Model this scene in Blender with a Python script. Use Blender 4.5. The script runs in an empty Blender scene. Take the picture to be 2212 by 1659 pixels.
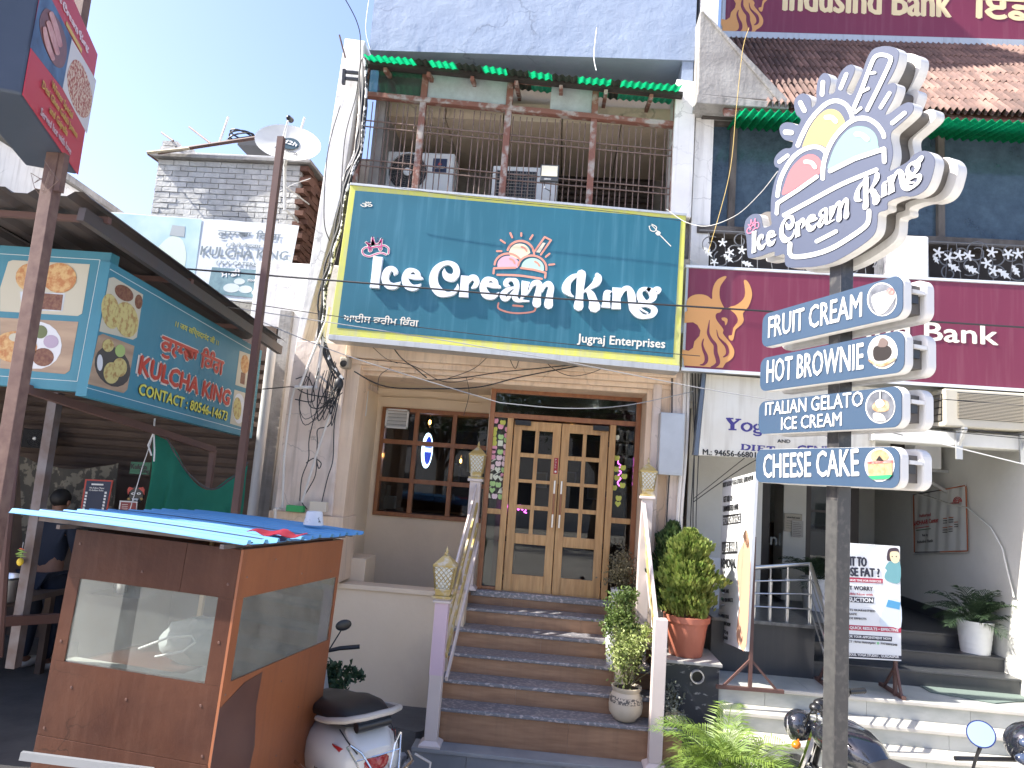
import bpy, bmesh, math, random
from mathutils import Vector, Matrix
R = math.radians
SC = bpy.context.scene
COL = SC.collection
random.seed(11)
# ------------------------------------------------------------------ camera
F0, EYE = 1534.0, 2.65
def _cam():
    yaw, pitch, roll = R(4.1), R(7.5), R(4.26)
    fw = Vector((-math.sin(yaw)*math.cos(pitch), math.cos(yaw)*math.cos(pitch), math.sin(pitch)))
    r0 = Vector((math.cos(yaw), math.sin(yaw), 0)); u0 = r0.cross(fw)
    return fw, math.cos(roll)*r0+math.sin(roll)*u0, math.cos(roll)*u0-math.sin(roll)*r0
FW, RT, UP = _cam()
O = Vector((0, 0, EYE))
cd = bpy.data.cameras.new('camera'); cam = bpy.data.objects.new('camera', cd); COL.objects.link(cam)
cd.sensor_width = 36; cd.lens = F0/2212*36; cd.clip_start = .05; cd.clip_end = 3000
m = Matrix.Identity(4)
for i in range(3):
    m[i][0], m[i][1], m[i][2], m[i][3] = RT[i], UP[i], -FW[i], O[i]
cam.matrix_world = m; SC.camera = cam
# ------------------------------------------------------------------ light
SUN_AZ, SUN_EL = 79, 44          # degrees left of the facade normal, elevation
sv = Vector((-math.sin(R(SUN_AZ))*math.cos(R(SUN_EL)), -math.cos(R(SUN_AZ))*math.cos(R(SUN_EL)), math.sin(R(SUN_EL))))
sd = bpy.data.lights.new('sun', 'SUN'); sd.energy = 2.4; sd.angle = R(.6); sd.color = (1, .95, .87)
so = bpy.data.objects.new('sun', sd); COL.objects.link(so); so.rotation_euler = sv.to_track_quat('Z', 'Y').to_euler(); so.location = (-20, -20, 30)
w = bpy.data.worlds.new('World'); SC.world = w; w.use_nodes = True
nt = w.node_tree; bg = nt.nodes['Background']; sky = nt.nodes.new('ShaderNodeTexSky')
sky.sky_type = 'NISHITA'; sky.sun_disc = False; sky.sun_elevation = R(SUN_EL); sky.sun_rotation = math.atan2(sv.x, sv.y)
sky.air_density = 1.0; sky.dust_density = 1.6; sky.ozone_density = 3.0
wb = nt.nodes.new('ShaderNodeMix'); wb.data_type = 'RGBA'; wb.blend_type = 'MULTIPLY'; wb.inputs[0].default_value = 1; wb.inputs[7].default_value = (1, .905, .95, 1)
nt.links.new(sky.outputs[0], wb.inputs[6]); nt.links.new(wb.outputs[2], bg.inputs[0]); bg.inputs[1].default_value = .07
SC.view_settings.view_transform = 'Standard'; SC.view_settings.look = 'None'
SC.view_settings.exposure = 2.55; SC.view_settings.gamma = 1; SC.view_settings.use_curve_mapping = False
SC.cycles.max_bounces = 8; SC.cycles.transparent_max_bounces = 12; SC.cycles.sample_clamp_indirect = 10

# ------------------------------------------------------------------ picture helpers: a point of a real plane seen at (x, y)
def ray(x, y): return FW+RT*((x-1106)/F0)-UP*((y-829.5)/F0)
def at(x, y, Y): d = ray(x, y); return O+d*(Y/d.y)
def atz(x, y, z): d = ray(x, y); return O+d*((z-EYE)/d.z)
def atx(x, y, X): d = ray(x, y); return O+d*(X/d.x)
class Pl:                                        # a plane by a point and its normal (towards the viewer)
    def __init__(s, p, n): s.p = Vector(p); s.n = Vector(n).normalized()
    def __call__(s, x, y, off=0.0):
        d = ray(x, y); q = s.p+s.n*off; return O+d*((q-O).dot(s.n)/d.dot(s.n))
def Fr(Y): return Pl((0, Y, 0), (0, -1, 0))
def zm(ox, oy, sc):                              # zoomed-crop pixels to photograph coordinates
    k = 2212/4096
    return lambda x, y: ((ox+x/sc)*k, (oy+y/sc)*k)
def lerp(a, b, t): return a+(b-a)*t

# ------------------------------------------------------------------ materials
MAT = {}
def mat(name, col, rough=.6, metal=0.0, col2=None, vs=4.0, vlo=.35, vhi=.65, streak=0.0, sc=None, bump=0.0, bs=60.0, crack=0.0, cs=2.0,
        spec=.5, rnd=0.0, emit=None, es=1.0, trans=0.0, coat=0.0, stretch=(1, 1, 1), detail=6, grime=0.0, gcol=(.05, .045, .04), aniso=None):
    if name in MAT: return MAT[name]
    m = bpy.data.materials.new(name); m.use_nodes = True; t = m.node_tree; N = t.nodes; L = t.links
    b = N['Principled BSDF']; b.inputs['Roughness'].default_value = rough; b.inputs['Metallic'].default_value = metal
    b.inputs['Specular IOR Level'].default_value = spec; b.inputs['Coat Weight'].default_value = coat
    geo = N.new('ShaderNodeNewGeometry')
    def noise(scale, st=(1, 1, 1), det=detail, rg=.55):
        mp = N.new('ShaderNodeMapping'); mp.inputs['Scale'].default_value = st; L.new(geo.outputs['Position'], mp.inputs[0])
        n = N.new('ShaderNodeTexNoise'); n.inputs['Scale'].default_value = scale; n.inputs['Detail'].default_value = det; n.inputs['Roughness'].default_value = rg
        L.new(mp.outputs[0], n.inputs['Vector']); return n.outputs['Fac']
    def ramp(src, lo, hi, a=0.0, c=1.0):
        r = N.new('ShaderNodeMapRange'); r.inputs[1].default_value = lo; r.inputs[2].default_value = hi; r.inputs[3].default_value = a; r.inputs[4].default_value = c
        L.new(src, r.inputs[0]); return r.outputs[0]
    def mix(f, a, c, mode='MIX'):
        x = N.new('ShaderNodeMix'); x.data_type = 'RGBA'; x.blend_type = mode
        if isinstance(f, float): x.inputs[0].default_value = f
        else: L.new(f, x.inputs[0])
        for v, k in ((a, 6), (c, 7)):
            if isinstance(v, tuple): x.inputs[k].default_value = (*v[:3], 1)
            else: L.new(v, x.inputs[k])
        return x.outputs[2]
    c = tuple(col)
    if col2: c = mix(ramp(noise(vs, stretch), vlo, vhi), c, tuple(col2))
    if streak: c = mix(ramp(noise(3.0, (6, 6, .35), 5), .5, .75, 0, streak), c, tuple(sc or gcol))
    if grime: c = mix(ramp(noise(1.3, (1, 1, 1), 8, .7), .48, .72, 0, grime), c, tuple(gcol))
    if rnd:
        oi = N.new('ShaderNodeObjectInfo'); h = N.new('ShaderNodeHueSaturation'); L.new(ramp(oi.outputs['Random'], 0, 1, 1-rnd, 1+rnd), h.inputs['Value'])
        if isinstance(c, tuple): h.inputs['Color'].default_value = (*c, 1)
        else: L.new(c, h.inputs['Color'])
        c = h.outputs[0]
    hgt = None
    if crack:
        vo = N.new('ShaderNodeTexVoronoi'); vo.feature = 'DISTANCE_TO_EDGE'; vo.inputs['Scale'].default_value = cs
        wn = N.new('ShaderNodeTexNoise'); wn.inputs['Scale'].default_value = 3; wn.inputs['Detail'].default_value = 8; L.new(geo.outputs['Position'], wn.inputs['Vector'])
        vm = N.new('ShaderNodeVectorMath'); vm.operation = 'MULTIPLY_ADD'; vm.inputs[1].default_value = (.5, .5, .5); L.new(wn.outputs['Color'], vm.inputs[0]); L.new(geo.outputs['Position'], vm.inputs[2])
        L.new(vm.outputs[0], vo.inputs['Vector'])
        k = ramp(vo.outputs['Distance'], .004, .016, 1, 0)
        g = ramp(noise(1.1), .5, .6); mu = N.new('ShaderNodeMath'); mu.operation = 'MULTIPLY'; L.new(k, mu.inputs[0]); L.new(g, mu.inputs[1])
        mu2 = N.new('ShaderNodeMath'); mu2.operation = 'MULTIPLY'; L.new(mu.outputs[0], mu2.inputs[0]); mu2.inputs[1].default_value = crack
        c = mix(mu2.outputs[0], c, tuple(x*.35 for x in col))
    if isinstance(c, tuple): b.inputs['Base Color'].default_value = (*c, 1)
    else: L.new(c, b.inputs['Base Color'])
    if bump:
        bn = N.new('ShaderNodeBump'); bn.inputs['Strength'].default_value = 1; bn.inputs['Distance'].default_value = bump
        L.new(noise(bs, stretch, 7, .6), bn.inputs['Height']); L.new(bn.outputs[0], b.inputs['Normal'])
    if emit: b.inputs['Emission Color'].default_value = (*emit, 1); b.inputs['Emission Strength'].default_value = es
    if trans:
        tr = N.new('ShaderNodeBsdfTranslucent'); ms = N.new('ShaderNodeMixShader'); ms.inputs[0].default_value = trans
        if isinstance(c, tuple): tr.inputs[0].default_value = (*c, 1)
        else: L.new(c, tr.inputs[0])
        L.new(b.outputs[0], ms.inputs[1]); L.new(tr.outputs[0], ms.inputs[2]); L.new(ms.outputs[0], N['Material Output'].inputs[0])
    MAT[name] = m; return m
def glass(name, tint=(.75, .8, .8), ior=1.5, rough=0.0, dust=0.0, dcol=(.5, .5, .48)):
    if name in MAT: return MAT[name]
    m = bpy.data.materials.new(name); m.use_nodes = True; t = m.node_tree; N = t.nodes; L = t.links; N.remove(N['Principled BSDF'])
    tr = N.new('ShaderNodeBsdfTransparent'); tr.inputs[0].default_value = (*tint, 1)
    gl = N.new('ShaderNodeBsdfGlossy'); gl.inputs['Roughness'].default_value = rough
    fr = N.new('ShaderNodeFresnel'); fr.inputs[0].default_value = ior
    ms = N.new('ShaderNodeMixShader'); L.new(fr.outputs[0], ms.inputs[0]); L.new(tr.outputs[0], ms.inputs[1]); L.new(gl.outputs[0], ms.inputs[2])
    out = ms.outputs[0]
    if dust:
        geo = N.new('ShaderNodeNewGeometry'); n = N.new('ShaderNodeTexNoise'); n.inputs['Scale'].default_value = 5; n.inputs['Detail'].default_value = 9; n.inputs['Roughness'].default_value = .75
        L.new(geo.outputs['Position'], n.inputs['Vector'])
        mr = N.new('ShaderNodeMapRange'); mr.inputs[1].default_value = .3; mr.inputs[2].default_value = .75; mr.inputs[3].default_value = dust*.5; mr.inputs[4].default_value = min(1, dust*1.6); L.new(n.outputs['Fac'], mr.inputs[0])
        df = N.new('ShaderNodeBsdfDiffuse'); df.inputs[0].default_value = (*dcol, 1)
        tl = N.new('ShaderNodeBsdfTranslucent'); tl.inputs[0].default_value = (*dcol, 1)
        m3 = N.new('ShaderNodeMixShader'); m3.inputs[0].default_value = .4; L.new(df.outputs[0], m3.inputs[1]); L.new(tl.outputs[0], m3.inputs[2])
        m2 = N.new('ShaderNodeMixShader'); L.new(mr.outputs[0], m2.inputs[0]); L.new(out, m2.inputs[1]); L.new(m3.outputs[0], m2.inputs[2]); out = m2.outputs[0]
    L.new(out, N['Material Output'].inputs[0]); MAT[name] = m; return m

# ------------------------------------------------------------------ mesh collector
WL = {}                                          # world location of every object made here
class MB:
    def __init__(s): s.v = []; s.f = []
    def add(s, vs, fs):
        k = len(s.v); s.v += [Vector(p) for p in vs]; s.f += [tuple(i+k for i in f) for f in fs]; return s
    def box(s, x0, y0, z0, x1, y1, z1):
        return s.add([(x0, y0, z0), (x1, y0, z0), (x1, y1, z0), (x0, y1, z0), (x0, y0, z1), (x1, y0, z1), (x1, y1, z1), (x0, y1, z1)],
                     [(0, 3, 2, 1), (4, 5, 6, 7), (0, 1, 5, 4), (1, 2, 6, 5), (2, 3, 7, 6), (3, 0, 4, 7)])
    def prism(s, pts, vec, cap=True):
        pts = [Vector(p) for p in pts]; vec = Vector(vec); n = len(pts)
        fs = [(i, (i+1) % n, n+(i+1) % n, n+i) for i in range(n)]
        if cap: fs += [tuple(range(n-1, -1, -1)), tuple(range(n, 2*n))]
        return s.add(pts+[p+vec for p in pts], fs)
    def face(s, pts): return s.add(pts, [tuple(range(len(pts)))])
    def beam(s, a, b, w, h=None, up=(0, 0, 1)):  # square tube from a to b
        a = Vector(a); b = Vector(b); d = (b-a).normalized(); h = h or w; up = Vector(up)
        if abs(d.dot(up)) > .99: up = Vector((0, 1, 0))
        x = d.cross(up).normalized()*w/2; y = x.cross(d).normalized()*h/2
        return s.prism([a-x-y, a+x-y, a+x+y, a-x+y], b-a)
    def tube(s, pts, r, seg=6, closed=False, caps=True):
        pts = [Vector(p) for p in pts]; n = len(pts); rs = r if isinstance(r, (list, tuple)) else [r]*n; vs = []; prev = None
        for i, p in enumerate(pts):
            if closed: d = pts[(i+1) % n]-pts[i-1]
            else: d = pts[min(i+1, n-1)]-pts[max(i-1, 0)]
            if d.length < 1e-9: d = Vector((0, 0, 1))
            d.normalize()
            if prev is None:
                a = Vector((0, 0, 1)) if abs(d.z) < .9 else Vector((1, 0, 0)); x = d.cross(a).normalized()
            else: x = (prev-d*prev.dot(d)).normalized()
            prev = x; y = d.cross(x)
            for k in range(seg):
                an = 2*math.pi*k/seg; vs.append(p+(x*math.cos(an)+y*math.sin(an))*rs[i])
        fs = []
        for i in range(n if closed else n-1):
            j = (i+1) % n
            for k in range(seg): l = (k+1) % seg; fs.append((i*seg+k, i*seg+l, j*seg+l, j*seg+k))
        if caps and not closed: fs += [tuple(range(seg-1, -1, -1)), tuple(range((n-1)*seg, n*seg))]
        return s.add(vs, fs)
    def lathe(s, prof, c=(0, 0, 0), seg=20, axis=None):
        c = Vector(c); q = Vector((0, 0, 1)).rotation_difference(Vector(axis)) if axis else None; vs = []; fs = []
        for r, z in prof:
            for k in range(seg):
                a = 2*math.pi*k/seg; p = Vector((r*math.cos(a), r*math.sin(a), z))
                if q: p = q @ p
                vs.append(c+p)
        for i in range(len(prof)-1):
            for k in range(seg): l = (k+1) % seg; fs.append((i*seg+k, i*seg+l, (i+1)*seg+l, (i+1)*seg+k))
        fs += [tuple(range(seg-1, -1, -1)), tuple(range((len(prof)-1)*seg, len(prof)*seg))]
        return s.add(vs, fs)
    def ball(s, c, r, seg=12, rings=8):
        r = r if isinstance(r, (tuple, list)) else (r, r, r); c = Vector(c); vs = []; fs = []
        for i in range(rings+1):
            t = math.pi*i/rings
            for k in range(seg):
                a = 2*math.pi*k/seg; vs.append(c+Vector((r[0]*math.sin(t)*math.cos(a), r[1]*math.sin(t)*math.sin(a), r[2]*math.cos(t))))
        for i in range(rings):
            for k in range(seg): l = (k+1) % seg; fs.append((i*seg+k, i*seg+l, (i+1)*seg+l, (i+1)*seg+k))
        return s.add(vs, fs)
    def grid(s, fn, nu, nv, th=None):            # sheet fn(u, v), u and v in 0..1
        vs = [Vector(fn(i/nu, j/nv)) for i in range(nu+1) for j in range(nv+1)]; W = nv+1
        fs = [(i*W+j, (i+1)*W+j, (i+1)*W+j+1, i*W+j+1) for i in range(nu) for j in range(nv)]
        if th:
            th = Vector(th); k = len(vs); vs += [p+th for p in vs]; fs += [tuple(reversed([a+k for a in f])) for f in fs]
            edge = [i*W for i in range(nu+1)]+[nu*W+j for j in range(1, W)]+[i*W+nv for i in range(nu-1, -1, -1)]+[j for j in range(nv-1, 0, -1)]
            for a, b in zip(edge, edge[1:]+edge[:1]): fs.append((b, a, a+k, b+k))
        return s.add(vs, fs)
    def xf(s, M):
        s.v = [M @ p for p in s.v]; return s
    def mesh(s, name, sub=Vector((0, 0, 0)), fix=True, smooth=False):
        me = bpy.data.meshes.new(name); me.from_pydata([tuple(p-sub) for p in s.v], [], s.f)
        if fix:
            bm = bmesh.new(); bm.from_mesh(me); bmesh.ops.recalc_face_normals(bm, faces=bm.faces); bm.to_mesh(me); bm.free()
        if smooth:
            me.shade_smooth(); 
            try: me.set_sharp_from_angle(angle=R(40))
            except Exception: pass
        return me
    def build(s, name, mt, parent=None, local=False, fix=True, smooth=False, bevel=0, loc=None, **tags):
        if not s.v: raise ValueError('empty mesh '+name)
        if parent is None:
            if loc is None:
                xs = [p.x for p in s.v]; ys = [p.y for p in s.v]; loc = Vector(((min(xs)+max(xs))/2, (min(ys)+max(ys))/2, min(p.z for p in s.v)))
            sub = Vector(loc)
        else: sub = Vector((0, 0, 0)) if local else WL[parent.name]
        o = bpy.data.objects.new(name, s.mesh(name, sub, fix, smooth)); COL.objects.link(o)
        ml = mt if isinstance(mt, (list, tuple)) else [mt]
        for q in ml: o.data.materials.append(q)
        if parent is None: o.location = sub; WL[o.name] = sub
        else: o.parent = parent; WL[o.name] = sub
        if bevel:
            bv = o.modifiers.new('bevel', 'BEVEL'); bv.width = bevel; bv.segments = 2; bv.limit_method = 'ANGLE'; bv.angle_limit = R(40)
        tag(o, **tags); return o
def tag(o, label=None, cat=None, group=None, kind=None):
    if label: o['label'] = label
    if cat: o['category'] = cat
    if group: o['group'] = group
    if kind: o['kind'] = kind
    return o
def thing(name, label, cat, loc, group=None, rot=None):
    o = bpy.data.objects.new(name, None); COL.objects.link(o); o.empty_display_size = .2; o.location = Vector(loc)
    if rot: o.rotation_euler = rot
    WL[o.name] = Vector(loc); return tag(o, label, cat, group)
def part(parent, name, mt, local=False, **k):    # decorator-free shorthand: returns MB and a closer
    return MB()
def copy_tree(o, parent=None):
    c = o.copy(); COL.objects.link(c); c.parent = parent
    WL[c.name] = WL.get(o.name, Vector((0, 0, 0)))
    for ch in [x for x in o.children]: copy_tree(ch, c)
    return c
def inst(mesh_obj, loc, parent, name=None, rot=None, scale=None):  # a repeat of a piece sharing its mesh
    c = mesh_obj.copy(); COL.objects.link(c); c.parent = parent; c.location = loc; WL[c.name] = WL[mesh_obj.name]
    if rot: c.rotation_euler = rot
    if scale: c.scale = scale
    return c

# ------------------------------------------------------------------ drawing on planes
def cr(pts, n=5, closed=False):                  # Catmull-Rom through tuples
    P = [tuple(p) for p in pts]; m_ = len(P); out = []
    if m_ == 2 and not closed: return P
    rng = range(m_ if closed else m_-1)
    for i in rng:
        p0 = P[(i-1) % m_] if (closed or i > 0) else P[0]; p1 = P[i]; p2 = P[(i+1) % m_]; p3 = P[(i+2) % m_] if (closed or i+2 < m_) else P[-1]
        for k in range(n):
            t = k/n
            out.append(tuple(.5*((2*b)+(-a+c)*t+(2*a-5*b+4*c-d)*t*t+(-a+3*b-3*c+d)*t**3) for a, b, c, d in zip(p0, p1, p2, p3)))
    if not closed: out.append(P[-1])
    return out
def outline(pts, w=None, cap=True, n=5):         # stroke (x, y[, width]) -> closed 2D outline
    q = [(p[0], p[1], p[2] if len(p) > 2 else w) for p in pts]; q = cr(q, n) if len(q) > 2 else q
    Lf, Rt = [], []
    for i, (x, y, ww) in enumerate(q):
        a = q[max(i-1, 0)]; b = q[min(i+1, len(q)-1)]; dx, dy = b[0]-a[0], b[1]-a[1]; l = math.hypot(dx, dy) or 1; nx, ny = -dy/l, dx/l
        Lf.append((x+nx*ww/2, y+ny*ww/2)); Rt.append((x-nx*ww/2, y-ny*ww/2))
    def capp(i, sgn):
        x, y, ww = q[i]; a = q[1] if i == 0 else q[-2]; dx, dy = (x-a[0], y-a[1]); l = math.hypot(dx, dy) or 1; dx /= l; dy /= l
        an = math.atan2(dy, dx); return [(x+math.cos(an+t)*ww/2, y+math.sin(an+t)*ww/2) for t in (sgn*R(50), 0, -sgn*R(50))]
    out = Lf[:]
    if cap: out += capp(-1, 1)
    out += Rt[::-1]
    if cap: out += capp(0, 1)
    return out
def plate(mb, pl, pts, off, th):                 # 2D outline on a plane -> solid; front at off, back at off-th
    return mb.prism([pl(x, y, off) for x, y in pts], -pl.n*th)
class Loc:                                       # a plane with its own metric coordinates
    def __init__(s, o, u, v): s.o = Vector(o); s.u = Vector(u).normalized(); s.v = Vector(v).normalized(); s.n = s.u.cross(s.v).normalized()
    def __call__(s, x, y, off=0.0): return s.o+s.u*x+s.v*y+s.n*off
_tc = {}
def glyphs(sx):
    if sx not in _tc:
        c = bpy.data.curves.new('t', 'FONT'); c.body = sx; c.size = 1; c.resolution_u = 2
        o = bpy.data.objects.new('t', c); COL.objects.link(o); bpy.context.view_layer.update()
        me = bpy.data.meshes.new_from_object(o.evaluated_get(bpy.context.evaluated_depsgraph_get()))
        bm = bmesh.new(); bm.from_mesh(me); bmesh.ops.remove_doubles(bm, verts=bm.verts, dist=1e-5); bm.verts.index_update()
        vs = [(v.co.x, v.co.y) for v in bm.verts]; fs = [tuple(v.index for v in f.verts) for f in bm.faces]
        par = list(range(len(vs)))
        def find(a):
            while par[a] != a: par[a] = par[par[a]]; a = par[a]
            return a
        for f in fs:
            for k in f[1:]: par[find(k)] = find(f[0])
        ids = {}; isl = [ids.setdefault(find(i), len(ids)) for i in range(len(vs))]
        bm.free(); bpy.data.meshes.remove(me); bpy.data.objects.remove(o); bpy.data.curves.remove(c)
        _tc[sx] = (vs, fs, isl)
    return _tc[sx]
_H = [None]
def text(mb, s, A, u, v, n, width, cap, bold=0.0, off=.001):
    vs, fs, isl = glyphs(s)
    if _H[0] is None: _H[0] = max(y for x, y in glyphs('H')[0])
    x0 = min(x for x, y in vs); x1 = max(x for x, y in vs); kx = width/(x1-x0); ky = cap/_H[0]
    cps = [(0, 0)] if not bold else [(0, 0), (-bold, 0), (bold, 0), (0, bold*.7), (0, -bold*.7)]
    for ci, (bx, by) in enumerate(cps):
        mb.add([A+u*((x-x0)*kx+bx*cap)+v*(y*ky+by*cap)+n*(off+.00025*(isl[i] % 3)+.0009*ci*.8) for i, (x, y) in enumerate(vs)], fs)
    return mb
def tpx(mb, s, pl, a, b, c, bold=0.0, off=.001): # text with baseline from a to b and cap height up to c (photograph coordinates)
    A, B, C = pl(*a), pl(*b), pl(*c); u = (B-A).normalized(); n = pl.n; v = n.cross(u).normalized()
    if v.dot(C-A) < 0: v = -v
    return text(mb, s, A+n*0, u, v, n, (B-A).length, abs((C-A).dot(v)), bold, off)
# ------------------------------------------------------------------ shared materials
M_cream = mat('cream_plaster', (.76, .59, .43), .75, col2=(.68, .51, .36), vs=2.2, streak=.35, gcol=(.25, .17, .11), bump=.004, bs=14, crack=.35, cs=1.3)
M_cream2 = mat('smooth_cream_paint', (.80, .655, .475), .6, col2=(.75, .605, .43), vs=1.2, bump=.002, bs=20, grime=.15, gcol=(.35, .25, .18))
M_pink = mat('pinkish_render', (.78, .67, .58), .75, col2=(.66, .54, .45), vs=3, streak=.5, gcol=(.22, .17, .13), bump=.006, bs=12, crack=.6, cs=2.2)
M_white = mat('white_weathered_paint', (.78, .765, .74), .7, col2=(.68, .665, .64), vs=2.5, streak=.4, gcol=(.22, .2, .18), bump=.006, bs=9, crack=.5, cs=2)
M_blue = mat('lilac_blue_wash', (.25, .31, .42), .8, col2=(.29, .35, .45), vs=1.6, streak=.2, gcol=(.3, .32, .4), bump=.02, bs=3.2, crack=.5, cs=1.2, detail=8)
M_soffit = mat('old_cream_ceiling', (.62, .51, .39), .8, col2=(.53, .42, .31), vs=2.0, bump=.006, bs=10, crack=.5, cs=.8)
M_backwall = mat('flaking_wall', (.34, .31, .28), .85, col2=(.22, .21, .20), vs=3.5, bump=.02, bs=12, crack=.6, cs=2.5)
M_oldwood = mat('flaking_red_wood', (.20, .085, .06), .75, col2=(.34, .30, .27), vs=9, vlo=.5, vhi=.62, bump=.006, bs=30, stretch=(1, 1, 1))
M_iron = mat('rusty_grille_iron', (.13, .085, .07), .7, col2=(.20, .14, .12), vs=30)
M_green = mat('green_fibre_sheet', (.005, .34, .13), .35, col2=(.003, .20, .08), vs=26, trans=.62, bump=.003, bs=90)
M_dgreen = mat('dirty_green_sheet', (.02, .05, .03), .7, col2=(.05, .05, .04), vs=20, bump=.003, bs=60)
M_frost = glass('frosted_pane', (.55, .62, .6), 1.45, .08, dust=1.3, dcol=(.66, .72, .72))
M_door = mat('honey_pine', (.55, .325, .13), .42, col2=(.44, .24, .09), vs=5, vlo=.38, vhi=.62, stretch=(7, 7, .8), bump=.0015, bs=30, streak=.45, gcol=(.10, .045, .02), coat=.15)
M_frame = mat('brown_varnished_wood', (.32, .13, .05), .4, col2=(.24, .09, .035), vs=6, stretch=(4, 4, 1), coat=.2)
M_pane = glass('shop_glass', (.50, .55, .55), 1.55)
M_dark = mat('dark_interior', (.035, .028, .024), .8)
M_black = mat('black_plastic', (.012, .012, .013), .35)
M_steel = mat('brushed_steel', (.62, .62, .61), .28, metal=1)
M_alu = mat('dull_aluminium', (.50, .51, .50), .45, metal=.6, streak=.35, gcol=(.2, .19, .17))
M_granite = mat('grey_granite', (.16, .165, .18), .3, col2=(.42, .38, .37), vs=42, vlo=.52, vhi=.62, stretch=(.6, 1, 1), bump=.001, bs=60, grime=.25, gcol=(.3, .27, .25))
M_riser = mat('wood_look_tile', (.27, .145, .08), .38, col2=(.38, .22, .125), vs=2.2, stretch=(1.2, 1, 9), vlo=.35, vhi=.65, rnd=.12, streak=.15)
M_cable = mat('black_cable', (.02, .02, .022), .55)
M_pipe = mat('white_pvc_pipe', (.66, .62, .56), .5, streak=.3, gcol=(.3, .22, .16))
M_concrete = mat('weathered_concrete', (.34, .33, .31), .85, col2=(.22, .21, .20), vs=3.5, streak=.4, bump=.008, bs=22, crack=.4, cs=3)
M_whitep = mat('white_plastic', (.74, .75, .74), .4, grime=.2, gcol=(.4, .38, .34))

# ------------------------------------------------------------------ ground
g = MB(); g.box(-400, -400, -1.0, 400, 600, 0)
g.build('ground', mat('dusty_concrete_street', (.56, .53, .47), .9, col2=(.48, .45, .40), vs=.8, bump=.006, bs=70, grime=.2, gcol=(.22, .2, .18)), loc=(0, 0, 0), kind='structure')

# ------------------------------------------------------------------ the ice cream shop building
B = thing('shop_building', 'three-storey shop house with lilac-blue top wall, caged balcony and cream-painted ground floor', 'building', (-.6, 7.6, 0))
YF, YW, YD = 7.6, 8.9, 8.12
def P_(name, mt, mb, parent=B, **k): return mb.build(name, mt, parent, **k)
XL, XR = -2.62, 1.42
# side and back shell
s_ = MB(); s_.box(XL-.02, 9.6, 0, XL+.2, 14, 9.5); P_('side_wall', M_pink, s_)
s_ = MB(); s_.box(1.30, 7.62, 3.6, 1.5, 14, 9.5); P_('side_wall', M_white, s_)
# left pillar, built up in the widths it has
fr = Fr(7.52)
for nm, mt, q, Y, th in (
    ('pillar', M_white, [(745, 82), (789, 88), (737, 420), (652, 735), (640, 735), (671, 560)], 7.54, .35),
    ('pilaster', M_pink, [(640, 735), (752, 742), (735, 900), (716, 1115), (592, 1106), (612, 935)], 7.46, 1.5),
    ('pilaster_band', M_cream, [(752, 780), (780, 783), (770, 870), (741, 1120), (716, 1118), (737, 900)], 7.50, .4),
    ('pilaster_foot', M_cream, [(592, 1106), (741, 1118), (731, 1260), (640, 1250), (580, 1250)], 7.43, .5)):
    mb = MB(); plate(mb, Fr(Y), q, 0, th); P_(nm, mt, mb, bevel=.008)
p = at(592, 1106, 7.43); p2 = at(690, 1106, 7.43)
mb = MB(); mb.box(p.x-.03, 7.36, p.z-.10, p2.x, 7.6, p.z+.02); P_('pilaster_ledge', M_cream, mb, bevel=.01)
# right pillar
zl = at(1400, 850, 7.55).x; zr = at(1484, 850, 7.55).x
for k, (a, c, y0) in enumerate(((0, .16, 7.62), (.13, .36, 7.55), (.34, .62, 7.58), (.58, 1, 7.5))):
    mb = MB(); mb.box(lerp(zl, zr, a), y0, .2, lerp(zl, zr, c), 8.3, 4.0); P_('pillar_moulding', M_pink if k % 2 else M_cream, mb, bevel=.012)
mb = MB(); plate(mb, Fr(7.54), [(1462, 170), (1504, 176), (1500, 300), (1493, 470), (1449, 468), (1455, 300)], 0, .5); P_('pillar', M_white, mb, bevel=.01)
# lintel under the sign: stepped mouldings
lz = at(1100, 800, 7.5).z
for k, (dy, z0, z1) in enumerate(((-.10, .02, .50), (-.02, -.04, .04), (.06, -.09, -.02), (.14, -.135, -.07))):
    mb = MB(); mb.box(at(752, 760, 7.5).x, 7.5+dy, lz+z0, at(1458, 820, 7.5).x, 8.2 if k else 7.9, lz+z1); P_('lintel_moulding', M_cream, mb, bevel=.012)
mb = MB(); mb.box(XL, 7.9, lz-.125, XR, 9.6, lz+.35); P_('ceiling_slab', M_cream2, mb)
# recess left side wall, window wall and the parapet below it
mb = MB(); mb.box(-2.52, 7.62, 0, -2.33, YW+.1, lz-.2); P_('recess_wall', M_cream2, mb, bevel=.01)
mb = MB(); mb.box(-2.331, 7.95, 1.25, -2.318, 8.6, 3.5); P_('cupboard_door', M_cream2, mb, bevel=.003)
mb = MB(); mb.tube([(-2.31, 8.03, 2.15), (-2.28, 8.03, 2.17), (-2.28, 8.03, 2.40), (-2.31, 8.03, 2.42)], .009); P_('handle', M_cream2, mb)
a, b_, c_, d_ = at(833, 879, YW), at(1060, 893, YW), at(1000, 1127, YW), at(800, 1111, YW)
wx0, wx1, wz1, wz0 = (a.x+d_.x)/2, b_.x+.05, a.z, (d_.z+c_.z)/2
dl = at(1064, 835, YD).x
for q in ((-2.35, 0, dl+.3, wz0), (-2.35, wz1, dl+.3, lz), (-2.35, wz0, wx0, wz1)):
    mb = MB(); mb.box(q[0], YW, q[1], q[2], YW+.15, q[3]); P_('recess_wall', M_cream2, mb)
mb = MB(); mb.box(dl-.02, YD+.06, 1.2, dl+.14, YW+.2, lz-.1); P_('recess_wall', M_cream2, mb)
pz = at(850, 1270, 7.6).z
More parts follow.
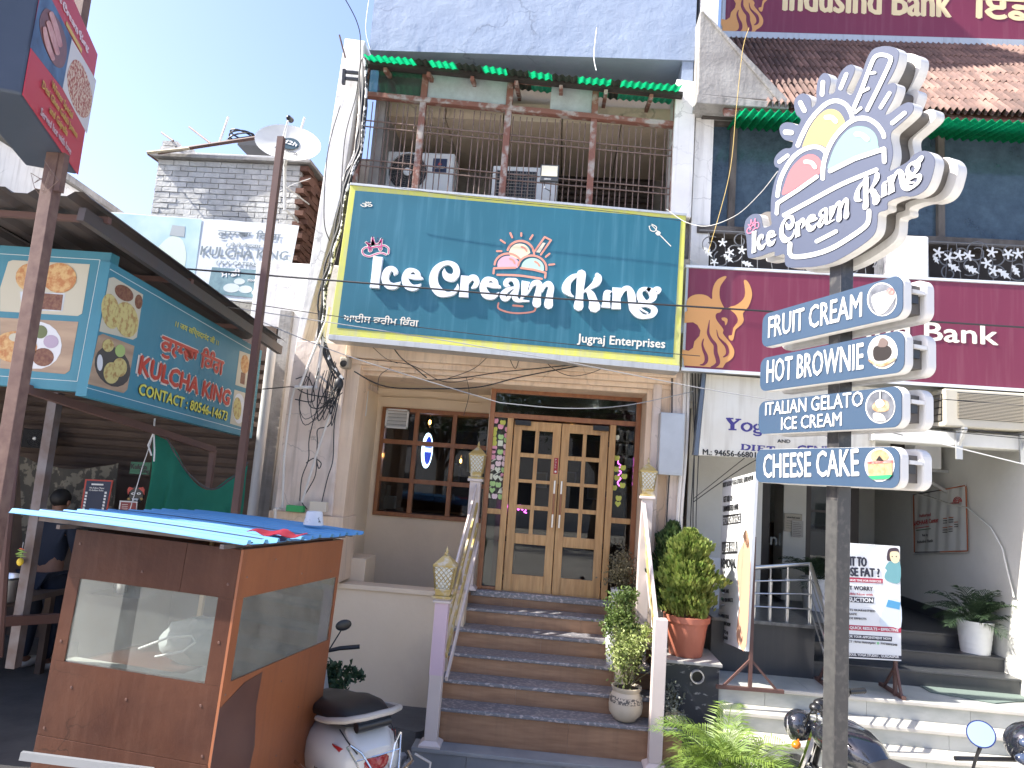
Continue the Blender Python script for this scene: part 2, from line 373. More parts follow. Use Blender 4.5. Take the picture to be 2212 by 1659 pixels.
mb = MB(); mb.box(at(728, 1256, 7.6).x-.3, 7.6, 0, at(985, 1285, 7.6).x+.1, 7.85, pz); P_('parapet', M_cream2, mb, bevel=.006)
mb = MB(); mb.box(at(728, 1256, 7.6).x-.3, 7.575, pz-.045, at(985, 1285, 7.6).x+.1, 7.6, pz+.004); P_('parapet_edging', M_cream2, mb, bevel=.004)
mb = MB(); mb.box(-2.33, 7.86, pz-.3, -2.02, 8.3, pz+.24); P_('plinth', M_cream2, mb, bevel=.006)
# window with nine panes
F = MB(); t_ = .05
F.box(wx0, YW-.03, wz1-t_, wx1, YW+.06, wz1); F.box(wx0, YW-.03, wz0, wx1, YW+.06, wz0+t_); F.box(wx0, YW-.03, wz0+t_, wx0+t_, YW+.06, wz1-t_)
fo = P_('window_frame', M_frame, F, bevel=.004)
xs_ = [wx0+t_, lerp(at(904, 885, YW).x, at(882, 1120, YW).x, .5), lerp(at(988, 890, YW).x, at(962, 1125, YW).x, .5), wx1]
zs_ = [wz0+t_, at(900, 1040, YW).z, at(905, 958, YW).z, wz1-t_]
for x in xs_[1:3]:
    mb = MB(); mb.box(x-.028, YW-.035, wz0+t_, x+.028, YW+.05, wz1-t_); mb.build('muntin', M_frame, fo, bevel=.004)
for z in zs_[1:3]:
    mb = MB(); mb.box(wx0+t_, YW-.04, z-.028, wx1, YW+.045, z+.028); mb.build('muntin', M_frame, fo, bevel=.004)
for i in range(3):
    for j in range(3):
        mb = MB(); mb.box(xs_[i]+.02, YW+.01, zs_[j]+.02, xs_[i+1]-.02, YW+.016, zs_[j+1]-.02); mb.build('pane', M_pane, fo)
# little white louvre in the top left pane
a = at(835, 882, YW-.05); b_ = at(880, 927, YW-.05)
mb = MB(); mb.box(a.x, YW-.06, b_.z, b_.x, YW-.02, b_.z+.02); mb.box(a.x, YW-.06, a.z-.02, b_.x, YW-.02, a.z); mb.box(a.x, YW-.06, b_.z, a.x+.02, YW-.02, a.z); mb.box(b_.x-.02, YW-.06, b_.z, b_.x, YW-.02, a.z)
lv = mb.build('louvre_vent', M_whitep, fo)
for k in range(5):
    z = lerp(b_.z, a.z, (k+.6)/5.4); mb = MB(); mb.prism([(a.x+.02, YW-.055, z-.022), (a.x+.02, YW-.055, z-.018), (a.x+.02, YW-.02, z+.022), (a.x+.02, YW-.02, z+.018)], (b_.x-a.x-.04, 0, 0)); mb.build('slat', M_whitep, lv) if False else P_('slat', M_whitep, mb)
# thin conduit over the window and the small meter on the side wall
mb = MB(); mb.tube([at(826, 858, YW-.03), at(930, 862, YW-.03), at(1040, 872, YW-.03)], .012); P_('conduit', M_cream2, mb)
a = at(808, 842, 8.0); mb = MB(); mb.box(-2.33, 8.0, a.z-.30, -2.26, 8.16, a.z); P_('meter_box', M_whitep, mb, bevel=.008)

# ---- door unit
dz0 = at(1190, 1287, YD).z; dz1 = at(1214, 915, YD).z
Lx0, Lx1 = (at(1115, 911, YD).x+at(1082, 1277, YD).x)/2, (at(1214.5, 918, YD).x+at(1189.5, 1287, YD).x)/2
Rx1 = (at(1314, 926, YD).x+at(1296, 1294, YD).x)/2
fx0 = (at(1066, 832, YD).x+at(1028, 1262, YD).x)/2; fx1 = at(1386, 860, YD).x; fz1 = at(1066, 838, YD).z
tz = dz1+.02; fw = .055
F = MB(); F.box(fx0, YD-.05, dz0, fx0+fw, YD+.07, fz1); F.box(fx1-fw, YD-.05, dz0, fx1, YD+.07, fz1); F.box(fx0+fw, YD-.05, fz1-fw, fx1-fw, YD+.07, fz1)
F.box(fx0+fw, YD-.05, tz, fx1-fw, YD+.07, tz+fw)
df = P_('door_frame', M_frame, F, bevel=.005)
for x in (Lx0-.045, Rx1+.045):
    mb = MB(); mb.box(x-.035, YD-.045, dz0, x+.035, YD+.065, tz); mb.build('door_post', M_door, df, bevel=.005)
mb = MB(); mb.box(fx0+fw, YD, tz+fw, fx1-fw, YD+.006, fz1-fw); mb.build('transom_pane', M_pane, df)
for x0, x1 in ((fx0+fw, Lx0-.08), (Rx1+.08, fx1-fw)):
    zm_ = at(1080, 1105, YD).z
    mb = MB(); mb.box(x0, YD-.03, zm_-.03, x1, YD+.04, zm_+.03); mb.build('sidelight_rail', M_door, df, bevel=.004)
    mb = MB(); mb.box(x0, YD-.03, dz0, x1, YD+.04, dz0+.05); mb.build('sidelight_rail', M_frame, df, bevel=.004)
    mb = MB(); mb.box(x0, YD, zm_+.03, x1, YD+.006, tz); mb.build('sidelight_pane', M_pane, df)
    mb = MB(); mb.box(x0, YD, dz0+.05, x1, YD+.006, zm_-.03); mb.build('sidelight_pane', M_pane, df)
H_ = dz1-dz0
rows = [(.055, .19), (.215, .345), (.365, .495), (.52, .66)]; bot = (.72, .895)
for side, (x0, x1) in enumerate(((Lx0, Lx1-.004), (Lx1+.004, Rx1))):
    W_ = x1-x0; st = .17*W_; mid = .5*(x0+x1); yb, yf = YD-.02, YD+.025
    zt = lambda f: dz1-f*H_
    L = MB(); L.box(x0, yb, dz0+.01, x0+st, yf, dz1); L.box(x1-st, yb, dz0+.01, x1, yf, dz1)
    ed = [0]+[v for r in rows for v in r]+list(bot)+[1]
    for k in range(0, len(ed), 2): L.box(x0+st, yb+.003, zt(ed[k+1])+(.01 if ed[k+1] == 1 else 0), x1-st, yf-.003, zt(ed[k]))
    lf = P_('door', M_door, L, bevel=.004)
    L = MB(); L.box(mid-.022, yb+.004, zt(rows[-1][1]), mid+.022, yf-.004, zt(rows[0][0])); L.build('muntin', M_door, lf, bevel=.003)
    for r in rows:
        for xa, xb in ((x0+st, mid-.022), (mid+.022, x1-st)):
            mb = MB(); mb.box(xa, YD, zt(r[1]), xb, YD+.005, zt(r[0])); mb.build('pane', M_pane, lf)
    mb = MB(); mb.box(x0+st, YD, zt(bot[1]), x1-st, YD+.005, zt(bot[0])); mb.build('pane', M_pane, lf)
    hx = (x1-.035) if side == 0 else (x0+.035)
    mb = MB(); mb.tube([(hx, yb-.05, zt(.34)), (hx, yb-.05, zt(.61))], .011, 8); mb.tube([(hx, yb-.05, zt(.36)), (hx, yb, zt(.36))], .008); mb.tube([(hx, yb-.05, zt(.59)), (hx, yb, zt(.59))], .008)
    mb.build('handle', M_steel, lf, smooth=True)
    mb = MB(); mb.tube([(hx, yb-.05, zt(.415)), (hx, yb-.05, zt(.535))], .0125, 8); mb.build('handle_grip', M_frame, lf, smooth=True)
    cx0 = (x0+.0) if side == 0 else (x1-.19)
    mb = MB(); mb.box(cx0+.01, yb-.045, dz1-.055, cx0+.19, yb-.003, dz1+.005); mb.build('door_closer', M_black, lf, bevel=.006)
    for f in (.09, .38, .68, .9):
        hx2 = x0-.004 if side == 0 else x1+.004
        mb = MB(); mb.tube([(hx2, yb-.006, zt(f)), (hx2, yb-.006, zt(f)-.06)], .006, 6); mb.build('hinge', M_black, lf)
    if side == 0:
        zc = zt(.235); mb = MB(); mb.box(x1-.058, yb-.004, zc-.125, x1-.012, yb-.001, zc+.055); ps = mb.build('pull_sign', mat('red_sticker', (.32, .015, .02), .4), lf)
        mb = MB()
        for k, ch in enumerate('PULL'): text(mb, ch, Vector((x1-.045, yb-.004, zc+.025-k*.028)), Vector((1, 0, 0)), Vector((0, 0, 1)), Vector((0, -1, 0)), .014, .018, 0, .001)
        mb.prism([(x1-.035+.012*math.cos(a), yb-.0045, zc-.10+.012*math.sin(a)) for a in [k*math.pi/6 for k in range(12)]], (0, .001, 0))
        mb.build('lettering', M_whitep, lf)
# granite sill
mb = MB(); mb.box(fx0-.05, YD-.12, dz0-.05, fx1+.05, YD+.1, dz0-.002); P_('door_sill', M_granite, mb, bevel=.006)
# paper notes stuck inside the sidelights
def note(kind, c, r, mt, par):
    x, y, z = c; r *= 1.15
    if kind == 'apple': pts = [(-.95, .3), (-.7, .8), (-.2, .75), (0, .6), (.2, .75), (.7, .8), (.95, .3), (.8, -.5), (.4, -.9), (0, -.78), (-.4, -.9), (-.8, -.5)]
    elif kind == 'heart': pts = [(0, -1), (-.6, -.35), (-.95, .2), (-.75, .75), (-.35, .8), (0, .45), (.35, .8), (.75, .75), (.95, .2), (.6, -.35)]
    elif kind == 'square': pts = [(-.8, -.9), (.8, -.9), (.8, .9), (-.8, .9)]
    elif kind == 'stick': pts = [(-1, -.5), (-.9, -.75), (1, .5), (.9, .75)]
    else: pts = [(-.9, -.8), (.9, -.8), (.6, -.3), (.75, -.25), (.4, .2), (.5, .25), (0, 1), (-.5, .25), (-.4, .2), (-.75, -.25), (-.6, -.3)]
    mb = MB(); mb.prism([(x+a*r, y, z+b*r) for a, b in pts], (0, .0015, 0)); mb.build('paper_note', mt, par)
NM = {'y': mat('yellow_note', (.58, .60, .12), .8), 'g': mat('green_note', (.42, .62, .24), .8), 'p': mat('pink_note', (.75, .34, .42), .8), 'l': mat('pale_pink_note', (.76, .58, .58), .8), 'w': mat('cream_note', (.70, .72, .55), .8)}
z5 = zm(1200, 1200, 1.3825)
for (x, y, kd, cl) in [(1082, 668, 'apple', 'p'), (1122, 678, 'apple', 'y'), (1110, 700, 'apple', 'p'), (1076, 715, 'apple', 'y'), (1148, 716, 'apple', 'p'), (1072, 740, 'apple', 'y'), (1145, 750, 'apple', 'p'), (1111, 757, 'apple', 'g'), (1071, 768, 'apple', 'y'), (1143, 775, 'apple', 'g'), (1108, 792, 'square', 'w'), (1073, 792, 'apple', 'y'), (1140, 810, 'apple', 'l'), (1074, 818, 'apple', 'p'), (1068, 835, 'apple', 'p'), (1107, 840, 'apple', 'g'), (1138, 845, 'apple', 'p'), (1066, 868, 'apple', 'p'), (1102, 872, 'apple', 'l'), (1135, 877, 'apple', 'l'), (1068, 888, 'stick', 'w'), (1096, 905, 'apple', 'l'), (1130, 907, 'apple', 'l'), (1060, 922, 'apple', 'l'), (1092, 938, 'heart', 'w'), (1128, 940, 'apple', 'g'), (1058, 945, 'stick', 'w'), (1092, 957, 'stick', 'w'), (1050, 975, 'square', 'w'), (1081, 980, 'heart', 'w'), (1124, 972, 'apple', 'p'), (1112, 986, 'heart', 'w'), (1065, 1015, 'apple', 'g'), (1097, 1022, 'apple', 'g'), (1040, 1040, 'stick', 'w'), (1125, 1035, 'stick', 'w'), (1063, 1052, 'heart', 'g'), (1108, 1055, 'tree', 'w'), (1042, 1080, 'tree', 'w'), (1076, 1085, 'apple', 'l'), (1110, 1088, 'apple', 'g'),
                       (1750, 760, 'apple', 'w'), (1752, 874, 'apple', 'y'), (1750, 935, 'apple', 'y'), (1786, 927, 'apple', 'y'), (1754, 983, 'apple', 'y'), (1793, 975, 'apple', 'y'), (1783, 1025, 'apple', 'y'), (1737, 1038, 'apple', 'y'), (1762, 1096, 'apple', 'y'), (1758, 1128, 'heart', 'y')]:
    q = at(*z5(x, y), YD-.004); note(kd, (q.x, YD-.004, q.z), .031, NM[cl], df)

# ---- room behind the glass
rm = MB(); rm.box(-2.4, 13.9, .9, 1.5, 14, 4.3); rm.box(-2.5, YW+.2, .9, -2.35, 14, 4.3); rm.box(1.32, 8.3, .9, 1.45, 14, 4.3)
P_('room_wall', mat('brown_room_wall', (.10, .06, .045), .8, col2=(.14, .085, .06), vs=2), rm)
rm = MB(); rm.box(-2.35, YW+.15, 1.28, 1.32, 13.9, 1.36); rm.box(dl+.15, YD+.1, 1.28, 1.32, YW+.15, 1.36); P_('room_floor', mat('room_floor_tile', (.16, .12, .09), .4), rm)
for k in range(22):
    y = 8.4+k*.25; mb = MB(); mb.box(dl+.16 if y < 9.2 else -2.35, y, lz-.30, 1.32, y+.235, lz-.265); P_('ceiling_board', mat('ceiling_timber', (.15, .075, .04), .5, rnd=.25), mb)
# ------------------------------------------------------------------ balcony cage
YB = 7.64; fb = Fr(YB)
bz0 = 5.2
mb = MB(); mb.box(XL+.1, 7.6, 4.9, 1.3, 9.6, 5.15); P_('balcony_floor', M_concrete, mb)
mb = MB(); mb.box(XL+.2, 9.45, 5.15, 1.3, 9.6, 7.6); P_('balcony_back_wall', M_backwall, mb)
mb = MB(); mb.box(XL+.2, 7.78, 5.15, XL+.32, 9.45, 7.6); P_('balcony_side_wall', M_backwall, mb)
mb = MB(); mb.box(1.18, 7.75, 5.15, 1.3, 9.45, 7.6); P_('balcony_side_wall', M_backwall, mb)
for k in range(5):       # ceiling slabs with the joints between them
    x0 = -2.3+k*.70; mb = MB(); mb.box(x0, 7.95, 6.86, x0+.685, 9.45, 7.0); P_('ceiling_slab', M_soffit, mb)
cz = 7.05
mb = MB(); mb.box(XL+.3, 7.95, 7.0, 1.3, 9.5, 7.08); P_('ceiling_slab', M_soffit, mb)
# wall openings at the back
def sh(name, mt, x0, x1, z0, z1, y0, y1, n, par=B):
    h = (z1-z0)/n
    for k in range(n):
        mb = MB(); mb.prism([(x0, y0, z0+k*h), (x0, y0-.018, z0+k*h+h*.5), (x0, y0, z0+k*h+h*.96), (x0, y1, z0+k*h+h*.96), (x0, y1, z0+k*h)], (x1-x0, 0, 0)); mb.build(name, mt, par)
a = at(1112, 322, 9.4); b_ = at(1416, 352, 9.4)
sh('shutter_slat', mat('dark_brown_shutter', (.055, .04, .034), .5, metal=.2), a.x, b_.x, 5.2, a.z-.02, 9.43, 9.445, 24)
a = at(838, 250, 9.4); b_ = at(985, 325, 9.4)
mb = MB(); mb.box(a.x, 9.40, b_.z, b_.x, 9.447, a.z); P_('window_opening', M_dark, mb)
for k in range(9):
    x = lerp(a.x, b_.x, (k+.5)/9); mb = MB(); mb.tube([(x, 9.38, b_.z), (x, 9.38, a.z)], .006, 5); P_('window_bar', M_iron, mb)
lx = at(925, 262, 9.3); mb = MB(); n_ = 6
for k in range(n_):
    z = lerp(b_.z+.05, a.z-.03, k/(n_-1)); mb = MB(); mb.prism([(lx.x, 9.36, z), (lx.x, 9.30, z-.05), (lx.x, 9.30, z-.04), (lx.x, 9.36, z+.01)], (b_.x-lx.x-.1, 0, 0)); P_('louvre', M_oldwood, mb)
# posts and rails
for q in (((921, 146), (898, 406)), ((1107, 164), (1082, 422)), ((1289, 181), (1271, 437)), ((1461, 196), (1456, 450)), ((789, 138), (770, 392))):
    t, l = at(*q[0], YB), at(*q[1], YB); x = (t.x+l.x)/2
    mb = MB(); mb.box(x-.037, YB-.03, 5.3, x+.037, YB+.05, t.z); P_('cage_post', M_oldwood, mb, bevel=.005)
def rail(a, b, w, nm='cage_rail', mt=M_oldwood, Y=YB):
    A, C = at(*a, Y), at(*b, Y); mb = MB(); mb.prism([A+Vector((0, -.045, -w/2)), A+Vector((0, .04, -w/2)), A+Vector((0, .04, w/2)), A+Vector((0, -.045, w/2))], C-A); P_(nm, mt, mb, bevel=.004)
rail((783, 205), (1456, 271), .06); rail((783, 141), (1476, 208), .05)
# glass panes above the mid rail
def panel(nm, mt, pts, Y, th=.005, par=B): mb = MB(); plate(mb, Fr(Y), pts, 0, th); return mb.build(nm, mt, par)
panel('clerestory_pane', glass('green_tinged_pane', (.35, .5, .48), 1.5, dust=.12), [(791, 145), (914, 157), (909, 212), (787, 200)], YB)
panel('clerestory_pane', M_frost, [(928, 158), (1101, 175), (1095, 231), (922, 214)], YB)
panel('clerestory_pane', M_frost, [(1192, 184), (1283, 193), (1278, 247), (1188, 238)], YB)
# bars
top = at(783, 211, YB-.05), at(1456, 277, YB-.05)
brm = MB(); brm.tube([(0, 0, 0), (0, 0, -2.0)], .0065, 6); bar0 = None
nb = 49
for k in range(nb):
    t = (k+.5)/nb; x = lerp(top[0].x, top[1].x, t); z = lerp(top[0].z, top[1].z, t)
    if bar0 is None:
        bar0 = MB().tube([Vector((x, YB+.02, z)), Vector((x, YB+.02, z-1.45))], .0065, 6).build('grille_bar', M_iron, B); x00, z00 = x, z
    else: inst(bar0, (x-x00, 0, z-z00), B, rot=(0, R(random.uniform(-.25, .25)), 0))
for (y0, y1) in ((258, 325), (271, 338), (343, 408), (356, 421)):
    A = at(770, y0, YB); C = at(1456, y1, YB); mb = MB(); mb.tube([A, lerp(A, C, .5)+Vector((0, 0, -.008)), C], .008, 6); P_('grille_crossbar', M_iron, mb)
# translucent green corrugated sheets over the balcony, and the rotten beam under them
A = at(785, 118, 7.22); C = at(1474, 186, 7.22); L_ = C.x-A.x
bands = [(0, .155, 1), (.155, .205, 0), (.205, .295, 1), (.295, .375, 0), (.375, .455, 1), (.455, .525, 0), (.525, .60, 1), (.60, .68, 0), (.68, .785, 1), (.785, .815, 0), (.815, 1, 1)]
for u0, u1, g_ in bands:
    def fn(u, v):
        t = lerp(u0, u1, u); x = A.x+L_*t; z = lerp(A.z, C.z, t); y = lerp(7.22, 8.0, v)
        return (x, y+.004*math.sin(t*90), z+.011*math.sin(t*L_*2*math.pi/.076)+(y-7.22)*.29+.01*math.sin(t*7))
    mb = MB(); mb.grid(fn, max(12, int((u1-u0)*420)), 2); P_('roof_sheet', M_green if g_ else M_dgreen, mb, fix=False, smooth=True)
rail((783, 138), (1474, 207), .05, 'rotten_beam', mat('black_rotten_wood', (.035, .03, .026), .9, bump=.01, bs=30), 7.5)
for k in range(7):
    t = (k+.4)/7; x = A.x+L_*t; z = lerp(A.z, C.z, t); mb = MB(); mb.beam((x, 7.42, z-.035), (x, 8.0, z+.10), .04, .05); P_('rafter', M_oldwood, mb)
# lilac-blue top wall with its ledge
BW = 7.62
q1, q2, q3 = at(797, 108, BW), at(1500, 126, BW), at(1497, 172, BW)
mb = MB(); mb.box(q1.x, BW, q1.z, q2.x, BW+.2, 12.6); wl = P_('top_wall', M_blue, mb)
mb = MB(); mb.box(q1.x+.002, BW+.2, q1.z, q2.x-.002, 9.6, q1.z+.12); P_('ledge_underside', M_blue, mb)
mb = MB(); mb.box(q1.x+.004, 8.15, 6.9, q2.x-.1, 8.3, q1.z); P_('inner_wall', M_soffit, mb)
mb = MB(); mb.box(q2.x-.13, BW+.02, q3.z-.05, q2.x-.004, 8.15, q1.z); P_('bracket_block', M_blue, mb)
mb = MB(); mb.box(q2.x-.13, BW+.2, q1.z+.12, q2.x-.004, 13, 12.6); mb.box(q1.x, BW+.2, q1.z+.12, q1.x+.13, 13, 12.6); P_('side_wall', M_blue, mb)

# ------------------------------------------------------------------ air conditioners in the cage
def fan_grille(mb, c, r, ax=Vector((0, -1, 0)), rings=9, spokes=24):
    for k in range(1, rings+1):
        rr = r*k/rings; mb.tube([c+Vector((rr*math.cos(a), 0, rr*math.sin(a))) for a in [i*math.pi/14 for i in range(28)]], .0022, 4, closed=True)
    for k in range(spokes):
        a = 2*math.pi*k/spokes; mb.tube([c+Vector((.2*r*math.cos(a), 0, .2*r*math.sin(a))), c+Vector((r*math.cos(a+.18), 0, r*math.sin(a+.18)))], .0022, 4)
Y1 = 8.1; a = at(838, 322, Y1); b_ = at(983, 334, Y1); fc = at(881, 372, Y1-.01)
ac = thing('air_conditioner', 'white outdoor air conditioner with a round black fan grille, left in the balcony cage', 'air conditioner', (lerp(a.x, b_.x, .5), Y1+.15, 5.15), 'air conditioners in the caged balcony')
r_ = .235; mb = MB(); W1, H1 = b_.x-a.x, a.z-5.2
mb.box(a.x, Y1, 5.2, b_.x, Y1+.3, a.z-.02); mb.build('casing', M_whitep, ac, bevel=.02)
mb = MB(); mb.lathe([(r_+.012, 0), (r_+.012, .02), (r_-.005, .02), (r_-.005, 0)], (fc.x, Y1, fc.z), 36, (0, -1, 0)); mb.build('fan_ring', M_whitep, ac, smooth=True)
mb = MB(); mb.lathe([(r_-.004, 0), (r_-.004, .004)], (fc.x, Y1, fc.z), 36, (0, -1, 0)); mb.build('fan_well', M_black, ac)
mb = MB(); fan_grille(mb, Vector((fc.x, Y1-.022, fc.z)), r_); mb.build('fan_grille', mat('grille_plastic', (.2, .18, .16), .5), ac)
mb = MB(); mb.lathe([(.05, 0), (.05, .012), (.03, .016)], (fc.x, Y1-.02, fc.z), 20, (0, -1, 0)); mb.build('hub_cap', M_whitep, ac)
for k in range(4):
    an = math.pi*k/2+.4; mb = MB(); mb.prism([Vector((fc.x+rr*math.cos(an+t), Y1-.008+dy, fc.z+rr*math.sin(an+t))) for rr, t, dy in ((.05, 0, 0), (.2, -.15, 0), (.21, .5, 0), (.06, .8, 0))], (0, .002, 0)); mb.build('fan_blade', mat('blade_plastic', (.06, .05, .045), .5), ac)
lb = at(951, 346, Y1-.005); rbx = at(975, 365, Y1-.005)
mb = MB(); mb.box(at(936, 346, Y1).x, Y1-.006, at(940, 372, Y1).z, at(966, 350, Y1).x, Y1-.001, lb.z+.02); mb.build('badge', mat('navy_badge', (.03, .04, .09), .4), ac)
mb = MB(); cx, czz = (at(936, 346, Y1).x+at(966, 350, Y1).x)/2, (lb.z+.02+at(940, 372, Y1).z)/2+.018
for an in (90, 210, 330):
    d = Vector((math.cos(R(an)), 0, math.sin(R(an)))); s1 = Vector((math.cos(R(an+60)), 0, math.sin(R(an+60)))); s2 = Vector((math.cos(R(an-60)), 0, math.sin(R(an-60))))
    c0 = Vector((cx, Y1-.0075, czz)); mb.prism([c0, c0+s1*.016, c0+d*.028+s1*.0, c0+s2*.016], (0, .001, 0))
mb.build('emblem', mat('red_emblem', (.55, .05, .04), .5), ac)
mb = MB(); X_, Z_, N_ = Vector((1, 0, 0)), Vector((0, 0, 1)), Vector((0, -1, 0))
text(mb, 'MITSUBISHI', Vector((cx-.06, Y1-.0065, czz-.045)), X_, Z_, N_, .12, .016, .05); mb.build('lettering', M_whitep, ac); mb = MB(); text(mb, 'HEAVY INDUSTRIES', Vector((cx-.06, Y1-.0065, czz-.06)), X_, Z_, N_, .12, .009, .05); mb.build('lettering', M_whitep, ac)
mb = MB(); mb.box(cx-.07, Y1-.005, czz-.095, cx+.07, Y1-.001, czz-.068); mb.build('yellow_label', mat('yellow_label', (.65, .6, .1), .5), ac)
mb = MB(); text(mb, 'HEAVY DUTY', Vector((cx-.062, Y1-.0055, czz-.089)), X_, Z_, N_, .124, .015, .06); mb.build('lettering', M_black, ac)
mb = MB()
for k in range(9):
    z = 5.26+k*.062
    mb.box(at(932, 350, Y1).x, Y1-.002, z, b_.x-.015, Y1-.0005, z+.004)
mb.build('casing_ribs', mat('casing_rib_grey', (.5, .5, .48), .5), ac)
Y2 = 7.95; a = at(1066, 352, Y2); b_ = at(1206, 369, Y2)
ac = thing('air_conditioner', 'grey-white air conditioner with a dark slatted grille behind the balcony floodlight', 'air conditioner', (lerp(a.x, b_.x, .5), Y2+.2, 5.15), 'air conditioners in the caged balcony')
mb = MB(); mb.box(a.x, Y2, 5.15, b_.x, Y2+.45, a.z-.03); mb.build('casing', M_whitep, ac, bevel=.012)
gx1 = at(1160, 365, Y2).x; gx0 = a.x+.04; gz1 = a.z-.09
mb = MB(); mb.box(gx0, Y2-.004, 5.17, gx1, Y2-.001, gz1); mb.build('grille_well', M_black, ac)
mb = MB()
for k in range(26): z = 5.18+k*(gz1-5.18)/26; mb.box(gx0, Y2-.014, z, gx1, Y2-.005, z+.006)
for k in range(14): x = lerp(gx0, gx1, (k+.5)/14); mb.box(x-.002, Y2-.016, 5.17, x+.002, Y2-.0145, gz1)
mb.build('grille', mat('beige_grille', (.30, .27, .23), .5), ac)
# floodlight clamped to the cage
fl = thing('floodlight', 'small black floodlight with a pale lens standing on top of the teal sign', 'floodlight', at(1184, 398, 7.45))
a = at(1168, 357, 7.45); b_ = at(1206, 389, 7.45)
mb = MB(); mb.box(a.x, 7.45, b_.z-.015, b_.x, 7.50, a.z+.012); mb.build('housing', mat('dark_grey_metal', (.05, .055, .06), .5), fl, bevel=.006)
mb = MB(); mb.box(a.x+.015, 7.444, b_.z+.04, b_.x-.015, 7.449, a.z-.004); mb.build('lens', mat('warm_lens', (.80, .74, .55), .3), fl)
mb = MB(); text(mb, 'LEEWAY', Vector((a.x+.05, 7.447, b_.z-.003)), X_, Z_, N_, .075, .016, .04); mb.build('lettering', M_whitep, fl)
mb = MB(); mb.tube([(a.x+.05, 7.49, b_.z-.01), (a.x+.06, 7.47, b_.z-.09), (a.x+.12, 7.47, b_.z-.12), (a.x+.13, 7.5, b_.z-.16)], .005); mb.build('bracket', M_black, fl)

# ------------------------------------------------------------------ the big teal sign
SY = 7.1; SP = Fr(SY)
S = thing('shop_sign', 'large teal signboard with yellow border and raised white curly lettering over the entrance', 'sign', at(1090, 770, SY+.1))
OUT = [(757, 398), (1482, 465), (1468, 790), (710, 722)]; INN = [(767.5, 411.5), (1471, 473), (1454, 772), (728, 708)]
mb = MB(); plate(mb, SP, OUT, 0, .22); mb.build('border', mat('yellow_border_vinyl', (.56, .56, .10), .5, col2=(.45, .45, .22), vs=7, vlo=.45, vhi=.75, stretch=(2, 2, .5), streak=.45, gcol=(.45, .45, .33)), S, bevel=.006)
M_teal = mat('teal_sign_vinyl', (.013, .108, .155), .42, col2=(.016, .122, .175), vs=1.2, streak=.22, gcol=(.14, .33, .42), coat=.1)
mb = MB(); plate(mb, SP, INN, .004, .003); mb.build('face', M_teal, S)
mb = MB(); plate(mb, SP, [(757, 394), (1484, 461), (1483, 466), (756, 399)], .012, .24); plate(mb, SP, [(710, 722), (1469, 790), (1467, 803), (708, 733)], .012, .26); mb.build('edge_channel', M_alu, S, bevel=.003)
zA = zm(1420, 900, 3.16); zB = zm(2000, 1000, 3.16); z4 = zm(1850, 850, 2.4578); z2 = zm(1200, 0, 1.3825)
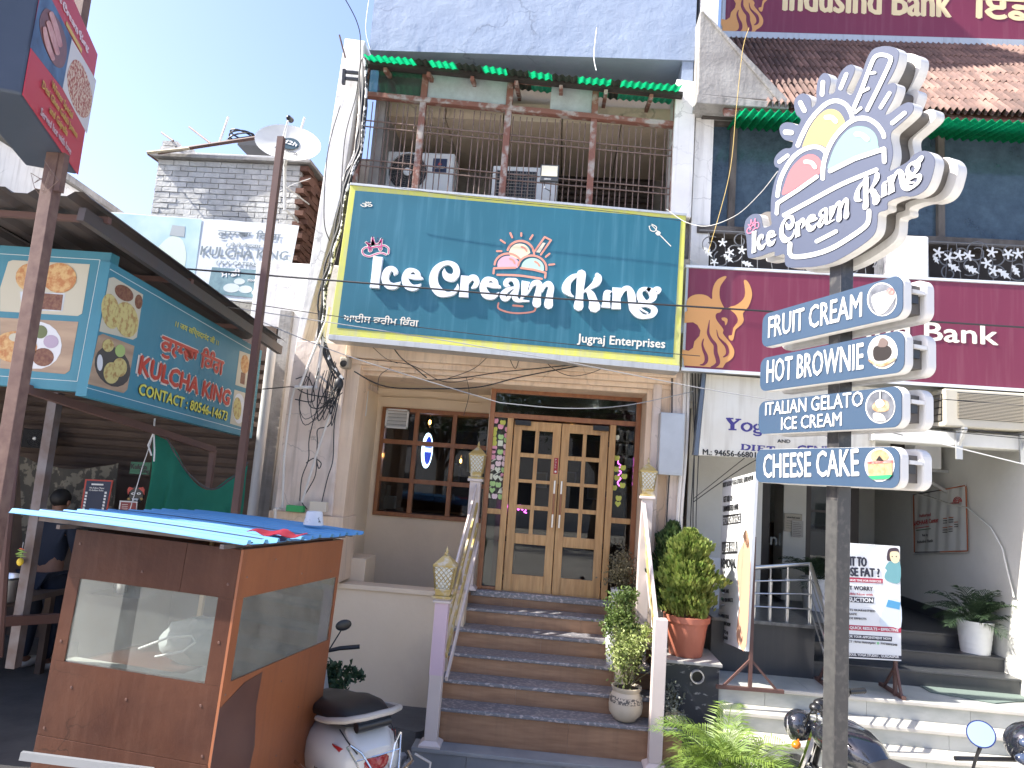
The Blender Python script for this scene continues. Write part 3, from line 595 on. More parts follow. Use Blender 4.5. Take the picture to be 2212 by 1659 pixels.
# letters: each entry is a list of strokes (x, y, width), in the zoomed crops
LET = {
 'I': ('A', [[(290, 398, 122), (278, 500, 118), (262, 640, 112), (252, 720, 112), (246, 796, 126)]], 0),
 'c': ('A', [[(492, 632, 8), (508, 585, 66), (466, 548, 62), (408, 580, 88), (378, 670, 92), (412, 750, 96), (480, 772, 82), (535, 750, 54), (574, 718, 6)]], 1),
 'e': ('A', [[(655, 648, 30), (740, 655, 62), (842, 672, 34)], [(800, 655, 60), (788, 606, 62), (735, 570, 48), (672, 590, 84), (632, 672, 88), (662, 758, 102), (730, 792, 82), (790, 776, 54), (832, 742, 6)]], 1),
 'C': ('A', [[(1132, 548, 6), (1130, 600, 58), (1165, 655, 92), (1240, 662, 92), (1282, 600, 84), (1262, 520, 78), (1182, 476, 52), (1090, 500, 62), (1020, 570, 88), (990, 670, 108), (1008, 770, 116), (1075, 850, 112), (1160, 874, 62), (1240, 856, 50), (1290, 800, 44), (1298, 745, 10)]], 1),
 'r': ('A', [[(1392, 640, 106), (1385, 720, 104), (1378, 820, 108), (1372, 910, 122)], [(1430, 735, 22), (1460, 672, 70), (1515, 668, 74), (1540, 715, 68), (1518, 765, 62), (1478, 792, 24)]], 0),
 'e2': ('A', [[(1640, 752, 30), (1730, 760, 62), (1830, 780, 34)], [(1785, 760, 60), (1772, 712, 62), (1718, 680, 48), (1658, 700, 84), (1618, 780, 88), (1648, 868, 102), (1716, 902, 82), (1778, 886, 54), (1822, 850, 6)]], 1),
 'a': ('B', [[(128, 452, 6), (75, 432, 64), (88, 386, 60), (140, 372, 38), (196, 395, 72), (212, 460, 70), (198, 540, 66), (190, 600, 78), (225, 634, 50), (290, 640, 30), (372, 644, 12)], [(180, 470, 20), (100, 500, 56), (35, 560, 72), (50, 612, 66), (102, 606, 46), (168, 520, 22)]], 0),
 'm': ('B', [[(326, 394, 104), (312, 470, 92), (298, 560, 62), (262, 620, 14)], [(270, 600, 22), (350, 540, 24), (400, 455, 30)], [(385, 470, 40), (420, 425, 60), (468, 410, 70), (500, 440, 76), (486, 520, 78), (470, 600, 92), (464, 672, 112)], [(530, 520, 26), (560, 450, 52), (612, 424, 68), (645, 470, 76), (632, 550, 84), (620, 620, 96), (613, 688, 116)]], 0),
 'K': ('B', [[(935, 588, 8), (880, 558, 52), (838, 490, 112), (862, 400, 84), (930, 335, 62), (1010, 312, 34)], [(1030, 304, 116), (1022, 400, 106), (1012, 500, 96), (1004, 610, 98), (994, 708, 124)], [(1228, 312, 52), (1240, 345, 96), (1225, 400, 100), (1165, 455, 62), (1055, 530, 20)], [(1100, 500, 40), (1150, 560, 92), (1180, 640, 108), (1196, 714, 152)]], 0),
 'i': ('B', [[(1412, 520, 8), (1360, 538, 76), (1350, 570, 92), (1345, 640, 92), (1338, 726, 118)]], 0),
 'n': ('B', [[(1478, 475, 112), (1474, 550, 102), (1472, 640, 106), (1468, 744, 120)], [(1522, 590, 26), (1560, 500, 58), (1625, 484, 62), (1660, 560, 98), (1672, 650, 98), (1690, 740, 100), (1752, 815, 86), (1830, 842, 52), (1920, 822, 62), (1952, 768, 84), (1930, 728, 58), (1850, 702, 34), (1760, 700, 56), (1746, 716, 34), (1790, 752, 26), (1870, 796, 16)]], 0),
 'g': ('B', [[(1855, 490, 44), (1920, 530, 98), (1935, 600, 88), (1862, 656, 44), (1790, 626, 84), (1764, 560, 72), (1790, 502, 54), (1855, 488, 42), (1900, 510, 60)], [(1930, 520, 26), (1968, 490, 52), (2012, 500, 58), (1998, 538, 34), (1972, 548, 8)], [(1800, 650, 46), (1755, 672, 40), (1760, 702, 46)]], 0)}
def zz(kind): return {'A': zA, 'B': zB}[kind]
SHX = [(k, [[(*zz(kd)(x, y), w_*(2212/4096)/3.16) for x, y, w_ in st] for st in sts], cap) for k, (kd, sts, cap) in LET.items()]
M_letter = mat('white_acrylic', (.78, .80, .82), .3, coat=.3)
LETTERS2D = []
for k, sts, cap in SHX:
    mb = MB()
    for i, st in enumerate(sts):
        o = outline(st, None, bool(cap) or i > 0, 6); LETTERS2D.append(o); plate(mb, SP, o, .046-.0012*i, .042)
    mb.build('raised_letter', M_letter, S, bevel=.004)
# printed sundae emblem
kk = (2212/4096)/2.4578
def st4(mb, pts, w_, off, n=5, pl=SP): plate(mb, pl, outline([(*z4(x, y), w_*kk) for x, y in pts], None, True, n), off, .001)
def arc(cx, cy, rx, ry, a0, a1, n=10, rot=0):
    return [(cx+rx*math.cos(R(a))*math.cos(R(rot))+ry*math.sin(R(a))*math.sin(R(rot)), cy-ry*math.sin(R(a))*math.cos(R(rot))+rx*math.cos(R(a))*math.sin(R(rot))) for a in [a0+(a1-a0)*i/n for i in range(n+1)]]
def fill4(mb, pts, off): plate(mb, SP, [z4(x, y) for x, y in pts], off, .001)
mb = MB(); fill4(mb, arc(562, 400, 104, 95, 2, 180, 14)+[(470, 440), (560, 460), (590, 450)], .0062); mb.build('scoop_print', mat('cream_print', (.72, .66, .44), .5), S)
mb = MB(); fill4(mb, arc(450, 520, 108, 95, 5, 180, 14, 4)+[(345, 540), (540, 545)], .0066); mb.build('scoop_print', mat('pink_print', (.68, .38, .44), .5), S)
mb = MB(); fill4(mb, arc(690, 545, 112, 98, 0, 180, 14, 8)+[(575, 540), (795, 580)], .0070); mb.build('scoop_print', mat('mint_print', (.42, .62, .50), .5), S)
M_coral = mat('coral_print', (.66, .27, .19), .5)
mb = MB(); o_ = .0078
for i, (q, w_) in enumerate([(arc(570, 400, 130, 120, 8, 165, 12), 22), (arc(450, 525, 135, 122, 35, 178, 12, 4), 20), (arc(685, 545, 140, 122, 0, 178, 12, 8), 20),
    ([(305, 598), (310, 548), (520, 542)], 20), ([(575, 545), (700, 562), (818, 592), (812, 640)], 20), ([(342, 612), (560, 620), (780, 652)], 20),
    ([(470, 202), (488, 245)], 20), ([(578, 202), (578, 230)], 18), ([(690, 222), (664, 262)], 19), ([(375, 270), (418, 300)], 18), ([(338, 380), (384, 380)], 18), ([(856, 404), (818, 436)], 18), ([(852, 514), (902, 508)], 18),
    ([(580, 336), (612, 350), (630, 378)], 18), ([(466, 455), (496, 468), (512, 498)], 18), ([(712, 482), (740, 498), (756, 524)], 18),
    ([(705, 410), (702, 392), (808, 240), (870, 272), (770, 414)], 18), ([(354, 890), (354, 942), (440, 978), (540, 990), (640, 984), (708, 966), (716, 922)], 17), ([(498, 914), (592, 922)], 20)]):
    n_ = 5
    if len(q) in (3, 4, 5) and q[0][0] in (305, 575, 705): n_ = 1
    if n_ == 1:
        for a, b_ in zip(q, q[1:]): st4(mb, [a, b_], w_, o_+.0002*(i % 4)); o_ += .00007
    else: st4(mb, q, w_, o_+.0002*(i % 4), n_)
    mb.build('sundae_stroke', M_coral, S); mb = MB()
mb = MB(); fill4(mb, [(790, 295), (818, 300), (760, 395), (722, 390)], .0074); mb.build('wafer_print', mat('pale_print', (.60, .55, .42), .5), S)
# crown with brim
M_mag = mat('magenta_print', (.48, .05, .20), .5); M_ivory = mat('ivory_print', (.72, .68, .58), .5)
kA = (2212/4096)/3.16
def stA(mb, pts, w_, off, n=4, pl=SP, f=None): plate(mb, pl, outline([(*(f or zA)(x, y), w_*kA) for x, y in pts], None, True, n), off, .001)
crown = [[(180, 315), (165, 250), (135, 215), (165, 232), (205, 240), (222, 150), (245, 225), (262, 240), (300, 232), (336, 172), (335, 235), (322, 285)], [(180, 290), (250, 275), (320, 268)]]
brim = [(392, 372), (330, 352), (260, 368), (180, 396), (110, 372), (92, 322), (130, 285), (170, 285), (182, 330), (212, 318), (200, 290), (270, 275), (300, 285), (315, 318), (338, 300), (330, 265), (380, 262), (425, 300), (420, 360)]
mb = MB()
for q in crown+[brim]: stA(mb, q, 30, .0060+.0003*(len(q) % 3), 4)
mb.build('crown_outline', M_ivory, S)
mb = MB()
for i, q in enumerate(crown+[brim]): stA(mb, q, 12, .0085+.0004*i, 4)
mb.build('crown_print', M_mag, S)
mb = MB()
for x, y in ((222, 148), (287, 166), (337, 172)): plate(mb, SP, [(zA(x, y)[0]+1.9*math.cos(a), zA(x, y)[1]+1.9*math.sin(a)) for a in [k*.7 for k in range(9)]], .0105, .001)
for x, y in ((190, 215), (287, 205)): plate(mb, SP, [zA(x, y-24), zA(x+20, y+14), zA(x, y+4), zA(x-18, y+16)], .0105, .001)
mb.build('crown_jewels', mat('navy_print', (.03, .035, .1), .5), S)
# om, trident, Punjabi line and owner's name
mb = MB(); tpx(mb, 'ॐ', SP, (778, 448), (804, 450), (779, 438), .035, .005); mb.build('om_symbol', M_ivory, S)
mb = MB(); tpx(mb, 'ਆਈਸ ਕਰੀਮ ਿਕੰਗ', SP, (742, 694), (903, 706), (743, 680), .03, .005); mb.build('lettering', M_ivory, S); mb = MB(); tpx(mb, 'Jugraj Enterprises', SP, (1247, 739), (1436, 752), (1249, 721), .035, .005); mb.build('lettering', M_ivory, S)
mb = MB(); K = lambda *q: [z4(*p) for p in q]
def s4(q, w_, n=4, e=0): plate(mb, SP, outline([(*z4(x, y), w_*kk) for x, y in q], None, True, n), .0055+e, .001)
s4([(1935, 215), (2048, 330)], 9); s4([(1925, 190), (1860, 125)], 7, e=.0004); s4([(1835, 135), (1850, 175), (1885, 185), (1905, 165), (1905, 140), (1862, 115)], 8, e=.0008); s4([(1835, 148), (1845, 128)], 4, e=.0012)
plate(mb, SP, K((1905, 190), (1930, 180), (1950, 200), (1935, 225), (1915, 225), (1895, 205)), .0071, .001)
mb.build('trident_print', M_ivory, S)
# ------------------------------------------------------------------ bank building on the right
K = thing('bank_building', 'bank building with a red tiled roof, dark upper windows and a recessed grey porch', 'building', (3, 8, 0))
M_bwall = mat('grey_cream_bank_wall', (.66, .655, .60), .7, col2=(.60, .595, .54), vs=1.6, bump=.002, bs=18, grime=.12, gcol=(.3, .3, .27))
M_maroon = mat('maroon_sign_vinyl', (.145, .018, .045), .5, col2=(.165, .022, .052), vs=.8, streak=.15, gcol=(.35, .18, .2))
M_gold = mat('gold_sign_vinyl', (.60, .30, .10), .5)
M_lett = mat('cream_sign_letter', (.68, .56, .32), .5, streak=.3, gcol=(.5, .42, .3))
M_lett2 = mat('pale_sign_letter', (.80, .76, .62), .5)
M_marble = mat('white_marble', (.48, .49, .455), .28, col2=(.30, .32, .295), vs=1.7, vlo=.42, vhi=.62, stretch=(1, 1, 2.5), detail=9, grime=.3, gcol=(.33, .34, .29), rnd=.14)
M_marble_edge = mat('cream_marble_edge', (.56, .53, .46), .3, col2=(.45, .43, .38), vs=2.5, detail=8)
M_btile = mat('black_step_tile', (.04, .044, .05), .3, col2=(.05, .052, .055), vs=3, streak=.2, gcol=(.10, .09, .08))
M_wglass = glass('bank_window_glass', (.22, .30, .36), 1.6, dust=.40, dcol=(.19, .28, .37))
M_tile = mat('clay_roof_tile', (.21, .125, .10), .8, col2=(.11, .068, .06), vs=5, vlo=.4, vhi=.65, rnd=.35, bump=.004, bs=60, grime=.45, gcol=(.10, .07, .06))
def k(name, mt, mb, **kw): return mb.build(name, mt, K, **kw)
def kb(name, mt, *q, **kw): mb = MB(); mb.box(*q); return k(name, mt, mb, **kw)
# structure
kb('upper_wall', M_bwall, 1.51, 9.12, 6.9, 6.6, 9.4, 8.7)
kb('floor_slab', M_concrete, 1.51, 7.5, 4.75, 6.4, 9.4, 4.95)
kb('porch_ceiling', M_bwall, 1.51, 7.45, 3.9, 6.4, 11, 4.7)
kb('porch_back_wall', M_bwall, 1.51, 10.7, .9, 4.8, 10.9, 3.9)
kb('porch_side_wall', M_bwall, 4.6, 7.0, .3, 4.8, 10.7, 3.9)
kb('front_wall', M_bwall, 4.8, 7.0, 0, 7.5, 7.3, 3.9)
kb('porch_left_wall', M_bwall, 1.51, 8.35, .9, 2.35, 8.5, 3.9)
kb('band_ledge', M_bwall, 3.1, 7.24, 3.28, 6.4, 7.5, 3.42, bevel=.01)
kb('ceiling_beam', M_bwall, 1.51, 9.0, 3.15, 4.6, 9.25, 3.9)
# gable wall with coping at the left end of the roof
TP = Fr(7.36)
mb = MB(); plate(mb, TP, [(1512, 25), (1519, 22), (1690, 218), (1508, 205)], 0, .3); k('gable_wall', M_concrete, mb, bevel=.01)
mb = MB(); plate(mb, TP, [(1517, 22), (1545, 48), (1712, 224), (1686, 222)], .03, .38); k('gable_coping', M_concrete, mb, bevel=.01)
mb = MB(); plate(mb, TP, [(1506, 203), (1704, 222), (1704, 236), (1504, 222)], .05, .4); k('cornice', M_concrete, mb, bevel=.008)
# clay roof: rows of barrel tiles
ex0, ez0, ey0, ex1, ez1, ey1 = 2.05, 6.80, 7.30, 6.3, 8.72, 9.02
pitch = math.atan2(ez1-ez0, ey1-ey0); slen = math.hypot(ez1-ez0, ey1-ey0); NC, NR = 62, 8; cw = (ex1-ex0)/NC; rl = slen/NR
base = MB(); base.prism([(1.55, ey0+.03, ez0-.05), (6.6, ey0+.03, ez0-.05), (6.6, ey1, ez1-.05), (1.55, ey1, ez1-.05)], (0, .02, -.06)); k('roof_boards', M_oldwood, base)
def tilemesh():
    mb = MB(); pr = [(-.5, -.022), (-.34, -.022), (-.3, 0), (-.18, .032), (0, .044), (.18, .032), (.3, 0), (.34, -.022), (.5, -.022)]
    vs = []; 
    for v in (0, 1):
        for x, z in pr: vs.append((x*cw*1.04, v*rl*1.08, z+(.0 if v else .012)))
    for v in (0, 1):
        for x, z in pr: vs.append((x*cw*1.04, v*rl*1.08, z-.008+(.0 if v else .012)))
    n = len(pr); fs = []
    for i in range(n-1): fs += [(i, i+1, n+i+1, n+i), (2*n+i+1, 2*n+i, 3*n+i, 3*n+i+1), (i+1, i, 2*n+i, 2*n+i+1)]
    return mb.add(vs, fs)
t0 = None; rest = MB(); cnt = 0
rot = Matrix.Rotation(pitch, 4, 'X')
for r in range(NR):
    for c in range(-3, NC):
        pos = Vector((ex0+(c+.5)*cw, ey0+math.cos(pitch)*r*rl, ez0+math.sin(pitch)*r*rl)) + Vector((0, 0, random.uniform(-.004, .006)))
        if pos.x < 1.95 and pos.z < 8.3: continue
        jr = (pitch+R(random.uniform(-.6, .6)), 0, R(random.uniform(-.7, .7)))
        if cnt < 290 and pos.x < 5.4:
            if t0 is None: t0 = tilemesh().build('roof_tile', M_tile, K, local=True, fix=False, smooth=True); t0.location = pos-WL[K.name]; t0.rotation_euler = jr
            else: inst(t0, pos-WL[K.name], K, rot=jr)
            cnt += 1
        else:
            q = tilemesh(); q.xf(Matrix.Translation(pos) @ Matrix.Rotation(jr[0], 4, 'X')); rest.add(q.v, q.f)
k('roof_tiles', M_tile, rest, fix=False, smooth=True, kind='stuff')
# green sheets under the eave
GZ0, GZ1 = at(1595, 236, 7.1).z, at(2212, 262, 7.1).z-.02
for u0, u1 in ((0, .19), (.19, .42), (.42, .63), (.63, 1)):
    def fn(u, v):
        x = lerp(1.66, 5.6, lerp(u0, u1, u)); z = lerp(GZ0, GZ1, (x-1.66)/3.9); y = lerp(7.1, 7.7, v)
        return (x, y, z+.020*math.sin(x*2*math.pi/.085)+(y-7.1)*.17)
    mb = MB(); mb.grid(fn, int(380*(u1-u0)), 2); k('eave_sheet', M_green, mb, fix=False, smooth=True)
M_greyw0 = mat('dark_eave_wood', (.06, .05, .045), .85)
kb('eave_beam', M_greyw0, 1.36, 7.56, 6.79, 6.3, 7.62, 6.86)
# upper window band
WY = 7.7
w0, w1 = at(1503, 492, WY).z, 6.86
M_greyw = mat('grey_weathered_wood', (.12, .105, .095), .85, col2=(.06, .052, .048), vs=7, bump=.004, bs=40, stretch=(1, 1, .4))
kb('window_sill', M_greyw, 1.36, 7.6, w0-.09, 6.4, 7.85, w0, bevel=.006)
xs2 = [1.36, at(1580, 400, WY).x, at(2028, 400, WY).x, 5.0, 6.4]
for x in xs2: kb('window_post', M_greyw, x-.035, 7.64, w0, x+.035, 7.76, w1, bevel=.004)
for x0, x1 in zip(xs2, xs2[1:]): kb('window_pane', M_wglass, x0+.035, WY, w0, x1-.035, WY+.006, w1-.05)
kb('window_transom', M_greyw, 1.36, 7.65, w1-.11, 6.4, 7.75, w1-.04)
kb('upper_room_wall', mat('upper_room_paint', (.40, .40, .36), .7), 1.51, 9.12, 4.95, 6.4, 9.3, 6.9)
kb('upper_room_ceiling', mat('upper_room_ceiling_paint', (.55, .55, .5), .7), 1.4, 7.8, 6.9, 6.4, 9.1, 6.95)
kb('curtain_box', mat('blue_grey_blind', (.13, .17, .21), .7), 1.6, 8.3, 5.0, 6.3, 8.33, 6.25)
# wrought-iron scroll railing in front of a dark recess
kb('recess_back', M_dark, 1.3, 7.75, 4.93, 6.4, 7.8, w0-.08)
kb('railing_pillar', M_white, at(1919, 520, 7.35).x, 7.32, 4.9, at(2004, 540, 7.35).x, 7.7, at(1960, 510, 7.35).z, bevel=.02)
M_scroll = mat('grey_wrought_iron', (.11, .115, .125), .5); M_leaf = mat('whitewashed_iron_leaf', (.62, .63, .62), .6)
RY = 7.45
def scroll(cx, cy, r, a0, turns, nm='scroll'):
    c = at(cx, cy, RY); rr = r*RY/F0; pts = []
    for i in range(22):
        t = i/21; a = R(a0)+t*turns*2*math.pi; q = rr*(1-.65*t); pts.append(c+Vector((q*math.cos(a), 0, q*math.sin(a))))
    mb = MB(); mb.tube(pts, .007, 5); k(nm, M_scroll, mb)
def flower(cx, cy, r):
    c = at(cx, cy, RY-.012); rr = r*RY/F0; mb = MB(); a0 = random.random()*6; pts = []
    for i in range(10):
        a = a0+i*math.pi/5; q = rr*(1 if i % 2 else .35); pts += [c+Vector((q*math.cos(a-.15), 0, q*math.sin(a-.15))), c+Vector((q*math.cos(a+.15), 0, q*math.sin(a+.15)))]
    mb.prism(pts, (0, .006, 0)); k('iron_flower', M_leaf, mb)
def oakleaf(cx, cy, r, ang):
    c = at(cx, cy, RY-.012); rr = r*RY/F0; sh_ = [(-1, 0), (-.6, .3), (-.5, .12), (-.1, .5), (0, .2), (.4, .45), (.4, .15), (1, 0), (.4, -.15), (.4, -.45), (0, -.2), (-.1, -.5), (-.5, -.12), (-.6, -.3)]
    ca, sa = math.cos(R(ang)), math.sin(R(ang)); mb = MB(); mb.prism([c+Vector((rr*(x*ca-y*sa), 0, rr*(x*sa+y*ca))) for x, y in sh_], (0, .006, 0)); k('iron_leaf', M_leaf, mb)
for q in ((1535, 530, 22, 60, 1.2), (1585, 545, 24, 200, 1.3), (1600, 520, 18, 20, 1.1), (1560, 560, 20, 120, 1), (1875, 560, 20, 300, 1.2), (1845, 580, 16, 60, 1), (2045, 560, 20, 40, 1.2), (2075, 548, 22, 150, 1.2), (2110, 545, 26, 20, 1.3), (2095, 575, 22, 240, 1.2), (2150, 552, 26, 170, 1.3), (2150, 590, 22, 330, 1), (2185, 550, 22, 60, 1.2), (2200, 585, 24, 200, 1.2), (2050, 590, 18, 100, 1)): scroll(*q)
for q in ((1561, 524, 10), (1577, 545, 10), (1603, 540, 10), (1543, 566, 9), (1865, 563, 12), (2027, 545, 12), (2050, 556, 12), (2072, 551, 12), (2093, 552, 12), (2132, 568, 12), (2147, 585, 12), (2143, 545, 12), (2178, 548, 12), (2200, 548, 12)): flower(*q)
for q in ((1530, 545, 15, 310), (1574, 558, 14, 320), (1615, 570, 14, 340), (2022, 560, 12, 300), (2062, 578, 16, 330), (2100, 582, 17, 330), (2170, 592, 17, 320), (2195, 585, 15, 300)): oakleaf(*q)
mb = MB(); mb.tube([(1.36, RY, 5.0), (6.3, RY, 5.0)], .008); mb.tube([(1.36, RY, w0-.12), (6.3, RY, w0-.12)], .008); k('railing_bar', M_scroll, mb)
for c in range(26):
    x = 1.5+c*.16
    if not (at(1919, 520, 7.45).x < x < at(2004, 520, 7.45).x): mb = MB(); mb.tube([(x, RY, 5.0), (x+random.uniform(-.06, .06), RY, w0-.12)], .004, 4); k('railing_rod', M_scroll, mb)
# ---- floors, steps, ramp
LZ = .93
for i, (x0, x1) in enumerate(((1.6, 2.42), (2.42, 3.30), (3.30, 4.15), (4.15, 5.0), (5.0, 6.0), (6.0, 7.2))):
    kb('landing_slab', M_marble, x0+.002, 6.93, LZ-.03, x1-.002, 7.55, LZ, bevel=.003)
tr = [(LZ, 6.90), (.765, 6.68), (.605, 6.45), (.445, 6.2)]
for i, (z, y) in enumerate(tr):
    yb = tr[i-1][1] if i else 7.5
    kb('step_tread', M_marble_edge, 1.6, y, z-.035, 7.2, yb+(.03 if i else -.55), z-(.0 if i else .001), bevel=.006)
    xx = 1.62+.35*(i % 2)
    zl_ = (tr[i+1][0] if i+1 < len(tr) else .0)
    cuts = [1.6]+[v for v in [1.6+.42+.9*j-(.3*(i % 3)) for j in range(7)] if v < 7.2]+[7.2]
    for x0, x1 in zip(cuts, cuts[1:]): kb('riser_slab', M_marble, x0+.0015, y+.03, zl_, x1-.0015, y+.08, z-.036)
    kb('step_core', M_concrete, 1.62, y+.081, 0, 7.2, yb+.1 if i else 7.6, z-.037)
for i, (y, z) in enumerate(((7.47, 1.085), (7.72, 1.225), (8.0, 1.37))):
    kb('black_step', M_btile, 2.2, y+.02, .93, 4.6, 10.7, z-.02); kb('black_nosing', M_btile, 2.2, y, z-.022, 4.6, y+(.30 if i < 2 else 2.7), z, bevel=.004)
kb('ramp_wall', M_btile, 1.62, 7.40, .9, 2.62, 8.4, at(1700, 1352, 7.4).z, bevel=.006)
kb('ramp_deck', mat('ramp_granite', (.10, .10, .10), .3, col2=(.2, .2, .19), vs=20), 1.62, 7.36, at(1700, 1352, 7.4).z, 2.66, 10.6, at(1700, 1352, 7.4).z+.03)
rz = at(1700, 1352, 7.4).z+.03
kb('skirting', M_btile, 4.575, 8.0, 1.37, 4.6, 10.7, 1.5)
# black plinth block with the drain pipe
PB = thing('plinth_block', 'black speckled stone block with a round drain pipe in its face, under the terracotta pot', 'plinth', (1.34, 7.1, .3))
mb = MB(); mb.box(1.05, 6.9, .3, 1.6, 7.5, 1.075); mb.build('block', mat('black_fossil_stone', (.03, .035, .045), .3, col2=(.28, .28, .27), vs=16, vlo=.62, vhi=.72, stretch=(1, 1, 1.8)), PB, bevel=.004)
mb = MB(); mb.box(1.03, 6.87, 1.077, 1.62, 7.5, 1.105); mb.build('top_slab', mat('grey_marble_top', (.42, .41, .39), .4, col2=(.3, .3, .28), vs=4), PB, bevel=.004)
pc = at(1506, 1462, 6.88); mb = MB()
mb.lathe([(.062, -.2), (.062, .035), (.05, .035), (.05, -.2)], (pc.x, 6.9, pc.z), 24, (0, -1, 0)); mb.build('drain_pipe', mat('grey_drain_pipe', (.35, .34, .31), .5), PB, smooth=True)
mb = MB(); mb.lathe([(.0495, 0), (.0495, .002)], (pc.x, 6.897, pc.z), 24, (0, -1, 0)); mb.build('pipe_shade_disc', M_black, PB)  # black disc: the shade inside the pipe mouth painted as colour
# ---- porch fittings
GY = 9.5
kb('porch_pillar', M_bwall, at(1690, 1200, GY).x, GY, 1.37, at(1740, 1200, GY).x, GY+.4, 3.9, bevel=.008)
M_bglass = glass('porch_glass', (.40, .46, .45), 1.6, dust=.06)
M_anod = mat('dark_anodised_frame', (.035, .028, .025), .4)
for x0, x1 in ((at(1600, 1200, GY).x, at(1655, 1200, GY).x), (at(1745, 1200, GY).x, at(1850, 1200, GY).x)):
    kb('glass_door', M_bglass, x0, GY+.1, 1.4, x1, GY+.108, 3.2)
    for x in (x0, x1): kb('door_frame', M_anod, x-.05, GY+.06, 1.37, x+.05, GY+.16, 3.3)
    kb('door_frame', M_anod, x0, GY+.06, 3.2, x1, GY+.16, 3.3); kb('frosted_band', mat('grey_vinyl_band', (.09, .095, .09), .5), x0, GY+.094, 1.95, x1, GY+.098, 2.25)
    kb('door_rail', M_anod, x0, GY+.08, 2.5, x1, GY+.13, 2.53)
mb = MB(); text(mb, 'Bank', Vector((at(1636, 1200, GY).x-.03, GY+.09, 2.04)), X_, Z_, N_, .42, .15, .02); k('door_lettering', mat('frost_letter', (.35, .37, .36), .6), mb)
kb('transom_panel', mat('brown_glass_panel', (.09, .045, .035), .4), at(1745, 1200, GY).x, GY+.05, 3.31, at(1860, 1200, GY).x, GY+.1, 3.55)
a = at(1694, 1108, GY-.01); b_ = at(1732, 1138, GY-.01)
mb = MB(); mb.box(a.x, GY-.02, at(1700, 1148, GY).z, b_.x, GY-.001, a.z); pq = mb.build('wall_plaque', mat('brass_grey_plaque', (.30, .28, .23), .4, metal=.3), K, bevel=.003)
mb = MB(); text(mb, 'IndusInd Bank Limited', Vector((a.x+.03, GY-.021, a.z-.06)), X_, Z_, N_, b_.x-a.x-.06, .022, .04)
for i in range(4): text(mb, ['Timings of business', 'Monday to Friday', 'Saturday and holidays', 'IndusInd Bank'][i], Vector((a.x+.03, GY-.021, a.z-.10-.03*i)), X_, Z_, N_, .16, .012, 0)
mb.build('lettering', M_black, pq, kind='stuff')
q0, q1 = at(1711, 1124, GY-.03), at(1735, 1161, GY-.03)
mb = MB(); mb.box(q0.x, GY-.027, q1.z, q1.x, GY-.024, q0.z); pn = mb.build('paper_notice', mat('grey_paper', (.42, .41, .38), .8), K)
mb = MB()
for i in range(9): mb.box(q0.x+.015, GY-.0285, q0.z-.03-.022*i, q1.x-random.uniform(.015, .05), GY-.0275, q0.z-.026-.022*i)
mb.build('text_lines', M_anod, pn, kind='stuff')
# counters seen through the glass
kb('counter', mat('counter_wood', (.12, .07, .05), .5), 2.2, 10.2, 1.37, 4.0, 10.5, 2.3); kb('cupboard', mat('pinkish_drawers', (.25, .20, .21), .5), 1.75, 9.9, 1.37, 2.3, 10.3, 2.3)
for r in range(4):
    for c in range(2): kb('drawer_handle', M_whitep, 1.85+c*.25, 9.88, 1.55+r*.2, 1.93+c*.25, 9.9, 1.58+r*.2)
kb('conduit_bundle', M_black, 3.7, 10.6, 2.9, 4.5, 10.69, 2.96)
# ---- signs of the bank
def bull(pl, f, par):
    zb = zm(2700, 1040, 2.765)
    T = lambda L: [f(*zb(x, y)) for x, y in L]
    body = cr([(128, 500), (132, 450), (170, 405), (230, 382), (300, 380), (360, 398), (408, 432), (412, 360), (430, 280), (470, 218), (520, 188), (560, 178), (568, 195), (530, 245), (500, 300), (492, 380), (505, 450), (545, 530)], 3)
    body += cr([(520, 550), (500, 578), (462, 590), (448, 625), (470, 680), (535, 765), (530, 810), (570, 865), (620, 930), (655, 1000), (645, 1070), (600, 1115), (560, 1140), (530, 1192)], 3)
    body += [(400, 1186), (98, 1166), (97, 1100), (78, 1058), (82, 990), (150, 1005), (200, 970), (215, 900), (270, 840), (282, 780), (250, 720), (200, 688), (104, 694), (110, 575), (140, 560)]
    mb = MB(); plate(mb, pl, T(body), .003, .002); mb.build('bull_print', M_gold, par)
    horn = cr([(765, 222), (790, 224), (830, 280), (852, 360), (845, 430), (810, 520), (750, 590), (762, 660), (735, 715), (670, 770), (655, 840), (640, 888), (615, 888), (595, 862), (595, 835), (632, 828), (645, 750), (690, 690), (692, 640), (660, 590), (590, 527), (660, 505), (730, 460), (772, 400), (775, 320), (762, 240)], 2)
    mb = MB(); plate(mb, pl, T(horn), .003, .002); mb.build('bull_print', M_gold, par)
    mb = MB(); plate(mb, pl, T(cr([(515, 640), (550, 635), (582, 655), (575, 700), (556, 722), (550, 680), (520, 665)], 2)), .003, .002); mb.build('bull_print', M_gold, par)
    for i, st in enumerate([[(382, 665, 6), (372, 740, 20), (368, 810, 30), (400, 880, 34), (445, 940, 40), (450, 1020, 44), (470, 1090, 46), (475, 1140, 44), (440, 1172, 34), (400, 1182, 12)], [(462, 772, 5), (478, 850, 14), (520, 900, 24), (565, 950, 34), (582, 1010, 32), (570, 1050, 26), (535, 1072, 10)], [(318, 872, 8), (302, 930, 20), (320, 1000, 30), (345, 1060, 38), (345, 1120, 38), (315, 1155, 26), (278, 1160, 8)]]):
        o = outline([(*f(*zb(x, y)), w_*.1953) for x, y, w_ in st], None, True, 4); mb = MB(); plate(mb, pl, o, .0048+.0004*i, .001); mb.build('bull_curl_print', M_maroon, par)
LS = thing('bank_sign', 'long maroon bank signboard with an orange bull, right beside the teal sign', 'sign', (3.4, 7.25, 3.86))
lp = Fr(7.2); c1, c2 = at(1482, 575, 7.2), at(1472, 797, 7.2)
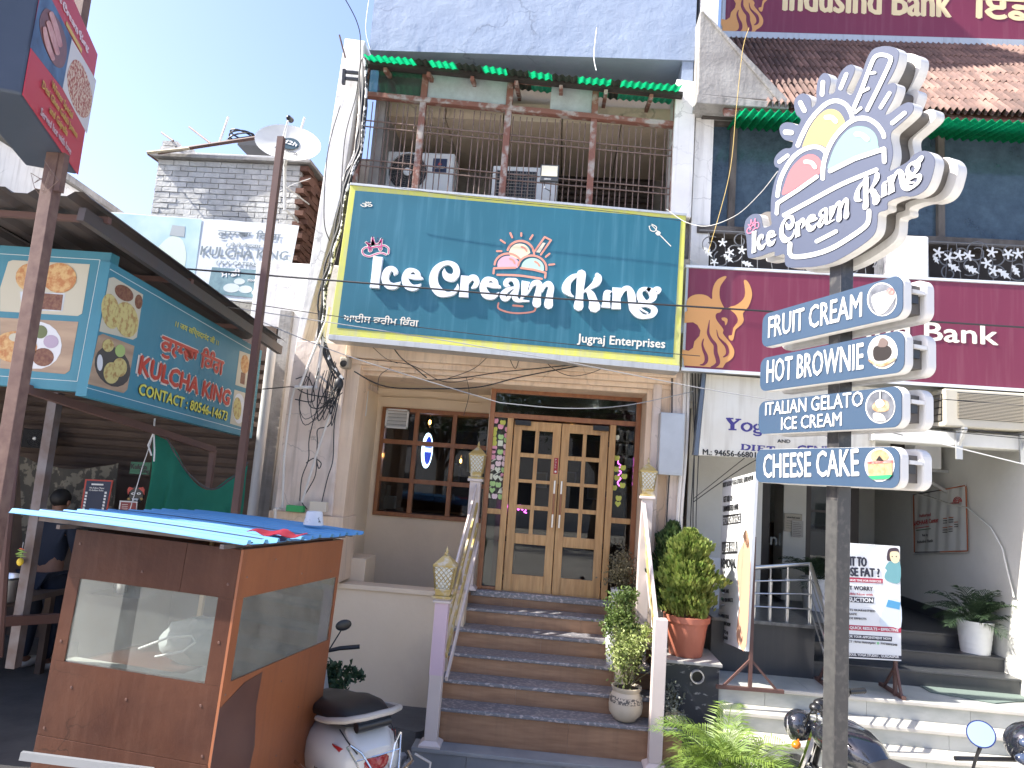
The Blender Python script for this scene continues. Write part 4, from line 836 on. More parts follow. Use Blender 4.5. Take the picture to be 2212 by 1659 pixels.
mb = MB(); mb.box(c1.x, 7.205, 3.865, 6.2, 7.42, 4.95); mb.build('box', M_alu, LS, bevel=.006)
mb = MB(); mb.box(c1.x+.03, 7.2, 3.885, 6.18, 7.2045, 4.925); mb.build('face', M_maroon, LS)
mb = MB(); mb.box(c1.x-.005, 7.19, 4.93, 6.2, 7.204, 4.957); mb.box(c1.x-.005, 7.19, 3.85, 6.2, 7.204, 3.882); mb.build('edge_trim', mat('bright_aluminium', (.75, .75, .72), .35, metal=.4), LS)
bull(lp, lambda x, y: (x, y), LS)
mb = MB(); tpx(mb, 'IndusInd Bank', lp, (1700, 717), (2155, 745), (1700, 678), .04, .003); mb.build('lettering', M_lett2, LS)
TS = thing('bank_sign', 'faded maroon bank signboard with yellowed letters above the red tiled roof', 'sign', (4, 9.05, 8.75))
tp = Fr(9.0); mb = MB(); mb.box(1.83, 9.005, 8.75, 6.9, 9.11, 10.6); mb.build('box', M_alu, TS)
mb = MB(); mb.box(1.87, 9.0, 8.80, 6.88, 9.004, 10.58); mb.build('face', M_maroon, TS)
mb = MB(); mb.box(1.8, 8.96, 8.70, 6.9, 9.0, 8.79); mb.build('edge_channel', M_alu, TS)
bull(tp, lambda x, y: (1566+(x-1484)*.81, 73+(y-795)*.81), TS)
mb = MB(); tpx(mb, 'IndusInd Bank', tp, (1692, 22), (2053, 37), (1693, -38), .04, .003); mb.build('lettering', M_lett, TS)
mb = MB(); tpx(mb, 'ਇੰਡਸਇੰਡ ਬੈਂਕ', tp, (2102, 38), (2560, 62), (2104, -12), .06, .003); mb.build('lettering', M_lett, TS)
# yoga sign
YS = thing('yoga_sign', 'stained white yoga and diet signboard hanging below the lower maroon bank sign', 'sign', (2.3, 7.42, 3.0))
yp = Fr(7.35); mb = MB(); plate(mb, yp, [(1526, 808), (1900, 838), (1888, 1001), (1509, 983)], 0, .12)
mb.build('board', mat('stained_white_board', (.66, .65, .58), .6, col2=(.60, .57, .48), vs=2, streak=.45, gcol=(.33, .29, .22)), YS)
mb = MB(); plate(mb, yp, [(1517, 806), (1525, 807), (1508, 984), (1499, 982)], -.002, .11); mb.build('side_channel', mat('slate_blue_metal', (.13, .16, .20), .4, metal=.5), YS)
M_nav = mat('navy_blue_paint', (.045, .035, .20), .5)
# chunky slab-serif strokes
def slab(mb, pl, strokes, f, ksc, off=.002, e=.0003):
    for i, (pts, w_) in enumerate(strokes):
        pts2 = [(*f(p[0], p[1]), (p[2] if len(p) > 2 else w_)*ksc) for p in pts]; plate(mb, pl, outline(pts2, None, False, 5 if len(pts) > 2 else 1), off+e*(i % 6), .001)
zy = zm(2780, 1470, 4.254); ky = .54004/4.254
mb = MB()
slab(mb, yp, [([(560, 868), (636, 960)], 62), ([(755, 880), (650, 965)], 34), ([(640, 930), (636, 1050)], 72), ([(527, 866), (655, 870)], 24), ([(690, 880), (788, 884)], 22), ([(570, 1054), (706, 1058)], 24),
  ([(880, 945, 30), (815, 975, 46), (806, 1030, 50), (850, 1072, 34), (900, 1078, 30), (950, 1040, 50), (955, 985, 46), (905, 950, 30), (880, 945, 30)], 40),
  ([(1060, 965, 24), (1010, 1000, 40), (1030, 1045, 34), (1080, 1050, 26), (1110, 1005, 36), (1075, 965, 24)], 30), ([(1030, 1060, 30), (1005, 1090, 34), (1060, 1110, 30), (1120, 1118, 34), (1110, 1150, 30), (1040, 1155, 24), (995, 1130, 26)], 30),
  ([(790, 1350), (800, 1350)], 3)], zy, ky)
slab(mb, yp, [([(815, 1305), (810, 1400)], 40), ([(785, 1303), (880, 1312)], 12), ([(776, 1394), (860, 1402)], 12), ([(870, 1315, 14), (930, 1345, 40), (900, 1392, 30), (840, 1400, 12)], 30),
  ([(1000, 1322), (992, 1412)], 40), ([(965, 1319), (1035, 1324)], 12), ([(955, 1408), (1030, 1415)], 12), ([(1095, 1330), (1088, 1420)], 40), ([(1060, 1328), (1190, 1338)], 14), ([(1110, 1374), (1160, 1378)], 12), ([(1180, 1338), (1176, 1362)], 14),
  ([(1060, 1416), (1190, 1424)], 14), ([(1290, 1345), (1284, 1430)], 40), ([(1220, 1345), (1365, 1352)], 18), ([(1230, 1345), (1225, 1370)], 14), ([(1358, 1352), (1355, 1378)], 14)], zy, ky, .002)
mb.build('lettering', M_nav, YS)
mb = MB(); tpx(mb, 'a Centre', yp, (1665, 934), (1830, 944), (1665, 905), .04, .002); mb.build('lettering', M_nav, YS); mb = MB(); tpx(mb, 'CENTRE', yp, (1722, 979), (1832, 984), (1722, 962), .05, .002); mb.build('lettering', M_nav, YS)
mb = MB(); tpx(mb, 'M.: 94656-66801', yp, (1518, 982), (1632, 989), (1518, 970), .04, .0025); mb.build('lettering', M_black, YS); mb = MB(); tpx(mb, 'AND', yp, (1679, 956), (1707, 957), (1679, 949), .04, .0025); mb.build('lettering', M_black, YS)
# porch banner on the side wall
AX = Pl((4.59, 0, 0), (-1, 0, 0))
AB = thing('porch_banner', 'creased white banner with an orange border and red sun emblem inside the porch', 'banner', (4.59, 9, 2.06))
mb = MB(); A_ = [AX(1970, 1065), AX(2088, 1045), AX(2092, 1195), AX(1972, 1197)]
def fb_(u, v): 
    p = lerp(lerp(A_[0], A_[1], u), lerp(A_[3], A_[2], u), v); return p+Vector((-.01-.008*math.sin(u*34+v*3)-.004*math.sin(v*20), 0, 0))
mb.grid(fb_, 40, 8, (.004, 0, 0)); mb.build('sheet', mat('grey_white_vinyl', (.55, .56, .53), .5), AB, smooth=True)
M_or = mat('orange_vinyl', (.42, .12, .04), .5); M_gn = mat('green_vinyl', (.03, .15, .06), .5); M_rd = mat('red_vinyl', (.45, .04, .04), .5); M_gr = mat('charcoal_print', (.06, .06, .065), .5)
bl = lambda q, w_, mt, nm: (lambda m_: (plate(m_, AX, outline([(*p, w_) for p in q], None, False, 1), .026, .003), m_.build(nm, mt, AB)))(MB())
for a, b_, mt in (((1972, 1069), (2030, 1059), M_gr), ((2030, 1059), (2084, 1049), M_or), ((2086, 1050), (2090, 1190), M_or), ((2090, 1190), (2030, 1192), M_or), ((2030, 1192), (1976, 1193), M_gr), ((1975, 1193), (1973, 1070), M_or)): bl([a, b_], 2.4, mt, 'border_print')
def at_(s, a, b_, h, mt, bd=.02): m_ = MB(); tpx(m_, s, AX, a, b_, (a[0], a[1]-h), bd, .028); m_.build('lettering', mt, AB)
at_('Authorised', (1991, 1118), (2016, 1115), 7, M_rd); at_('AADHAAR Center', (1978, 1136), (2033, 1128), 9, M_rd, .05); at_('Run by', (1998, 1159), (2010, 1158), 5, M_gr); at_('IndusInd Bank', (1987, 1174), (2021, 1171), 6, M_gr, .05); at_('AADHAAR', (2059, 1090), (2078, 1088), 4, M_rd, .04)
bl([(1978, 1141), (2006, 1137)], 1.6, M_rd, 'underline_print'); bl([(1979, 1146), (2010, 1142)], 1.6, M_gn, 'underline_print')
for rr in (3, 5.5, 8): bl([(2068-rr*1.1*math.cos(a), 1084-rr*1.3*math.sin(a)) for a in [i*math.pi/8 for i in range(9)]], 1.2, M_rd, 'sun_print')
for i, (x, y) in enumerate(((2041, 1120), (2053, 1118), (2065, 1128), (2040, 1140), (2053, 1138))):
    for j in range(3): bl([(x-4, y+j*5), (x+4+(i % 2)*2, y+j*5-.5)], 1.8, M_gr if j else M_or, 'document_print')
# ------------------------------------------------------------------ bank air conditioners
def acbox(loc, W_, D_, H_, label, gl=True):
    A_ = thing('air_conditioner', label, 'air conditioner', loc, 'air conditioners of the bank'); x, y, z = loc
    cas = mat('beige_ac_casing', (.50, .47, .38), .5, grime=.3, gcol=(.28, .24, .17))
    mb = MB(); mb.box(x-W_/2, y-D_/2, z, x+W_/2, y+D_/2, z+H_); mb.build('casing', cas, A_, bevel=.015)
    gx0, gx1 = x-W_/2+.12, x+W_*.25
    mb = MB(); mb.box(gx0, y-D_/2-.004, z+.08, gx1, y-D_/2-.001, z+H_-.03); mb.build('grille_well', M_black, A_)
    n = 18
    for i in range(n): 
        zz_ = z+.085+i*(H_-.12)/n; mb = MB(); mb.box(gx0, y-D_/2-.016, zz_, gx1, y-D_/2-.004, zz_+.008); mb.build('grille_slat', mat('tan_grille', (.36, .32, .24), .5), A_)
    for i in range(6):
        zz_ = z+.10+i*.055; mb = MB(); mb.box(gx1+.06, y-D_/2-.007, zz_, x+W_/2-.05, y-D_/2-.001, zz_+.02); mb.build('vent_rib', cas, A_, bevel=.003)
    mb = MB(); mb.box(x-W_/2-.004, y-D_/2+.04, z+.05, x-W_/2-.001, y+D_/2-.04, z+H_-.05); mb.build('side_grille', M_black, A_)
    for i in range(4):
        for j in range(2): mb = MB(); yy = y-D_/2+.04+(D_-.08)*j/2; zz_ = z+.05+(H_-.1)*i/4; mb.box(x-W_/2-.012, yy+.008, zz_+.006, x-W_/2-.005, yy+(D_-.08)/2-.008, zz_+(H_-.1)/4-.006); mb.build('side_louvre', mat('dark_tan_grille', (.12, .11, .09), .5), A_)
    return A_
a = at(2030, 838, 7.0); acbox((4.22, 7.36, 3.46), .98, .42, .37, 'large beige window air conditioner on brackets under the right end of the maroon sign')
for x in (3.9, 4.5):
    b_ = thing('wall_bracket', ('left' if x < 4.2 else 'right')+' rusty grey steel bracket under the large beige air conditioner', 'bracket', (x, 7.2, 3.3), 'brackets under the bank air conditioner')
    mb = MB(); mb.beam((x, 7.10, 3.44), (x, 7.5, 3.44), .03); mb.build('top_arm', M_alu, b_); mb = MB(); mb.beam((x, 7.12, 3.43), (x, 7.24, 3.27), .03); mb.build('strut', M_alu, b_); mb = MB(); mb.box(x-.03, 7.215, 3.15, x+.03, 7.235, 3.43); mb.build('wall_plate', M_alu, b_)
ac = thing('air_conditioner', 'white split air-conditioner outdoor unit on the porch side wall above the banner', 'air conditioner', (4.4, 9.2, 3.1), 'air conditioners of the bank')
mb = MB(); mb.box(4.2, 8.7, 3.12, 4.5, 9.4, 3.60); mb.build('casing', M_whitep, ac, bevel=.01)
mb = MB(); mb.box(4.05, 8.95, 3.15, 4.198, 9.38, 3.55); mb.build('coil', M_dark, ac)
mb = MB(); mb.beam((4.1, 8.75, 3.1), (4.6, 8.75, 3.1), .03); mb.beam((4.12, 8.75, 3.1), (4.59, 8.75, 2.86), .03); mb.build('bracket', M_alu, ac)
mb = MB(); mb.beam((4.1, 9.3, 3.1), (4.6, 9.3, 3.1), .03); mb.beam((4.12, 9.3, 3.1), (4.59, 9.3, 2.86), .03); mb.build('bracket', M_alu, ac)
# conduit running down the side wall, over the banner
pts = [AX(x, y, .03) for x, y in ((1925, 1062), (1968, 1064), (2010, 1074), (2050, 1088), (2090, 1097), (2110, 1115), (2140, 1140), (2165, 1185), (2175, 1230), (2190, 1290))]
mb = MB(); mb.tube(pts, .008); mb.build('conduit', M_bwall, label='white plastic conduit crossing the orange-bordered banner and dropping down the porch wall', cat='pipe')
# ------------------------------------------------------------------ standees
def standee(pl, q, label, feet, mt):
    s_ = thing('standee', label, 'standee', feet[0]); mb = MB(); plate(mb, pl, q, 0, .03); mb.build('board', mt, s_)
    return s_
p1, p2 = at(1551, 1382, 7.6), at(1610, 1406, 6.75); d = (p2-p1); d.z = 0; d.normalize(); n_ = Vector((d.y, -d.x, 0)); n_ = n_ if n_.y < 0 else -n_
SPL = Pl(p2, n_); M_poster = mat('white_poster', (.66, .68, .68), .45)
b1, b2 = Vector((p1.x, p1.y, LZ)), Vector((p2.x, p2.y, LZ))
S1 = standee(SPL, [(1561, 1039), (1632, 1019), (1611, 1407), (1551, 1382)], 'tall narrow hair removal poster stand angled beside the steel ramp railing', [lerp(b1, b2, .5)], M_poster)
M_rust = mat('brown_painted_tube', (.11, .055, .045), .6, grime=.3)
mb = MB(); nn = SPL.n
for b_, top in ((b1, 1.3), (b2, 1.35)):
    mb = MB(); q = b_-nn*.05; mb.beam(q, q+Vector((0, 0, top)), .03); mb.build('upright', M_rust, S1)
    mb = MB(); mb.beam(q-nn*.3+Vector((0, 0, .015)), q+nn*.3+Vector((0, 0, .015)), .035, .03); mb.build('foot', M_rust, S1)
    mb = MB(); mb.beam(q-nn*.24+Vector((0, 0, .02)), q+Vector((0, 0, .27)), .02); mb.build('brace', M_rust, S1); mb = MB(); mb.beam(q+nn*.24+Vector((0, 0, .02)), q+Vector((0, 0, .27)), .02); mb.build('brace', M_rust, S1)
mb = MB(); zs = zm(2650, 1850, 2.765)
def l1(s, a, b_, h, bd=.04, mt=M_black, off=.003): m_ = MB(); A_, B_ = zs(*a), zs(*b_); tpx(m_, s, SPL, A_, B_, (A_[0], A_[1]-h*.1953), bd, off); m_.build('lettering', mt, S1)
for q in ([(668, 585), (866, 560), (864, 672), (668, 697)], [(656, 878), (830, 872), (828, 1008), (656, 1014)]):
    mb = MB(); plate(mb, SPL, [zs(*p) for p in q], .0015, .001); mb.build('black_panel', M_black, S1)
l1('BODY & SOUL YOGA STUDIO, GURDASPUR', (672, 275), (1010, 195), 50, .02); l1('GET RID OF', (678, 440), (778, 425), 60); l1('UNWANTED HAIR', (676, 545), (845, 520), 62); l1('FROM CHIN & FACE', (674, 685), (862, 655), 72, .0, M_whitep)
l1('LASER HAIR', (662, 995), (824, 980), 95, .0, M_whitep); l1('REMOVAL', (653, 1160), (815, 1165), 95, .06)
z8 = zm(2300, 2000, 1.548)
def l2(s, a, b_, h, bd=.02): m_ = MB(); A_, B_ = z8(*a), z8(*b_); tpx(m_, s, SPL, A_, B_, (A_[0], A_[1]-h*.349), bd, .003); m_.build('lettering', M_gr, S1)
l2('100% RESULTS', (918, 520), (974, 520), 24); l2('100% SAFE', (917, 575), (955, 576), 22); l2('NO SIDE EFFECTS', (915, 630), (980, 632), 22); l2('BOOK YOUR', (910, 728), (955, 736), 22, .04); l2('APPOINTMENT NOW', (894, 765), (965, 786), 22, .04); l2('7973802248', (902, 812), (950, 835), 20, .04); l2('9465666801', (902, 850), (948, 868), 20, .04)
for y in (500, 558, 612):
    mb = MB(); plate(mb, SPL, [z8(909+6*math.cos(a), y+11*math.sin(a)) for a in [i*math.pi/4 for i in range(8)]], .003, .002); mb.build('green_badge', mat('teal_badge', (.08, .25, .18), .5), S1)
M_skin = mat('skin_print', (.52, .30, .20), .5)
for q, mt in (([(1010, 340), (1048, 250), (1060, 190), (1075, 230), (1085, 400), (1060, 900), (1010, 890), (1000, 800), (1020, 640), (1005, 480)], M_skin), ([(1040, 220), (1060, 185), (1078, 260), (1070, 300), (1050, 260)], mat('hair_print', (.10, .06, .04), .5)), ([(1035, 10), (1075, 0), (1072, 80), (1050, 140), (1040, 80)], mat('pale_blue_print', (.40, .50, .62), .5))):
    mb = MB(); plate(mb, SPL, [z8(*p) for p in cr(q, 3, True)], .003, .002); mb.build('photo_print', mt, S1)
# second standee
p1 = at(1786, 1415, 7.0); p2 = at(1947, 1425, 7.0); S2P = Fr(7.0)
S2 = standee(S2P, [(1786, 1170), (1944, 1180.5), (1947, 1428), (1784, 1419)], 'weight-loss poster stand with a cartoon woman, half hidden behind the black street pole', [Vector(((p1.x+p2.x)/2, 7.1, LZ))], M_poster)
for x in (p1.x+.03, p2.x-.03):
    mb = MB(); mb.beam((x, 7.05, LZ), (x, 7.05, 2.2), .03); mb.build('upright', M_rust, S2)
    mb = MB(); mb.beam((x+.02, 6.92, LZ+.015), (x+.02, 7.40, LZ+.015), .035, .03); mb.build('foot', M_rust, S2)
    mb = MB(); mb.beam((x+.01, 6.95, LZ+.02), (x, 7.05, LZ+.30), .02); mb.build('brace', M_rust, S2); mb = MB(); mb.beam((x, 7.28, LZ+.02), (x, 7.05, LZ+.26), .02); mb.build('brace', M_rust, S2)
z9 = zm(3000, 1900, 1.415)
def l3(s, a, b_, h, bd=.03, mt=M_gr, par=S2, off=.003): m_ = MB(); A_, B_ = z9(*a), z9(*b_); tpx(m_, s, S2P, A_, B_, (A_[0], A_[1]-h*.3816), bd, off); m_.build('lettering', mt, par)
def p3(q, mt, nm='print', off=.0015, c=0): m_ = MB(); plate(m_, S2P, [z9(*p) for p in (cr(q, 3, True) if c else q)], off, .001); m_.build(nm, mt, S2)
M_crim = mat('crimson_print', (.42, .03, .07), .5); M_navp = mat('dark_navy_print', (.02, .022, .04), .5)
l3('WANT TO', (480, 506), (658, 518), 50, .07, M_navp); l3('LOOSE FAT ?', (472, 566), (732, 577), 46, .07, M_navp)
p3([(440, 573), (752, 588), (751, 614), (440, 600)], M_crim); l3("IF YOU DON'T HAVE TIME FOR EXERCISE", (450, 594), (742, 608), 11, .04, M_whitep)
l3("DON'T WORRY", (490, 645), (694, 655), 22, .06, M_navp); l3('This is Possible Now with', (460, 672), (694, 684), 13, .02, M_crim); p3([(470, 682), (702, 694), (699, 727), (468, 714)], M_navp); l3('LIPO SUCTION', (484, 711), (694, 720), 22, .06, M_whitep)
l3('RESULTS GUARANTEED', (512, 765), (708, 776), 11, .05); l3('100% SAFE', (510, 789), (604, 793), 11, .05); l3('NO SIDE EFFECTS', (512, 812), (658, 820), 11, .05)
p3([(438, 842), (855, 864), (855, 894), (438, 872)], M_crim); l3('SAFE • QUICK RESULTS • EFFECTIVE', (500, 866), (838, 886), 15, .06, M_whitep)
p3([(530, 899), (804, 916), (803, 942), (529, 925)], M_navp); l3('BOOK YOUR APPOINTMENT NOW', (535, 916), (797, 933), 13, .05, M_whitep)
l3('CONTACT : RIYA MAHAJAN', (495, 942), (708, 957), 11, .05); l3('7973802248', (738, 958), (832, 967), 11, .05); p3([(718, 945), (731, 946), (731, 960), (718, 959)], mat('chat_green', (.2, .5, .25), .5))
p3([(438, 1000), (858, 1024), (858, 1046), (438, 1022)], M_navp, off=.0012); l3('BODY & SOUL YOGA STUDIO , GURDASPUR', (490, 1017), (842, 1036), 13, .05, M_whitep)
# cartoon woman and the machine on the poster
p3([(775, 480), (782, 425), (810, 412), (840, 420), (847, 470), (845, 490), (800, 488)], mat('dark_hair_print', (.05, .03, .04), .5), off=.0018, c=1)
p3([(793, 440), (815, 432), (843, 440), (845, 485), (820, 500), (797, 480)], mat('cream_face_print', (.75, .62, .38), .5), off=.0028, c=1)
p3([(790, 490), (847, 490), (848, 607), (790, 605), (763, 585), (765, 560), (775, 540), (765, 525)], mat('dusty_teal_print', (.14, .33, .35), .5), off=.0024, c=1)
for x in (805, 828): p3([(x-3, 458), (x+3, 458), (x+3, 465), (x-3, 465)], M_navp, off=.0036)
p3([(738, 850), (745, 780), (790, 705), (850, 715), (855, 860), (800, 858)], mat('pale_blue_machine_print', (.55, .63, .68), .5), off=.0018, c=1)
p3([(782, 705), (852, 722), (846, 762), (770, 745)], mat('screen_blue_print', (.07, .28, .48), .5), off=.0032)
# ------------------------------------------------------------------ steel ramp railing
RR = thing('ramp_railing', 'brushed steel handrail with four posts round the ramp before the bank door', 'railing', (2.1, 7.5, rz))
ry = 7.45
tops = [at(x, y, ry) for x, y in ((1560, 1230), (1631, 1228), (1665, 1226), (1702, 1224), (1750, 1219))]
mb = MB(); mb.tube([tops[0], tops[-1], atz(1812, 1412, LZ+.45)], .024, 10); mb.build('handrail', M_steel, RR, smooth=True)
for t in tops[1:]:
    mb = MB(); mb.tube([(t.x, ry, rz), (t.x, ry, t.z-.11)], .02, 10); mb.tube([(t.x, ry, t.z-.11), (t.x, ry, t.z)], .009, 8); mb.build('post', M_steel, RR, smooth=True)
for f in (.25, .5, .74):
    A_ = Vector((tops[0].x, ry-.026, lerp(rz, tops[0].z, f))); B_ = Vector((tops[-1].x, ry-.026, lerp(rz, tops[-1].z, f))); C_ = atz(1812, 1412, LZ+.45); C_ = C_+Vector((0, 0, (f-1)*.5)); mb = MB(); mb.tube([A_, B_, C_], .009, 8); mb.build('mid_rail', M_steel, RR, smooth=True)
mb = MB(); mb.tube([(C_.x, C_.y, LZ), (C_.x, C_.y, LZ+.45)], .02, 10); mb.build('post', M_steel, RR, smooth=True)
# white board at the foot of the ramp
a = at(1536, 1204, 7.9); b_ = at(1566, 1345, 7.9); BD = thing('notice_board', 'white lettered board behind the terracotta pot and the tall hair removal poster', 'sign', (a.x+.12, 7.9, rz))
mb = MB(); mb.box(a.x-.1, 7.9, rz, b_.x+.1, 7.92, a.z); mb.build('board', M_poster, BD)
mb = MB(); text(mb, 'do', Vector((a.x+.30, 7.898, a.z-.45)), X_, Z_, N_, .10, .08, .06); text(mb, 'NI', Vector((a.x+.16, 7.898, rz+.16)), X_, Z_, N_, .12, .09, .06); mb.build('lettering', M_gr, BD)
# green rubber mat on the landing
mp = [atz(x, y, LZ+.004) for x, y in ((1960, 1465), (2140, 1478), (2245, 1512), (2150, 1520), (2010, 1496))]
mb = MB(); mb.prism([p+Vector((0, 0, 0)) for p in mp], (0, 0, .006)); mb.build('floor_mat', mat('grey_green_mat', (.13, .17, .15), .9, bump=.002, bs=90), label='grey-green doormat lying on the marble landing before the black steps', cat='mat')
# ------------------------------------------------------------------ left: brick house, banner, dish
BH = thing('brick_building', 'small rough brick house washed in flaking white behind the white catering banner', 'building', (-4.4, 8.8, 0))
M_brick = mat('whitewashed_brick', (.62, .62, .59), .9, col2=(.46, .46, .44), vs=6, bump=.012, bs=28, rnd=.10, grime=.25, gcol=(.22, .2, .18))
M_mortar = mat('whitewashed_mortar', (.55, .55, .55), .95, col2=(.45, .45, .44), vs=8, bump=.01, bs=30)
M_rbrick = mat('bare_dark_brick', (.14, .07, .05), .9, bump=.01, bs=30, rnd=.25)
BY = 8.6; bx0, bx1 = -5.50, -3.45; bzt = 6.47
mb = MB(); mb.box(bx0, BY, 0, bx1-.11, 11, bzt); BH_w = mb.build('wall', M_mortar, BH)
br0 = None; rh = .0735; n = 0
for r in range(24):
    z = bzt-.01-(r+1)*rh
    if z < 4.75: break
    x = bx0-(.11 if r % 2 else 0)
    while x < bx1-.13:
        w_ = .215; x0 = max(x, bx0); x1 = min(x+w_, bx1-.12)
        if x1-x0 > .05:
            full = abs(x1-x0-w_) < 1e-3; pos = Vector(((x0+x1)/2, BY-.008+random.uniform(-.007, .004), z+rh/2))-WL[BH.name]
            if br0 is None:
                q = MB(); hx, hy, hz = .1025, .012, .0315
                q.add([(-hx, -hy, -hz), (hx, -hy, -hz), (hx, -hy, hz), (-hx, -hy, hz), (-hx-.003, hy, -hz-.003), (hx+.003, hy, -hz-.003), (hx+.003, hy, hz+.003), (-hx-.003, hy, hz+.003)], [(0, 1, 2, 3), (1, 0, 4, 5), (2, 1, 5, 6), (3, 2, 6, 7), (0, 3, 7, 4)])
                br0 = q.build('brick', M_brick, BH, local=True); br0.location = pos
                if not full: br0.scale = ((x1-x0)/w_, 1, 1)
            else: inst(br0, pos, BH, rot=(0, R(random.uniform(-.8, .8)), 0), scale=((x1-x0-.006)/.209, 1, random.uniform(.93, 1.05)))
            n += 1
        x += w_
sb = None
for r in range(26):
    z = bzt-.02-(r+1)*.075
    for c in range(3):
        pos = Vector((bx1-.06, BY+.05+c*.23+(.11 if r % 2 else 0), z+.037))-WL[BH.name]
        if sb is None: q = MB(); q.box(-.055, -.105, -.032, .055+.0, .105, .032); sb = q.build('brick', M_rbrick, BH, local=True); sb.location = pos
        else: inst(sb, pos+Vector((random.uniform(-.03, .02), 0, 0)), BH, rot=(0, 0, R(random.uniform(-3, 3))))
mb = MB(); mb.box(bx0-.09, BY-.10, bzt+.002, bx1+.03, BY+.6, bzt+.05); mb.build('coping', M_concrete, BH, bevel=.006)
mb = MB(); mb.box(bx0+.05, BY-.02, bzt+.051, bx1-.1, BY+.3, bzt+.11); mb.build('coping', M_mortar, BH, bevel=.01)
for i, (x, z) in enumerate(((bx0+.1, .055), (bx0+.32, .055), (bx0+.12, .13), (bx1-.5, .11), (bx1-.25, .11))):
    q = MB(); q.box(x-.1, BY-.02, bzt+z+.06, x+.1, BY+.09, bzt+z+.125); q.build('brick', M_brick, BH)
mb = MB(); mb.box(-3.5, 9.25, 0, -2.45, 9.45, 6.9); mb.build('gap_fill_wall', mat('dark_gap_fill', (.10, .09, .085), .9, col2=(.05, .045, .04), vs=4), BH)  # added wall closing the gap; the gap's shade is put into its dark colour
mb = MB(); mb.box(-3.75, 8.05, 0, XL+.0, 8.4, 5.0); mb.build('lower_wall', M_white, BH, bevel=.01)
mb = MB(); mb.box(-3.36, 7.98, 0, -3.22, 8.2, 4.4); mb.build('downpipe_chase', M_concrete, BH)
# things lying on its roof
def rod(a, b_, Ya, Yb, r, mt, label, cat='rod', group=None, seg=6):
    mb = MB(); mb.tube([at(*a, Ya), at(*b_, Yb)], r, seg); return mb.build('metal_rod' if cat == 'rod' else cat.replace(' ', '_'), mt, label=label, cat=cat, group=group)
zo = zm(0, 0, 1.58)
rod(zo(1022, 838), zo(1095, 890), 8.7, 8.5, .014, M_iron, 'short dark pipe end poking from the left corner of the brick house roof')
rod(zo(1196, 802), zo(1330, 905), 8.9, 8.6, .014, M_iron, 'dark steel pipe slanting up from the middle of the brick roof')
rod(zo(1443, 738), zo(1380, 920), 8.8, 8.8, .013, M_pipe, 'pale thin pipe standing on the brick roof left of the black coil')
rod(zo(1925, 742), zo(1885, 880), 8.8, 8.8, .013, M_pipe, 'pale thin pipe standing on the brick roof behind the satellite dish')
rod(zo(1000, 965), zo(1640, 868), 8.45, 8.5, .026, M_rust, 'long rusty pipe lying across the front of the brick roof', 'pipe', seg=8)
rod(zo(930, 965), zo(1195, 938), 8.4, 8.42, .02, mat('bamboo', (.45, .38, .26), .7), 'pale bamboo pole end lying under the rusty roof pipe', 'pole')
rod(zo(935, 975), zo(995, 1018), 8.4, 8.6, .012, M_rust, 'short rusty bracket under the overhanging bamboo pole')
mb = MB()
for i in range(5):
    c = at(*zo(1520, 900), 8.9)+Vector((0, 0, .02*i-.03)); r = .19-.008*i; mb.tube([c+Vector((r*math.cos(a), .4*r*math.sin(a), .05*math.sin(a+i)+.06)) for a in [k*math.pi/12 for k in range(24)]], .012, 5, closed=True)
mb.build('hose_coil', M_cable, label='coil of black hose lying on the brick roof left of the satellite dish', cat='hose', kind=None)
mb = MB(); mb.box(*at(*zo(1500, 915), 8.7), *(at(*zo(1660, 905), 8.7)+Vector((0, .3, .06)))); mb.build('plank', mat('black_board', (.03, .035, .045), .6), label='dark board on the brick roof beneath the hose coil', cat='board')
# satellite dish
DY = 7.9; dc = at(*zo(1822, 935), DY)
D = thing('satellite_dish', 'off-white satellite dish with a dark round badge at the brick house corner', 'satellite dish', dc+Vector((0, .1, -.95)))
M_dish = mat('grey_white_dish', (.60, .60, .57), .45, col2=(.52, .52, .49), vs=5)
q = (Vector((-.12, -.93, .36))).to_track_quat('Z', 'Y') if False else Vector((.05, -.86, .5)).normalized().rotation_difference(Vector((0, 0, 1))).inverted()
rx, rz_ = .385, .33
def dsh(r, a, dp=0.0):
    p = Vector((rx*r*math.cos(a), rz_*r*math.sin(a), .085*r*r-.0+dp)); return p
tilt = Matrix.Translation(dc) @ Matrix.Rotation(R(12), 4, 'Y') @ Matrix.Rotation(R(8), 4, 'Z') @ Matrix.Rotation(R(58), 4, 'X')
mb = MB(); ns, nr = 36, 6
for side in (0, -.008):
    k0 = len(mb.v); mb.v.append(Vector((0, 0, side))); 
    for i in range(1, nr+1):
        for j in range(ns): mb.v.append(dsh(i/nr, 2*math.pi*j/ns, side))
    for j in range(ns): mb.f.append((k0, k0+1+j, k0+1+(j+1) % ns))
    for i in range(nr-1):
        for j in range(ns): l = (j+1) % ns; mb.f.append((k0+1+i*ns+j, k0+1+(i+1)*ns+j, k0+1+(i+1)*ns+l, k0+1+i*ns+l))
n1 = 1+nr*ns
for j in range(ns): l = (j+1) % ns; mb.f.append((1+(nr-1)*ns+j, 1+(nr-1)*ns+l, n1+1+(nr-1)*ns+l, n1+1+(nr-1)*ns+j))
mb.xf(tilt); mb.build('reflector', M_dish, D, smooth=True)
mb = MB(); mb.prism([tilt @ Vector((.11*math.cos(a), .06+.11*math.sin(a), .022)) for a in [k*math.pi/10 for k in range(20)]], (tilt.to_3x3() @ Vector((0, 0, .003)))); mb.build('badge', mat('dark_teal_badge', (.02, .05, .07), .5), D)
